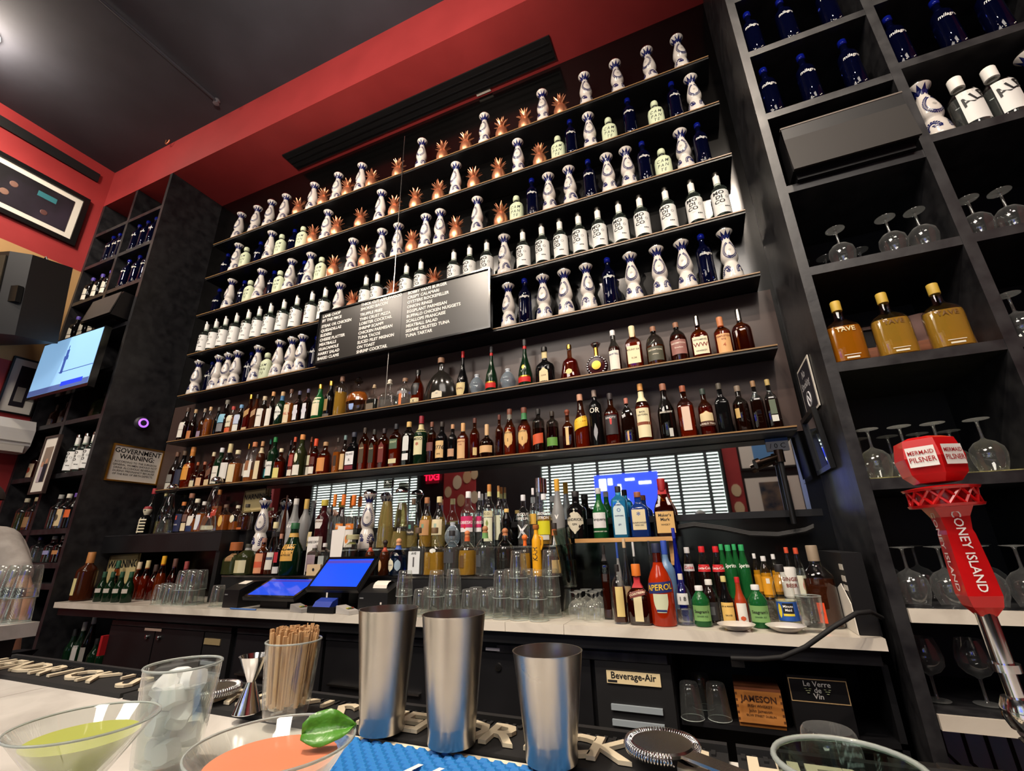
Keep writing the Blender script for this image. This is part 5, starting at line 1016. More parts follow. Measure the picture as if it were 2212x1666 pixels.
t = thing('bar_gadget', 'black metal gadget with silver arm behind the golden tequila bottles', 'gadget', (.80, -.2, 1.991)); slab('foot', 'plastic_black', -.06, .06, -.05, .05, 0, .13, t); slab('body', 'plastic_black', -.03, .08, -.04, .04, .13, .25, t); slab('arm', 'steel', -.02, .12, -.05, -.042, .225, .24, t)
# ------------------------------------------------------------------ left cabinet contents
for k, px in enumerate([285, 304, 322]): blue(px, -.485, 4.238, 'cobalt blue glass bottle, ' + ordn(k + 1) + ' from the divider, highest filled cubby', 'blue bottles in the television cabinet')
for k, px in enumerate([228, 242, 254]): blue(px, -.485, 4.238, 'cobalt blue glass bottle, ' + ordn(k + 1) + ' from the red wall, highest filled cubby', 'blue bottles in the television cabinet')
for k, px in enumerate([262, 285, 305]): blue(px, -.485, 3.80, 'cobalt blue glass bottle, ' + ordn(k + 1) + ' from the divider, cubby above the small loudspeaker', 'blue bottles in the television cabinet')
for i, (pxs, z, nm) in enumerate([([185, 206, 225], 3.80, 'upper cubby'), ([152, 176, 198], 3.345, 'cubby behind the television')]):
    for k, px in enumerate(pxs): vbottle('whiskey_bottle', 'black bottle with purple cap, ' + ordn(k + 1) + ' from the red wall, ' + nm, None, (cellx(x_on(px, -.475, z), .051), -.475, z + .001), 'round', .31, .10, None, 'black_glass', .6, '4a3a9a', [('d8d4c8', .08, .26, dict(hw=.8)), ('c9c8bc', .28, .52, dict(hw=.7, shape='arched'))])
t = thing('small_loudspeaker', 'small wide grey loudspeaker jutting from a cubby above the television', 'loudspeaker', (-4.91, -.50, 3.346)); m = MB(); m.prism([(-.235, -.16, .02), (.22, -.16, .02), (.235, -.12, .27), (-.22, -.12, .27)], (0, .4, 0)); m.build('cabinet_box', 'plastic_black', t); MB().prism([(-.23, -.165, .03), (.215, -.165, .03), (.23, -.127, .26), (-.215, -.127, .26)], (0, -.008, 0)).build('grille', '3a3735', t); slab('foot', 'plastic_black', -.15, .15, -.1, .15, 0, .02, t)
for k, px in enumerate([82, 108, 128]): vbottle('dim_bottle', 'dim brown bottle below the television, ' + ordn(k + 1) + ' from the red wall', None, ((-5.70, -5.52, -5.34)[k], -.42, 2.461), 'round', .25, .085, None, 'amber_dark', .6, '3a2a26', [('6a6058', .1, .4)])
for k, (px, w_) in enumerate([(192, .2), (226, .1)]): vbottle('dim_bottle', ['large round dark bottle below the television', 'small dark bottle at the cabinet edge below the television'][k], None, ((-5.02, -4.80)[k], -.36, 2.461), 'dome', .29 - .05 * k, w_, None, 'olive', .6, '2a2620', [])
vbottle('whiskey_bottle', 'whiskey bottle with cream and red label beside the small framed photograph', None, (cellx(x_on(52, -.42, 1.98), .056), -.42, 1.981), 'round', .30, .11, A, 'amber_dark', .6, '2a2620', [('cdb89a', .08, .5), ('a8452c', .2, .4, dict(hw=.4, shape='oval'))])
for k, px in enumerate([148, 166, 184]): o = dup(PROTO['O'], (cellx(x_on(px, -.475, 1.98), .05), -.475, 1.981), .2, 'white labelled vodka bottle, ' + ordn(k + 1) + ' from the small framed photograph', 'white labelled vodka bottles in the television cabinet')
for px, z, gl, lq, cp, lb, nm in [(38, 1.525, G, 'olive', 'b0a890', [], 'greenish clear bottle in the low cubby by the red wall'), (60, 1.525, G, 'amber_dark', '9a8a6a', [('8a6a48', .1, .4)], 'brown bottle beside the divider in the low cubby'), (112, 1.525, G, 'smoky', '8d8d88', [], 'smoky bottle beside the divider, cubby under the vodka'),
      (130, 1.525, G, 'clear_spirit', 'c9c4b4', [('c9b48a', .08, .55, dict(hw=.8)), ('4a4438', .2, .42, dict(hw=.4, shape='oval'))], 'clear bottle with tan picture label under the vodka'), (147, 1.525, DK, 'black_glass', '5a3a8a', [('d2602c', .3, .52)], 'dark bottle with orange label at the cabinet edge'),
      (66, 1.27, G, 'clear_spirit', 'navy', [('c9c4a4', .06, .2)], 'clear bottle with blue cap in the lowest lit cubby'), (104, 1.27, G, 'smoky', '8d8d88', [('8a88b0', .3, .45)], 'grey bottle with lilac label in the lowest lit cubby'), (124, 1.27, S, 'amber_dark', '8d8278', [('b07a4a', .3, .45)], 'small brown bottle at the edge of the lowest lit cubby')]:
    vbottle('cabinet_bottle', nm, None, (cellx(x_on(px, -.475, z), .051), -.475, z + .001), 'round', .28 if z > 1.3 else .2, .10, gl, lq, .55, cp, lb)
t = thing('framed_photograph', 'small framed photograph of two people leaning on the cabinet front', 'picture', (on_y(83, 1068, -.57).x, -.585, on_y(83, 1068, -.57).z)); Wf, Hf = .115, .50
m = MB()
for a, b, c, d in ((-Wf, Wf, 0, .018), (-Wf, Wf, Hf - .018, Hf), (-Wf, -Wf + .018, .018, Hf - .018), (Wf - .018, Wf, .018, Hf - .018)): m.box(a, b, -.012, .012, c, d)
m.build('frame', '3a2c28', t); slab('mat_board', 'paper', -Wf + .018, Wf - .018, -.004, .01, .018, Hf - .018, t); ph = slab('photograph', '8a7a6c', -.06, .06, -.006, -.004, .1, .4, t)
slab('suit', '22222c', -.01, .05, -.0075, -.006, .1, .25, ph); slab('dress', 'b5a8b0', -.055, -.015, -.0075, -.006, .1, .23, ph)
for x_, z_ in ((.02, .275), (-.032, .25)): o = MB().lathe([(0, -.001), (.02, 0), (0, .001)], 12, k=1.2).build('face', 'b98a70', ph); o.rotation_euler = (PI / 2, 0, 0); o.location = (x_, -.008, z_)
# ------------------------------------------------------------------ television, loudspeaker, notices
t = thing('television', 'flat television showing a tower on blue sky in front of the cubby cabinet', 'television', (-5.10, -.70, 2.655)); W_, H_ = .485, .56
slab('bezel', 'screen_glass', -W_, W_, 0, .05, 0, H_, t); pm('tv_sky', '86b4dc', .4, emit=.75); pm('tv_dark', '33509a', .4, emit=.5); pm('tv_bar', '4a5f98', .4, emit=.55); pm('tv_blue', '1c3ad8', .4, emit=.8)
sc = slab('screen', 'tv_sky', -W_ + .012, W_ - .012, -.002, 0, .03, H_ - .012, t)
slab('lower_third', 'tv_bar', -W_ + .012, W_ - .012, -.003, -.002, .03, .085, sc); slab('blue_caption', 'tv_blue', .05, .38, -.004, -.003, .06, .1, sc); slab('horizon_line', 'tv_dark', -.05, W_ - .012, -.003, -.002, .2, .206, sc)
m = MB(); m.box(-.03, .01, -.003, -.002, .19, .32); m.box(-.035, .03, -.003, -.002, .32, .36); m.box(-.02, .02, -.003, -.002, .36, .42); m.box(-.005, .005, -.003, -.002, .42, .46); m.build('tower_picture', 'tv_dark', sc)
slab('bracket', 'plastic_black', -.1, .1, .05, .15, .15, .4, t)
t = thing('loudspeaker', 'large black stage loudspeaker hung on the tan wall above the television', 'loudspeaker', (-5.42, -1.02, 3.10)); t.rotation_euler = (.15, .06, .25)
P = [(-.36, .15), (-.30, -.12), (-.18, -.2), (.18, -.2), (.30, -.12), (.36, .15)]
MB().prism([(x_, y_, 0) for x_, y_ in P], (0, 0, .72)).build('cabinet_box', 'plastic_black', t); MB().prism([(-.17, -.203, .05), (.17, -.203, .05), (.17, -.203, .68), (-.17, -.203, .68)], (0, -.01, 0)).build('grille', '2c2a22', t)
slab('handle', 'black', .2, .3, -.17, -.13, .28, .42, t); slab('badge', 'c9c0ae', -.14, -.1, -.216, -.213, .07, .13, t)
m = MB().tube([(-.1, .1, .72), (-.05, .1, .80), (.02, .12, .76), (.08, .12, .83), (.14, .13, .72)], .007, 6); m.build('hanging_chain', 'black', t)
def side_sign(): 
    t = thing('framed_notice', 'gold framed government warning notice on the black cabinet side', 'notice', (XL + .003, -.21, 1.905)); t.rotation_euler = (-.01, 0, 0); W_, H_ = .205, .315
    m = MB()
    for a, b, c, d in ((-W_, W_, 0, .012), (-W_, W_, H_ - .012, H_), (-W_, -W_ + .012, .012, H_ - .012), (W_ - .012, W_, .012, H_ - .012)): m.box(0, .015, a, b, c, d)
    m.build('frame', 'gold', t); pn = slab('paper', 'paper', 0, .006, -W_ + .012, W_ - .012, .012, H_ - .012, t)
    for s, z, sz, bd in (('GOVERNMENT', .262, .058, .02), ('WARNING:', .212, .058, .02), ('ACCORDING TO THE SURGEON', .168, .024, .01), ('GENERAL, WOMEN SHOULD NOT', .142, .024, .01), ('DRINK ALCOHOLIC BEVERAGES', .116, .024, .01), ('DURING PREGNANCY BECAUSE', .09, .024, .01), ('OF THE RISK OF BIRTH DEFECTS.', .064, .023, .01)):
        m = MB(); flat_text(m, s, sz, (.0068, 0, z), (0, 1, 0), (0, 0, 1), bold=bd, sx=.94); m.build('notice_line', 'ink', pn)
side_sign()
p = on_x(305, 915, XL); t = thing('dome_camera', 'round security camera with glowing violet ring on the black cabinet side', 'camera', (XL + .001, p.y, p.z)); pm('violet', '9a5ae8', .4, emit=1.6)
o = MB().lathe([(0, 0), (.06, 0), (.06, .015), (.045, .03), (.02, .038), (0, .04)], 20).build('dome', '2a2830', t, .9); o.rotation_euler = (0, PI / 2, 0)
o = MB().lathe([(.026, .036), (.03, .042), (.042, .034), (.04, .03)], 20).build('light_ring', 'violet', t, .9); o.rotation_euler = (0, PI / 2, 0)
for nm, px, py, W_, H_, y, sz in [('cream warning plaque leaning behind the bottles at the end of the marble counter', 258, 1222, .19, .115, -.225, .08), ('small cream warning plaque at the foot of the mirror', 550, 1082, .12, .085, -.03, .055)]:
    p = on_y(px, py, y); t = thing('warning_plaque', nm, 'sign', (max(p.x, XL + W_ + .02), y, min(p.z, 1.318 - H_) if sz > .06 else p.z)); t.rotation_euler = (0, -.03, 0); slab('board', 'b9a878', -W_, W_, 0, .01, -H_, H_, t); m = MB()
    for a, b, c, d in ((-W_, W_, -H_, -H_ + .012), (-W_, W_, H_ - .012, H_), (-W_, -W_ + .01, -H_, H_), (W_ - .01, W_, -H_, H_)): m.box(a, b, -.006, .004, c, d)
    m.build('border', '7a6a44', t); m = MB(); flat_text(m, 'WARNING', sz, (0, -.002, H_ * .35), (1, 0, 0), (0, 0, 1), bold=.025); m.build('lettering', 'ink', t)
t = thing('no_smoking_sign', 'dark no smoking notice with white border hung on the cabinet side by the alcove', 'sign', (XR - .003, -.2, 1.87)); slab('sheet', 'paper', -.004, 0, -.14, .12, 0, .24, t); fc = slab('dark_field', '23222c', -.006, -.004, -.125, .105, .012, .228, t)
m = MB(); flat_text(m, 'No', .05, (-.0068, 0, .19), (0, -1, 0), (0, 0, 1), bold=.01, shear=.2); flat_text(m, 'Smoking', .05, (-.0068, 0, .14), (0, -1, 0), (0, 0, 1), bold=.01, shear=.2); m.build('lettering', 'c9c9cc', fc)
m = MB(); cy, cz, r_ = -.01, .065, .034
m.tube([(-.007, cy + r_ * math.cos(a), cz + r_ * math.sin(a)) for a in [2 * PI * k / 20 for k in range(20)]], .004, 6, True); m.tube([(-.007, cy - .024, cz - .024), (-.007, cy + .024, cz + .024)], .003, 6); m.build('no_smoking_symbol', 'c9c9cc', fc)
t = thing('framed_certificate', 'narrow black framed certificate under glass on the cabinet side below the no smoking notice', 'picture', (XR - .003, -.19, 1.60)); t.rotation_euler = (0, -.06, 0); m = MB()
for a, b, c, d in ((-.14, .13, 0, .02), (-.14, .13, .25, .27), (-.14, -.12, .02, .25), (.11, .13, .02, .25)): m.box(-.02, 0, a, b, c, d)
m.build('frame', 'black', t); slab('print', 'paper', -.004, 0, -.12, .11, .02, .25, t); slab('glass', 'mirror_glass', -.008, -.006, -.12, .11, .02, .25, t) if thin('mirror_glass', 'dfe4e0', base=.45) else 0
# --- pipe, card, cable bundle near the mirror's end
p0, p1 = on_y(1690, 985, -.07), on_y(1716, 1132, -.07)
t = thing('pipe_valve', 'black upright pipe with bronze valve in front of the mirror end', 'pipe', (p1.x, -.07, p1.z)); MB().tube([(0, 0, 0), (0, 0, p0.z - p1.z)], .013, 10).build('pipe', 'black', t, 1); pm('bronze', '4a3c34', .3, 1)
m = MB(); zz = p0.z - p1.z; m.tube([(.0, -.0, zz - .03), (0, 0, zz + .03)], .022, 12); m.tube([(-.1, -.03, zz - .03), (0, 0, zz)], .016, 10); m.tube([(-.115, -.035, zz - .035), (-.095, -.03, zz - .028)], .024, 10); m.build('valve', 'bronze', t, 1)
p = on_y(1680, 963, -.03); t = thing('note_card', 'small white handwritten card taped to the top of the mirror', 'card', (p.x, -.02, p.z)); slab('card', 'c9c9cc', -.05, .05, -.003, 0, -.024, .024, t); slab('tape', '3a5a9a', -.05, .05, -.0035, 0, .024, .04, t); m = MB(); flat_text(m, '/ 0 C', .035, (0, -.0042, 0), (1, 0, 0), (0, 0, 1)); m.build('handwriting', 'ink', t)
for k, dz in enumerate((0, -.012, -.028)):
    pts = [on_y(px, py + k * 3, -.025 - .012 * k) for px, py in [(1465, 1136), (1500, 1130), (1560, 1138), (1620, 1150), (1680, 1152), (1740, 1142), (1758, 1134)]]; pts = [a for a in pts]
    o = MB().tube(pts, .006, 6).build('black_cable', 'rubber', None, 1); tag(o, 'black cable drooping along the panel under the mirror, ' + ['highest', 'middle', 'lowest'][k] + ' of three', 'cable')
# ------------------------------------------------------------------ cash terminals
def screen_unit(name, label, a, b, wx, blueface):
    t = thing(name, label, 'terminal', (0, 0, 0)); A_ = Vector(a); B_ = Vector(b); up = (B_ - A_); n_ = Vector((1, 0, 0)).cross(up).normalized(); ex = Vector((1, 0, 0)); H_ = up.length; up.normalize()
    def plate(nm, u0, u1, v0, v1, d0, d1, m_, par=None):
        c = [A_ + ex * u + up * v + n_ * d0 for u, v in ((u0, v0), (u1, v0), (u1, v1), (u0, v1))]; return MB().prism(c, n_ * (d1 - d0)).build(nm, m_, par or t)
    plate('housing', 0, wx, 0, H_, -.001, -.02, 'plastic_black'); plate('bezel', .002, wx - .002, .002, H_ - .002, -.001, .003, 'screen_glass')
    s = plate('screen', .02, wx - .02, .022, H_ - .02, .003, .0035, blueface); plate('menu_bar', .02, wx - .02, H_ - .05, H_ - .03, .0035, .004, 'pos_bar', s)
    return t
pm('pos_blue', '1440e0', .12, emit=.75); pm('pos_bar', '3a2f9a', .3, emit=.5); pm('pos_blue2', '2044c8', .08, emit=.5)
t = screen_unit('touch_terminal', 'upright touchscreen cash terminal with bright blue screen on the counter', (-2.153, -.50, 1.111), (-2.153, -.342, 1.277), .37, 'pos_blue')
slab('stand', 'plastic_black', -2.06, -1.96, -.42, -.36, 1.0, 1.14, t); slab('foot', 'plastic_black', -2.12, -1.90, -.46, -.29, 1.0, 1.02, t)
t = screen_unit('touch_terminal', 'low tilted touchscreen cash terminal with blue screen and reflections on the counter', (-2.643, -.50, 1.064), (-2.643, -.298, 1.155), .41, 'pos_blue2')
slab('base', 'plastic_black', -2.58, -2.36, -.42, -.29, 1.0, 1.06, t)
for k, (x0, x1, zt, nm) in enumerate([(-2.83, -2.70, 1.10, 'black receipt printer beside the low terminal'), (-1.79, -1.60, 1.10, 'black receipt printer feeding curled white paper beside the upright terminal')]):
    t = thing('receipt_printer', nm, 'printer', ((x0 + x1) / 2, -.42, 1.0)); W_ = (x1 - x0) / 2; MB().prism([(-W_, -.06, 0), (-W_, .12, 0), (-W_, .12, .14), (-W_, .04, .14), (-W_, -.06, .1)], (2 * W_, 0, 0)).build('housing', 'plastic_black', t); slab('badge', '77787a', -W_ + .01, -W_ + .035, -.062, -.06, .07, .076, t)
    pts = [(-.03, -.04), (-.02, -.052), (.005, -.05)] if 0 else None
    if k: 
        m = MB(); ar = [(.03 - .045 * math.sin(a), .118 + .035 * (math.cos(a))) for a in [-.9, -.4, .1, .6, 1.1, 1.6, 1.9]]
        for (y0, z0), (y1, z1) in zip(ar, ar[1:]): m.quad((-.04, y0, z0), (.05, y0, z0), (.05, y1, z1), (-.04, y1, z1))
        m.build('paper_curl', 'paper', t, 2); slab('usb_slot', 'c9c4bc', .05, .06, -.062, -.06, .045, .055, t)
    else: MB().prism([(-.03, .0, .128), (.04, .0, .128), (.04, .045, .142), (-.03, .045, .142)], (0, 0, .002)).build('paper_slip', 'paper', t)
for k, (px, py, nm, mm) in enumerate([(645, 1318, 'grey card reader with coloured keys beside the low terminal', '8d8a86'), (737, 1324, 'grey card reader with coloured keys in front of the upright terminal', 'b0aca6')]):
    p = on_z(px, py, 1.01); t = thing('card_reader', nm, 'card reader', (p.x, -.505, 1.0), 1.35); t.scale = (.85, .85, .85); MB().prism([(-.035, -.07, 0), (-.035, .07, 0), (-.035, .07, .045), (-.035, -.06, .02)], (.07, 0, 0)).build('case', mm, t); 
    for i, c_ in enumerate(('b8b03a', '4f8a4a', 'b0503a')): slab('key', c_, -.02 + i * .016, -.008 + i * .016, -.03, -.01, .031, .035, t)
t = thing('card_reader_dock', 'black dock with cobalt blue card reader lying on it', 'card reader', (on_z(706, 1318, 1.01).x, -.50, 1.0)); slab('dock', 'plastic_black', -.09, .09, -.035, .035, 0, .03, t); MB().prism([(-.06, -.03, .03), (-.06, .03, .03), (-.06, .03, .07), (-.06, -.01, .055)], (.12, 0, 0)).build('reader', '1f3a9a', t)
o = MB().tube([Vector(v) for v in [(-2.70, -.52, 1.004), (-2.66, -.528, 1.004), (-2.60, -.525, 1.004), (-2.54, -.53, 1.004), (-2.48, -.527, 1.004)]], .004, 6).build('blue_cable', '3a6ab0', None, 1); tag(o, 'thin blue cable curling on the marble in front of the low terminal', 'cable')
# cognac and small bottles at the left end of the counter
x = x_on(172, -.44, 1.0)
vbottle('cognac_bottle', 'large dark cognac bottle with orange wrap neck at the end of the marble counter', None, (x, -.44, 1.001), 'round', .34, .13, None, 'amber_dark', .6, 'b0763f', [('cfc48a', .12, .46, dict(hw=.6, ac=-.3))], cap0=.76)
for k, px in enumerate([212, 230, 250, 270]): vbottle('wine_split', 'small dark green wine bottle with pale label, ' + ordn(k + 1) + ' from the cognac bottle', None, (x_on(px, -.44, 1.0), -.44, 1.001), 'long', .2, .068, None, 'green_dark', .6, '1f4a34', [('b8b0a8', .3, .44, dict(hw=1.0))], cap0=.74)
for k, (px, lq, cp, h_, nm) in enumerate([(238, 'green_dark', '2a5a44', .27, 'green bottle behind the small wine bottles'), (285, 'amber', 'c9b89a', .26, 'amber bottle with tan cork behind the tumblers'), (303, 'amber', 'c9b884', .27, 'amber bottle with yellow sleeve behind the tumblers'), (322, 'amber_red', '3a2a24', .24, 'red amber bottle with dark cap behind the tumblers'), (336, 'gold_spirit', 'd8a01e', .3, 'gold bottle with bright yellow neck behind the tumblers'), (362, 'amber_dark', '5a3a30', .28, 'dark bottle with brown cap behind the tumblers'), (388, 'amber', '8a3a38', .26, 'amber bottle with red cap behind the tumblers')]):
    vbottle('liqueur_bottle', nm, None, (x_on(px, -.283, 1.0), -.283, 1.001), 'long', h_, .075, 'glass_amber', lq, .6, cp, [], cap0=.78)
# black till unit with stickers, glass and hose at the right end
t = thing('till_unit', 'black upright equipment box with white stickers at the end of the marble counter', 'equipment', (.45, -.30, 1.0)); slab('case', 'plastic_black', -.02, .045, -.2, .2, 0, .27, t)
for y_, z_, h_ in ((-.19, .21, .02), (-.19, .17, .02), (-.19, .14, .018), (-.16, .09, .02)): slab('sticker', 'c9c4b8', -.022, -.02, y_, y_ + .05, z_, z_ + h_, t)
MB().prism([(-.026, -.2, .0), (-.026, -.05, .0), (-.026, -.05, .14), (-.026, -.12, .16), (-.026, -.2, .1)], (.003, 0, 0)).build('paper_sheet', 'paper', t)
p = on_z(1832, 1372, 1.0); o = tumbler('upright clear tumbler holding dark straws beside the black till unit', (min(p.x, .30), -.47, 1.0), None, True); MB().lathe([(0, .014), (.028, .016), (.03, .03), (0, .04)], 12).build('black_olives', 'black_glass', o, 1)
pts = [on_y(px, py, y_) for px, py, y_ in [(1905, 1335, -.50), (1880, 1322, -.56), (1850, 1325, -.60), (1800, 1355, -.62), (1740, 1398, -.62), (1690, 1420, -.60), (1640, 1424, -.57), (1580, 1422, -.54)]]
o = MB().tube(pts, .008, 8).build('soda_hose', 'rubber', None, 1); tag(o, 'black rubber hose looping from the till unit below the counter edge', 'hose')
o = slab('hose_clip', 'steel', on_y(1578, 1423, -.53).x, on_y(1606, 1423, -.53).x, -.545, -.525, .885, .905); tag(o, 'small steel clip holding the hose under the counter', 'clip')
# ------------------------------------------------------------------ under the counter
YU = -.47
def cooler(label, x0, x1, knobs, plate, slats, steel):
    t = thing('back_bar_cooler', label, 'cooler', ((x0 + x1) / 2, -.24, 0)); c = (x0 + x1) / 2
    def pt(n, m_, a, b, y0, y1, z0, z1, par=None): return slab(n, m_, a - c, b - c, y0 + .24, y1 + .24, z0, z1, par or t)
    pt('case', 'black_paint', x0, x1, YU + .03, -.002, .02, .905)
    return t, pt
t, pt = cooler('black back bar cooler with keyhole door and louvred motor panel', -1.30, -.22, 0, 0, 0, 0)
d = pt('door', 'black_paint', -1.28, -.55, YU, YU + .03, .08, .86); o = MB().lathe([(0, 0), (.014, 0), (.016, .006), (0, .007)], 14).build('lock', 'steel', d, .7); o.rotation_euler = (PI / 2, 0, 0); o.location = (-.974 + .76, YU + .24, .803)
pt('top_strip', 'steel_sheet', -.98, -.235, YU - .004, YU + .03, .862, .893); pt('price_tab', 'c9c9cc', -1.035, -.965, YU - .006, YU - .004, .868, .88)
mp = pt('motor_panel', 'black_matte', -.53, -.225, YU, YU + .03, .08, .86)
for k in range(9): pt('louvre', 'louvre', -.472, -.272, YU - .012, YU, .690 - k * .052, .710 - k * .052) if (('louvre' in MT) or pm('louvre', '8a949a', .45)) else 0
np_ = pt('nameplate', 'cream', -.482, -.268, YU - .006, YU, .782, .826)
m = MB(); flat_text(m, 'Beverage-Air', .034, (-.375 + .76, YU + .24 - .0068, .81), (1, 0, 0), (0, 0, 1), bold=.02); m.build('lettering', 'ink', np_)
pt('nameplate_bar', 'ink', -.478, -.44, YU - .007, YU - .006, .786, .794)
t, pt = cooler('black back bar cooler with two chrome knobs at the dim end of the counter', -3.93, -2.70, 0, 0, 0, 0)
c = (-3.93 - 2.70) / 2
for a, b in ((-3.91, -3.43), (-3.42, -2.96)): 
    d = pt('door', 'black_paint', a, b, YU, YU + .03, .08, .86)
    o = MB().lathe([(0, 0), (.011, 0), (.014, .014), (0, .02)], 12).build('knob', 'chrome', d, .9); o.rotation_euler = (PI / 2, 0, 0); o.location = ((-3.487 if a < -3.5 else -3.369) - c, YU + .24, .809)
pt('red_handle', 'b01c22', -3.93, -3.905, -.505, -.468, .68, .80); pt('top_strip', 'black_worn', -3.9, -2.72, YU - .004, YU + .03, .865, .893); pt('price_tab', 'c4a896', -3.53, -3.36, YU - .006, YU - .004, .845, .86)
mp = pt('motor_panel', 'black_matte', -2.95, -2.72, YU, YU + .03, .08, .86); pt('nameplate', '8a7a58', -2.94, -2.80, YU - .006, YU, .795, .828)
for k in range(9): pt('louvre', 'louvre', -2.93, -2.76, YU - .012, YU, .690 - k * .052, .708 - k * .052)
t, pt = cooler('plain black back bar cooler in the middle behind the shakers', -2.69, -1.31, 0, 0, 0, 0)
for a, b in ((-2.67, -2.01), (-1.99, -1.33)):
    d = pt('door', 'black_paint', a, b, YU, YU + .03, .08, .86); slab('handle', 'steel', a + .05 + 2.0, b - .05 + 2.0, YU + .24 - .02, YU + .24, .60, .612, d); slab('handle', 'steel', a + .05 + 2.0, b - .05 + 2.0, YU + .24 - .02, YU + .24, .66, .668, d)
    pt('top_strip', 'black_worn', a, b, YU - .004, YU + .03, .865, .893)
t = thing('open_niche', 'open black niche under the counter end holding a crate and wine preserver', 'niche', (.14, -.24, 0)); slab('back', 'black_matte', -.35, .36, .22, .238, 0, .9, t); slab('shelf', 'black_paint', -.35, .36, -.2, .22, .655, .672, t); slab('side', 'black_paint', .34, .36, -.2, .22, 0, .9, t)
t = thing('wooden_crate', 'small wooden whiskey crate with branded lettering in the niche', 'crate', (.07, -.36, .673)); slab('front', 'wood_box', -.075, .08, -.09, -.08, .015, .118, t); slab('lid', 'wood_red', -.075, .08, -.09, .08, .118, .128, t); slab('body', 'wood_box', -.074, .079, -.08, .08, 0, .118, t)
m = MB(); flat_text(m, 'JAMESON', .028, (.003, -.0915, .092), (1, 0, 0), (0, 0, 1), bold=.02); 
for s, z, q in (('IRISH WHISKEY', .07, .012), ('John Jameson', .055, .014), ('BOW STREET DUBLIN', .04, .01)): flat_text(m, s, q, (.003, -.0915, z), (1, 0, 0), (0, 0, 1), bold=.01)
m.build('lettering', '3a1f10', t)
for k in range(5): slab('finger_joint', '5a3416', -.0755, -.068, -.0905, -.08, .022 + k * .02, .03 + k * .02, t); slab('finger_joint', '5a3416', .073, .0805, -.0905, -.08, .022 + k * .02, .03 + k * .02, t)
t = thing('wine_preserver', 'black wine preserver machine with script lettering and grape emblem', 'machine', (.27, -.36, .673)); slab('case', 'plastic_black', -.09, .095, -.09, .1, 0, .18, t); m = MB()
for a, b, c_, d in ((-.088, .093, .098, .1005), (-.088, .093, .1685, .171), (-.088, -.0855, .1005, .1685), (.0905, .093, .1005, .1685)): m.box(a, b, -.0915, -.09, c_, d)
m.build('gold_border', 'b0946a', t); m = MB()
for s, z in (('Le Verre', .155), ('de', .136), ('Vin', .117)): flat_text(m, s, .024, (0, -.0915, z), (1, 0, 0), (0, 0, 1), bold=.005)
m.build('lettering', 'c9c9c4', t); m = MB()
for sx_ in (-1, 1):
    for i, (a, b) in enumerate([(0, 0), (.008, 0), (.004, -.007), (-.003, .006), (.011, .006)]): m.lathe([(0, -.0012), (.0045, 0), (0, .0012)], 8, o=(sx_ * (.026 + a), -.0918, .134 + b))
m.build('grape_emblem', 'a8b08a', t)
for k, (px, y_) in enumerate([(1497, -.42), (1556, -.40), (1520, -.28)]): tum((x_on(px, y_, .673), y_, .674), 'dim upturned tumbler in the niche, ' + ordn(k + 1) + ' from the louvred panel', 'dim tumblers in the niche')
for k, (px, h_, lb) in enumerate([(110, .25, []), (140, .3, [('b9b6b0', .1, .5)]), (165, .36, [('8a8680', .1, .4)]), (186, .2, []), (205, .2, [])]): vbottle('cellar_bottle', 'dark wine bottle under the dim counter end, ' + ordn(k + 1) + ' from the cabinet', None, (-4.49 + .1 * k, -.38, .551), 'long', h_, .08, None, 'green_dark' if k != 2 else 'black_glass', .6, 'b9b4ac' if k in (1, 2) else '1a1a1a', lb, cap0=.78)
t = thing('low_shelf', 'low black shelf with wine bottles under the dim end of the counter', 'shelf', (-4.26, -.24, .5)); slab('board', 'black_paint', -.3, .3, -.2, .22, .03, .05, t); slab('leg', 'black_paint', -.3, -.27, -.2, .22, -.5, .03, t); slab('leg', 'black_paint', .27, .3, -.2, .22, -.5, .03, t)
# backlit opening low in the right cabinet, its brightness painted as pale blue
p = on_y(2095, 1615, -.30); t = thing('bright_opening_sheet', 'pale blue sheet painted as the bright opening behind black cables below the tall cabinet shelf', 'panel', (p.x, -.30, .45)); pm('pale_blue', 'a9bfe6', .4)
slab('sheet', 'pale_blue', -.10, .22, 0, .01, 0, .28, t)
for k in range(4): o = MB().tube([(-.08 + .06 * k, -.03, .28), (-.08 + .06 * k, -.04, .18 - .02 * k), (.02 + .05 * k, -.05, .06)], .006, 6).build('cable', 'rubber', t, 1)
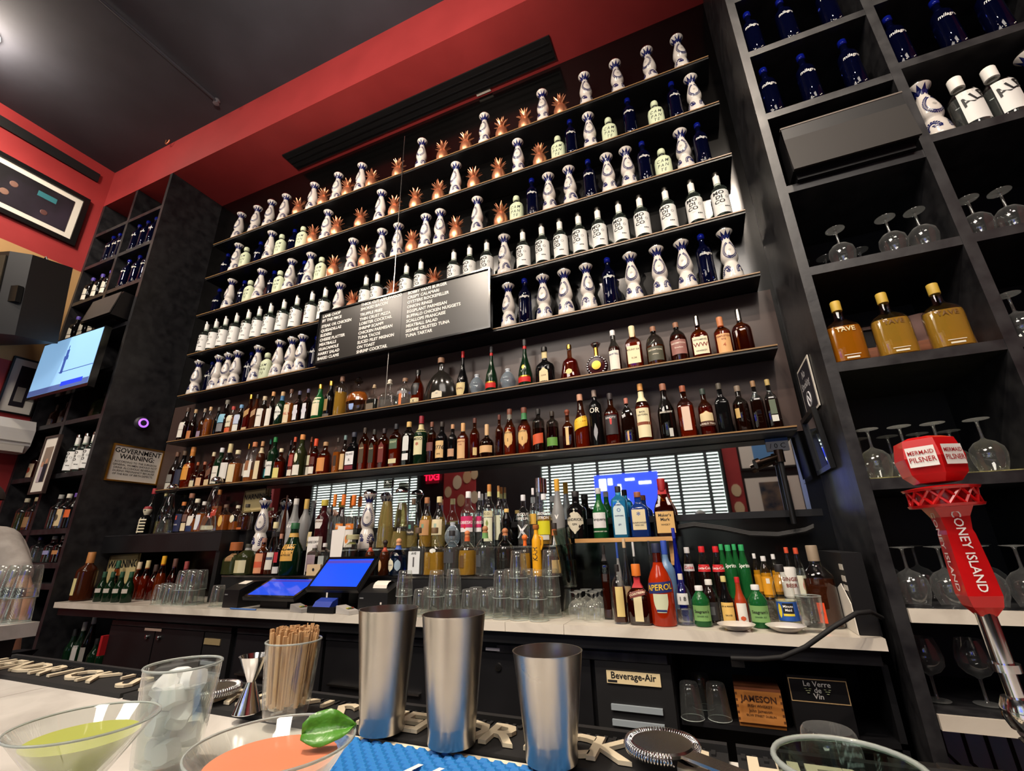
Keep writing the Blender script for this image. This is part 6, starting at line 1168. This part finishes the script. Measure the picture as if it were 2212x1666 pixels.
# ------------------------------------------------------------------ the bar in front
BZ = 1.074
br = thing('bar_counter', 'pale marble bar top in the foreground with black base', 'bar', (-.5, -2.2, 0))
xs = [-2.0, -1.3, -.55, .25, 1.2]
for a, b in zip(xs, xs[1:]): slab('marble_slab', 'bar_marble', a + .501, b + .499, -.32, .315, BZ - .04, BZ, br)
slab('base', 'black_paint', -1.46, 1.66, -.22, .28, 0, BZ - .04, br)
pm('mat_letter', 'c9bda2', .6)
mats = [(-1.70, -1.06, "HENDRICK'S"), (-1.05, -.545, "HENDRICK'S"), (-.535, -.02, "HENDRICK'S"), (-.01, .5, "HENDRICK'S")]
for k, (x0, x1, s) in enumerate(mats):
    t = thing('rail_mat', 'black rubber bar rail mat with raised cream lettering, ' + ['left of the water glass', 'beside the wooden stirrers', 'under the steel shakers', 'beyond the shakers'][k].replace('left of', 'behind'), 'mat', ((x0 + x1) / 2, -1.93, BZ)); W_ = (x1 - x0) / 2
    slab('mat_body', 'rubber', -W_, W_, -.05, .055, 0, .008, t); slab('far_lip', 'rubber', -W_, W_, .045, .055, .008, .016, t)
    for j, ch in enumerate(s):
        v, f = text_geo(ch, .085, bold=.018, align='CENTER', shear=0); xx = -W_ + (j + .75) * (2 * W_) / (len(s) + .5); m = MB(); m.add([(a + xx, b - .005, .0115) for a, b in v], f)
        o = m.build('raised_letter', 'mat_letter', t); md = o.modifiers.new('s', 'SOLIDIFY'); md.thickness = .0045; md.offset = 0
    g = MB()
    for j in range(int(2 * W_ / .012)): g.box(-W_ + .004 + j * .012, -W_ + .009 + j * .012, .030, .043, .008, .0105)
    o = g.build('rubber_nubs', 'rubber', t); o['kind'] = 'stuff'
t = thing('service_mat', 'bright blue woven bar service mat with cream border beside the coral cocktail', 'mat', (-.28, -2.10, BZ)); W_ = .255
slab('border', 'cream_edge', -W_, W_, .0, .118, 0, .004, t) if pm('cream_edge', 'd8cdb6', .6) else 0
slab('field', 'mat_blue', -W_ + .012, W_ - .012, .012, .105, .004, .0055, t) if pm('mat_blue', '1a62a4', .5) else 0
g = MB(); j = 0; yy = .014
while yy < .1:
    xx = -W_ + .016 + (.009 if j % 2 else 0)
    while xx < W_ - .03: g.add([(xx, yy, .0055), (xx + .014, yy, .0055), (xx + .014, yy + .006, .0055), (xx, yy + .006, .0055), (xx + .003, yy + .0015, .0085), (xx + .011, yy + .0015, .0085), (xx + .011, yy + .0045, .0085), (xx + .003, yy + .0045, .0085)], [(4, 5, 6, 7), (0, 1, 5, 4), (1, 2, 6, 5), (2, 3, 7, 6), (3, 0, 4, 7)]); xx += .018
    yy += .0085; j += 1
o = g.build('woven_texture', 'mat_weave', t) if pm('mat_weave', '2a7cc0', .45) else 0; o['kind'] = 'stuff'
m = MB(); flat_text(m, "Hendrick's", .06, (.03, .038, .0095), (1, 0, 0), (0, 1, 0), bold=.01, shear=.3); m.build('lettering', 'white', t)
# shakers
def shaker(label, x, y, h, r):
    t = thing('cocktail_shaker', label, 'shaker', (x, y, BZ + .0125))
    MB().lathe([(0, 0), (r * .70, 0), (r * .72, .003), (r * .715, .018), (r * .73, .02), (r * .735, .023), (r, h - .002), (r + .001, h), (r - .0008, h), (r - .001, h - .004), (r * .71, .026), (0, .024)], 40).build('tin', 'shaker_steel', t, .5); return t
noisy('shaker_steel', 'c2bdb5', 'b0aba4', 7, .22, .02, metal=1, r2=.36)
shaker('tall dull steel shaker tin beside the wooden stirrers', -.468, -1.975, .155, .0435)
shaker('tall bright steel shaker tin standing between two others', -.352, -1.980, .152, .044)
shaker('shorter steel shaker tin beside the spring strainer', -.213, -1.985, .115, .0435)
# stirrer glass
sx_, sy_ = -.648, -1.978
o = tumbler('clear tumbler packed with wooden coffee stirrers on the rail mat', (sx_, sy_, BZ + .0125), None, True); o.scale = (.97, .97, .86)
sm = MB().box(-.003, .003, -.0008, .0008, 0, .098).mesh('stirrer', 'wood_stir') if noisy('wood_stir', 'c9a273', 'b58c5c', 20, .7, stretch=(1, 1, .1)) else 0
rnd = random.Random(2); n_ = 0
while n_ < 190:
    a, q = rnd.uniform(0, 2 * PI), math.sqrt(rnd.random()); bx_, by_ = .0285 * q * math.cos(a), .0285 * q * math.sin(a); s = obj('wooden_stirrer', sm, None, (sx_ + bx_, sy_ + by_, BZ + .0125 + .014 + rnd.uniform(0, .012)))
    s.rotation_euler = (-by_ * 2.2 / .1 * .55, bx_ * 4.2 / .1 * .28 + .03, rnd.uniform(0, PI)); s.rotation_mode = 'XYZ'
    tx, ty = bx_ / .0285 * .09, by_ / .0285 * .09; d = Vector((tx, ty, 1)).normalized(); s.rotation_mode = 'QUATERNION'; s.rotation_quaternion = d.to_track_quat('Z', 'Y') @ Matrix.Rotation(rnd.uniform(0, PI), 3, 'Z').to_quaternion()
    tag(s, 'thin wooden coffee stirrer standing in the packed tumbler', 'stirrer', 'wooden stirrers in the tumbler'); n_ += 1
# jigger
t = thing('jigger', 'steel hourglass jigger beside the stirrers', 'jigger', (-.722, -1.985, BZ + .0125)); t.scale = (.95, .95, .8); MB().lathe([(.022, 0), (.0225, .001), (.007, .052), (.007, .054), (.024, .098), (.025, .099), (.0242, .099), (.006, .058), (0, .056)], 28).build('double_cone', 'chrome', t, .6)
# spring strainers
def strainer(label, x, y, rz):
    t = thing('cocktail_strainer', label, 'strainer', (x, y, BZ + .0125), rz); m = MB(); pts = []
    for i in range(420):
        a = -2.5 + 5.0 * i / 419; ph_ = i * 2 * PI / 7; R_ = .038 + .006 * math.cos(ph_); pts.append((R_ * math.cos(a), R_ * math.sin(a), .014 + .006 * math.sin(ph_)))
    m.tube(pts, .0009, 5); m.build('spring', 'chrome', t, 2)
    MB().lathe([(0, .012), (.034, .012), (.036, .016), (.034, .018), (0, .017)], 28).build('plate', 'steel', t, .6); slab('handle', 'steel', -.11, -.03, -.011, .011, .013, .016, t); return t
strainer('spring cocktail strainer lying on the mat behind the water glass', -.845, -1.955, .6)
strainer('spring cocktail strainer lying beyond the short shaker', -.09, -1.94, 2.6)
# cocktails
def martini(label, c, zr, r, liquid, lv):
    t = thing('martini_glass', label, 'cocktail', (c[0], c[1], BZ)); h = zr - BZ; ap = h - r * 1.15
    MB().lathe([(.036, 0), (.037, .002), (.03, .004), (.006, .008), (.005, ap - .006), (.008, ap), (r, h), (r - .0012, h + .0004), (r - .002, h - .001), (.006, ap + .004), (0, ap + .003)], 40).build('glass', 'glass_wall', t, .6)
    MB().tube([(r * math.cos(a), r * math.sin(a), h) for a in [2 * PI * k / 48 for k in range(48)]], .0011, 6, True).build('rim', 'glass_rim', t, 2)
    zl_ = ap + (h - ap) * lv; rl = r * lv - .003
    MB().lathe([(0, ap + .006), (rl, zl_), (0, zl_ + .0005)], 36).build('drink', liquid, t, .6); return t, zl_, rl
pm('green_drink', 'b0b857', .2); pm('coral_drink', 'e58a66', .2); 
martini('stemmed cocktail glass of cloudy green drink on the marble', (-.571, -2.290), 1.180, .0565, 'green_drink', .82)
t, zl_, rl = martini('stemmed cocktail glass of coral drink garnished with a basil leaf', (-.345, -2.276), 1.185, .061, 'coral_drink', .84)
m = MB(); N_, M_ = 8, 6; V_ = []; 
for i in range(N_ + 1):
    u = i / N_; wd = .0145 * math.sin(PI * min(1, u * .93 + .07)) ** .6 * (1 - .45 * u ** 2)
    for j in range(M_ + 1):
        q = 2 * j / M_ - 1; V_.append((-.019 + .043 * u, q * wd, .003 * math.sin(PI * u) + .004 * abs(q) - .0016 * (abs(q) < .1) + .0015 * math.sin(14 * u) * abs(q)))
m.add(V_, [(i * (M_ + 1) + j, i * (M_ + 1) + j + 1, (i + 1) * (M_ + 1) + j + 1, (i + 1) * (M_ + 1) + j) for i in range(N_) for j in range(M_)])
lf = m.build('basil_leaf', 'basil', None, 2) if noisy('basil', '3f7a1e', '5a9a34', 40, .35, .3) else 0
md = lf.modifiers.new('s', 'SOLIDIFY'); md.thickness = .001
n_ = Vector((.50, -.62, .60)).normalized(); lx = Vector((.80, .50, .10)); lx = (lx - n_ * lx.dot(n_)).normalized(); ly = n_.cross(lx)
lf.matrix_world = Matrix.Translation((-.345 + .024, -2.276 + .030, BZ + zl_ + .012)) @ Matrix((lx, ly, n_)).transposed().to_4x4(); tag(lf, 'glossy green basil leaf floating on the coral cocktail', 'leaf')
# water glass with ice
o = tumbler('tall clear tumbler of iced water between the cocktails and the rail', (-.655, -2.148, BZ), None, True); o.scale = (1.0, 1.0, .98)
MB().lathe([(0, .016), (.0315, .018), (.038, .1), (0, .1)], 24).build('water', 'iced_water', o, .7) if thin('iced_water', 'eef4f4', base=.06, haze=.10) else 0
rnd = random.Random(4)
for k, (a, b, c_) in enumerate([(0, .013, .07), (-.016, -.008, .078), (.017, -.006, .066), (.0, .0, .044), (.009, .012, .096), (-.014, .012, .052), (-.006, -.016, .098), (.014, .014, .04), (.012, -.014, .088), (-.016, .006, .102), (.002, .002, .085), (-.004, -.014, .058), (.018, .004, .104), (-.01, -.004, .03), (.012, -.01, .03)]):
    q = MB().lathe([(0, -.011), (.011, -.010), (.0125, 0), (.011, .010), (0, .011)], 12, 4, 1).build('ice_cube', 'ice', None, .8) if ('ice' in MT or pm('ice', 'f8fafa', .2, trans=.25, ior=1.2)) else 0
    q.parent = o; q.location = (a, b, c_); q.rotation_euler = (rnd.uniform(0, 3), rnd.uniform(0, 3), rnd.uniform(0, 3))
# mixing bowl glass, upturned glass, steel sink on the right
p = on_z(1830, 1650, 1.14); t = thing('mixing_glass', 'wide thick glass mixing bowl with strainer spring inside near the tap', 'glass', (p.x, p.y, BZ)); 
MB().lathe([(0, 0), (.045, 0), (.048, .004), (.058, .062), (.06, .066), (.055, .066), (.045, .01), (0, .008)], 32).build('glass', 'glass_tint', t, .6); MB().tube([(.0575 * math.cos(a), .0575 * math.sin(a), .066) for a in [2 * PI * k / 40 for k in range(40)]], .0028, 6, True).build('rim', 'glass_rim', t, 2)
xt = x_on(1818, -1.74, 1.0); zt = z_on(1572, xt, -1.74) - .122; o = tumbler('upturned thick tumbler draining behind the mixing bowl', (xt, -1.74, zt))
t = thing('bar_sink', 'stainless steel underbar sink edge near the tap', 'sink', (.45, -1.70, 0)); slab('drain_ledge', 'steel_sheet', -.42, -.28, -.09, .02, zt - .012, zt - .001, t); slab('rim', 'steel_sheet', -.27, .6, -.10, .0, 1.024, 1.038, t); slab('basin', 'steel_sheet', -.27, .6, -.09, -.01, .75, 1.024, t); slab('inner_rim', 'steel', -.22, .56, -.03, -.015, 1.038, 1.044, t)
# beer tap
TX, TY = .285, -1.85
pts0, pts1 = on_y(2010, 1080, TY), on_y(2196, 1345, TY)
t = thing('beer_tap', 'red carousel shaped beer tap handle on chrome faucet', 'tap', (TX, TY, 0)); 
top = on_y(2018, 1000, TY); mid = on_y(2040, 1085, TY); bot_ = on_y(2130, 1330, TY); fa = on_y(2165, 1400, TY)
def loc(v): return v - Vector((TX, TY, 0))
hz = loc(mid); lz = loc(bot_); ax = (hz - lz); L0 = ax.length; axn = ax.normalized(); q = Vector((0, 0, 1)).rotation_difference(axn)
def place(o, at): o.rotation_mode = 'QUATERNION'; o.rotation_quaternion = q; o.location = at; return o
m = MB(); m.lathe([(0, 0), (.012, 0), (.022, .010), (.0255, .022), (.0245, .05), (.0215, .09), (.020, L0 * .74), (.023, L0 * .86), (.032, L0 - .004), (0, L0 - .004)], 4, 2, .8); hd_ = place(m.build('handle_shaft', 'tap_red', t), lz)
for s, an in ((1, 0), ):
    m = MB(); v, f = text_geo('CONEY ISLAND', .0145, bold=.01, align='CENTER'); d_ = .0125
    m.add([(-d_ * .72 - .0 , 0, 0)] , []) if 0 else 0
    for face, sgn in ((0, 1), (1, 1)):
        e = Matrix.Rotation(PI / 4 * 0 + (-PI / 2 if face else -PI), 3, 'Z')
        m.add([e @ Vector((.0166, b * .9, L0 * .56 - a * .9)) for a, b in v], f)
    m.build('lettering', 'white', hd_)
m = MB(); m.lathe([(.02, 0), (.036, 0), (.0375, .003), (.02, .004)], 24); m.lathe([(.02, .020), (.037, .020), (.039, .023), (.02, .026)], 24)
for k in range(14):
    a0, a1 = 2 * PI * k / 14, 2 * PI * (k + 1) / 14
    for s, e in ((a0, a1), (a1, a0)): m.tube([(.034 * math.cos(s), .034 * math.sin(s), .003), (.034 * math.cos(e), .034 * math.sin(e), .021)], .0018, 5)
m.lathe([(0, 0), (.027, .001), (.027, .022), (0, .024)], 20); place(m.build('lattice_ring', 'tap_red', t, .6), hz - axn * .006)
hexv = []; m = MB(); m.lathe([(0, .022), (.024, .024), (.033, .034), (.036, .055), (.031, .078), (.02, .082), (0, .083)], 6); cr_ = place(m.build('crown', 'tap_red', t), hz)
for an in (-2.1 - .0, -1.05):
    m = MB(); e = Matrix.Rotation(an, 3, 'Z'); a2 = .0345
    v = [(a2 * .93, -.0145, .043), (a2 * .93, .0145, .043), (a2 * .93, .0145, .068), (a2 * .93, -.0145, .068)]; m.add([e @ Vector(x_) for x_ in v], [(0, 1, 2, 3)]); pl = m.build('label_plate', 'white', cr_)
    m = MB()
    for s, z, sz in (('MERMAID', .0605, .0072), ('PILSNER', .0515, .0088)): v_, f_ = text_geo(s, sz, bold=.01, sx=.85); m.add([e @ Vector((a2 * .93 + .0006, a, z + b)) for a, b in v_], f_)
    m.build('lettering', 'a01418', cr_)
fz = loc(fa)
MB().tube([lz + axn * .004, lz - axn * .05], .0095, 14).build('ferrule', 'chrome', t, .8); MB().tube([lz - axn * .048, lz - axn * .056], .014, 14).build('collar', 'chrome', t, .8)
b0 = lz - axn * .056; m = MB(); m.tube([b0, b0 - axn * .025], .008, 12); m.tube([b0 - axn * .025, b0 - axn * .035, b0 - axn * .045, b0 - axn * .055], [.013, .017, .017, .013], 14); m.tube([b0 - axn * .05, b0 - axn * .06 + Vector((.02, 0, -.005)), b0 - axn * .07 + Vector((.08, .0, -.012))], [.014, .015, .014], 12); m.tube([b0 - axn * .058, b0 - axn * .08 + Vector((.01, -.01, 0)), b0 - axn * .11 + Vector((.03, -.02, -.01))], [.012, .010, .009], 12); m.build('faucet', 'chrome', t, .8)
e_ = b0 - axn * .07 + Vector((.08, 0, -.012)); MB().tube([e_, e_ + Vector((.05, 0, 0))], .03, 16).build('shank_flange', 'chrome', t, .8); xx = e_.x + .06; MB().tube([(xx, 0, e_.z + .1), (xx, 0, BZ)], .038, 20).build('tower', 'chrome', t, .8)
# ------------------------------------------------------------------ left end of the bar: return slab, glasses, black caddy, person
c0 = on_y(86, 1343, -1.50); t = thing('bar_return', 'marble topped return of the bar crowded with upturned tumblers', 'counter', (c0.x - .5, -1.6, 0)); slab('marble_slab', 'bar_marble', -.6, .5, -.02, .10, c0.z - .05, c0.z, t); slab('base', 'black_paint', -.6, .46, .0, .06, 0, c0.z - .05, t)
for k, (px, y_) in enumerate([(70, -1.55), (44, -1.55), (12, -1.55)]):
    x = c0.x - .055 - .096 * k
    for q_ in range(2): tum((x, y_, c0.z + .0015 + q_ * .0872), 'upturned tumbler on the bar return, ' + ['lower', 'upper'][q_] + ' level, ' + ordn(k % 3 + 1) + ' from the slab end, ' + ('front row' if k < 3 else 'rear row'), 'upturned tumblers on the bar return')
p = on_z(-42, 1462, BZ); t = thing('napkin_caddy', 'black rounded napkin caddy at the far end of the bar', 'caddy', (p.x, -2.04, BZ)); MB().lathe([(0, 0), (.05, 0), (.062, .012), (.064, .075), (.06, .085), (0, .085)], 20, 4, .8).build('caddy_body', 'plastic_black', t, .6); slab('napkins', 'paper', -.04, .04, -.03, .03, .085, .09, t)
# ------------------------------------------------------------------ ceiling track lamps, plus an added soffit uplight
pm('lens_lit', 'fff0dc', .4, emit=6)
def track_lamp(label, loc, aim, power, size=1.3, blend=.9, col_=WARM):
    t = thing('track_lamp', label, 'lamp', (loc[0], loc[1], loc[2])); d = (Vector(aim) - Vector(loc)).normalized(); q = d.to_track_quat('-Z', 'Y')
    h = MB().lathe([(0, .12), (.045, .12), (.055, .10), (.06, -.04), (.055, -.04), (.05, .0), (0, .004)], 20).build('lamp_head', 'plastic_black', t, .7); h.rotation_mode = 'QUATERNION'; h.rotation_quaternion = q
    MB().lathe([(0, -.003), (.05, -.002), (0, 0)], 16).build('lens', 'lens_lit', h)
    MB().tube([(0, 0, .1), (0, 0, ZC - loc[2])], .012, 8).build('stem', 'plastic_black', t, .8)
    l = lamp('SPOT', 'lamp_light', Vector(loc) + d * .06, aim, power, col_, .05, size, blend); l.parent = t; l.matrix_parent_inverse = Matrix.Translation(-Vector(loc))
for i, (loc_, aim, pw, sz) in enumerate([((-4.3, -3.1, 5.3), (-3.7, 0, 2.3), 270, 1.4), ((-2.6, -3.3, 5.3), (-2.1, 0, 2.4), 270, 1.4), ((-.9, -3.3, 5.3), (-.6, 0, 2.2), 270, 1.4), ((.75, -2.7, 5.3), (.8, -.54, 3.3), 260, 1.2)]):
    track_lamp('black ceiling track lamp aimed at the bottle wall, ' + ordn(i + 1) + ' from the red side wall', loc_, aim, pw, sz)
track_lamp('black ceiling track lamp aimed at the pictures on the red side wall', (-4.6, -2.3, 5.3), (-5.83, -1.1, 3.9), 170, 1.5)
track_lamp('black ceiling track lamp aimed down at the marble bar', (-.9, -2.7, 5.2), (-.5, -2.05, 1.05), 420, .8)
track_lamp('black ceiling track lamp aimed at the back counter', (-.2, -2.6, 5.2), (-.2, -.5, 1.0), 260, .9)
track_lamp('added out-of-view uplight standing in for bounce light on the red soffit', (-1.5, -2.5, 3.9), (-2.0, -.3, 5.2), 210, 2.0)  # added out of view, replaces light bounced up from the bar
# round ceiling lamp, conduit and sprinkler on the dark ceiling
p = on_z(-45, 62, ZC); t = thing('ceiling_lamp', 'round white ceiling lamp near the red side wall', 'lamp', (p.x, p.y, ZC)); MB().lathe([(0, -.07), (.09, -.06), (.12, -.03), (.125, 0)], 20).build('lamp_glass', 'lens_lit', t, 1); lamp('POINT', 'lamp_light', (p.x, p.y, ZC - .16), (p.x, p.y, 0), 45, WARM, .1)
a_, b_ = on_z(205, -12, ZC - .02), on_z(468, 218, ZC - .02)
o = MB().tube([a_, b_], .014, 8).build('ceiling_conduit', 'ceiling_black', None, 1); tag(o, 'thin painted conduit running across the dark ceiling', 'conduit')
t = thing('sprinkler_head', 'small ceiling sprinkler at the end of the conduit', 'sprinkler', (b_.x, b_.y, ZC - .02)); MB().lathe([(.02, .02), (.03, 0), (.012, -.01), (.012, -.03), (.028, -.035), (0, -.04)], 12).build('head', '6a6a70', t, .8)
p = on_z(358, 308, ZC - .03); t = thing('ceiling_hook', 'small copper hook fitting on the ceiling edge by the red bulkhead', 'hook', (p.x, min(p.y, YK - .03), ZC)); MB().tube([(0, 0, 0), (0, 0, -.04), (.02, 0, -.06), (.05, 0, -.05), (.06, 0, -.02)], .007, 8).build('hook', 'copper', t, 1)
# ------------------------------------------------------------------ people
def skin(name, pts, edges, m_, parent, root=0, sub=2, voxel=None):
    me = bpy.data.meshes.new(name); me.from_pydata([p[:3] for p in pts], edges, []); me.materials.append(mt(m_)); o = obj(name, me, parent)
    md = o.modifiers.new('skin', 'SKIN'); md.use_smooth_shade = True
    for i, p in enumerate(pts):
        sv = me.skin_vertices[0].data[i]; r = p[3]; sv.radius = (r, r) if not isinstance(r, tuple) else r; sv.use_root = (i == root)
    o.modifiers.new('sub', 'SUBSURF').levels = sub; o.modifiers['sub'].render_levels = sub
    return o
def person(label, loc, rz, shirt, hair, arm_fwd=.18, lean=0):
    t = thing('person', label, 'person', loc, rz)
    P = []; E = []
    def add(x, y, z, r, par=None):
        P.append((x, y, z, r)); i = len(P) - 1
        if par is not None: E.append((par, i))
        return i
    pel = add(0, 0, .95, (.155, .11)); wa = add(0, 0, 1.12, (.14, .1), pel); ch = add(0, 0, 1.30, (.165, .11), wa); ne = add(0, .005, 1.45, .058, ch); nk = add(0, -.005, 1.51, .055, ne); j = add(0, -.022, 1.565, (.068, .078), nk); h1 = add(0, -.01, 1.64, (.078, .095), j); h2 = add(0, .005, 1.71, (.062, .078), h1)
    for s in (-1, 1):
        sh = add(s * .165, 0, 1.405, .062, ch); el = add(s * .245, .01, 1.13, .043, sh); wr = add(s * .22, -arm_fwd, .98, .028, el); pa = add(s * .212, -arm_fwd - .06, .955, (.034, .018), wr)
        for k, (dx, ln) in enumerate([(-.028, .055), (-.01, .07), (.01, .072), (.027, .06)]):
            a = add(s * .212 + dx, -arm_fwd - .10, .948, .0085, pa); b = add(s * .212 + dx, -arm_fwd - .10 - ln * .55, .935, .008, a); add(s * .212 + dx, -arm_fwd - .10 - ln * .85, .915, .0065, b)
        th = add(s * .212 - s * .04, -arm_fwd - .05, .945, .0095, pa); add(s * .212 - s * .052, -arm_fwd - .085, .935, .008, th)
        hp = add(s * .095, 0, .88, .09, pel); kn = add(s * .11, -.01, .5, .058, hp); an = add(s * .115, .02, .09, .04, kn); add(s * .125, -.13, .035, .036, an)
    b = skin('body', P, E, 'skin', t)
    Q = [(0, 0, .93, (.172, .125)), (0, 0, 1.12, (.158, .115)), (0, 0, 1.30, (.182, .125)), (0, .004, 1.43, (.088, .074)), (-.165, 0, 1.408, .076), (-.228, .008, 1.19, .068), (.165, 0, 1.408, .076), (.228, .008, 1.19, .068)]
    skin('shirt', Q, [(0, 1), (1, 2), (2, 3), (2, 4), (4, 5), (2, 6), (6, 7)], shirt, t)
    Q = [(0, 0, .96, (.165, .12))]; ed = []
    for s in (-1, 1): n_ = len(Q); Q += [(s * .095, 0, .86, .102), (s * .11, -.01, .5, .074), (s * .115, .015, .12, .058)]; ed += [(0, n_), (n_, n_ + 1), (n_ + 1, n_ + 2)]
    skin('trousers', Q, ed, '1c1c22', t)
    m = MB(); v = []; f = []; NU, NV = 18, 8
    for i in range(NV + 1):
        a = PI * .60 * i / NV
        for k in range(NU):
            q = 2 * PI * k / NU; fr = max(0, -math.sin(q)); aa = a * (1 - .38 * fr); v.append((.084 * math.sin(aa) * math.cos(q), .008 + .104 * math.sin(aa) * math.sin(q), 1.665 + .092 * math.cos(aa)))
    for i in range(NV):
        for k in range(NU): f.append((i * NU + k, i * NU + (k + 1) % NU, (i + 1) * NU + (k + 1) % NU, (i + 1) * NU + k))
    m.add(v, f); m.build('hair', hair, t, 2)
    for s in (-1, 1):
        e = MB().lathe([(0, -.009), (.007, -.006), (.009, 0), (.007, .006), (0, .009)], 10, o=(s * .03, -.098, 1.648)).build('eye', 'white', t, 2); MB().lathe([(0, -.0045), (.004, 0), (0, .0045)], 8, o=(s * .03, -.1055, 1.648)).build('pupil', '2a1c14', e)
        MB().lathe([(0, -.024), (.010, -.014), (.013, .01), (.008, .026), (0, .03)], 8, k=1.6, o=(s * .083, .0, 1.64)).build('ear', 'skin', t, 2)
    MB().prism([(-.013, -.100, 1.607), (.013, -.100, 1.607), (0, -.098, 1.65)], (0, -.016, -.002)).build('nose', 'skin', t, 2)
    MB().box(-.022, .022, -.100, -.088, 1.583, 1.590).build('mouth', '8a4a42', t)
    for c in (list(t.children) + [g for c in t.children for g in c.children] if lean else []):      # upper body leaning to one side
        for v in c.data.vertices: v.co.x -= lean * max(0, v.co.z - 1.0)
    return t
pt_ = on_y(60, 1200, -1.32)
t = person('person in a light grey short sleeved T-shirt behind the bar return', (pt_.x - .10, -1.32, 0), .08, 'shirt_grey', '2a1f1a', .02, .8)
MB().lathe([(0, -.03), (.03, -.026), (.038, 0), (.028, .03), (0, .036)], 12, k=.25, o=(.07 - .8 * .24, -.128, 1.24)).build('shirt_print', 'white', t, 2)
person('person with short dark hair in a blue shirt seen in the mirror', (-2.6, -4.6, 0), PI - .1, '3a4a6a', '1a1512')
person('person with grey hair in a dark shirt seen in the mirror', (-.1, -5.2, 0), PI, '2a2a30', '8a8a86')
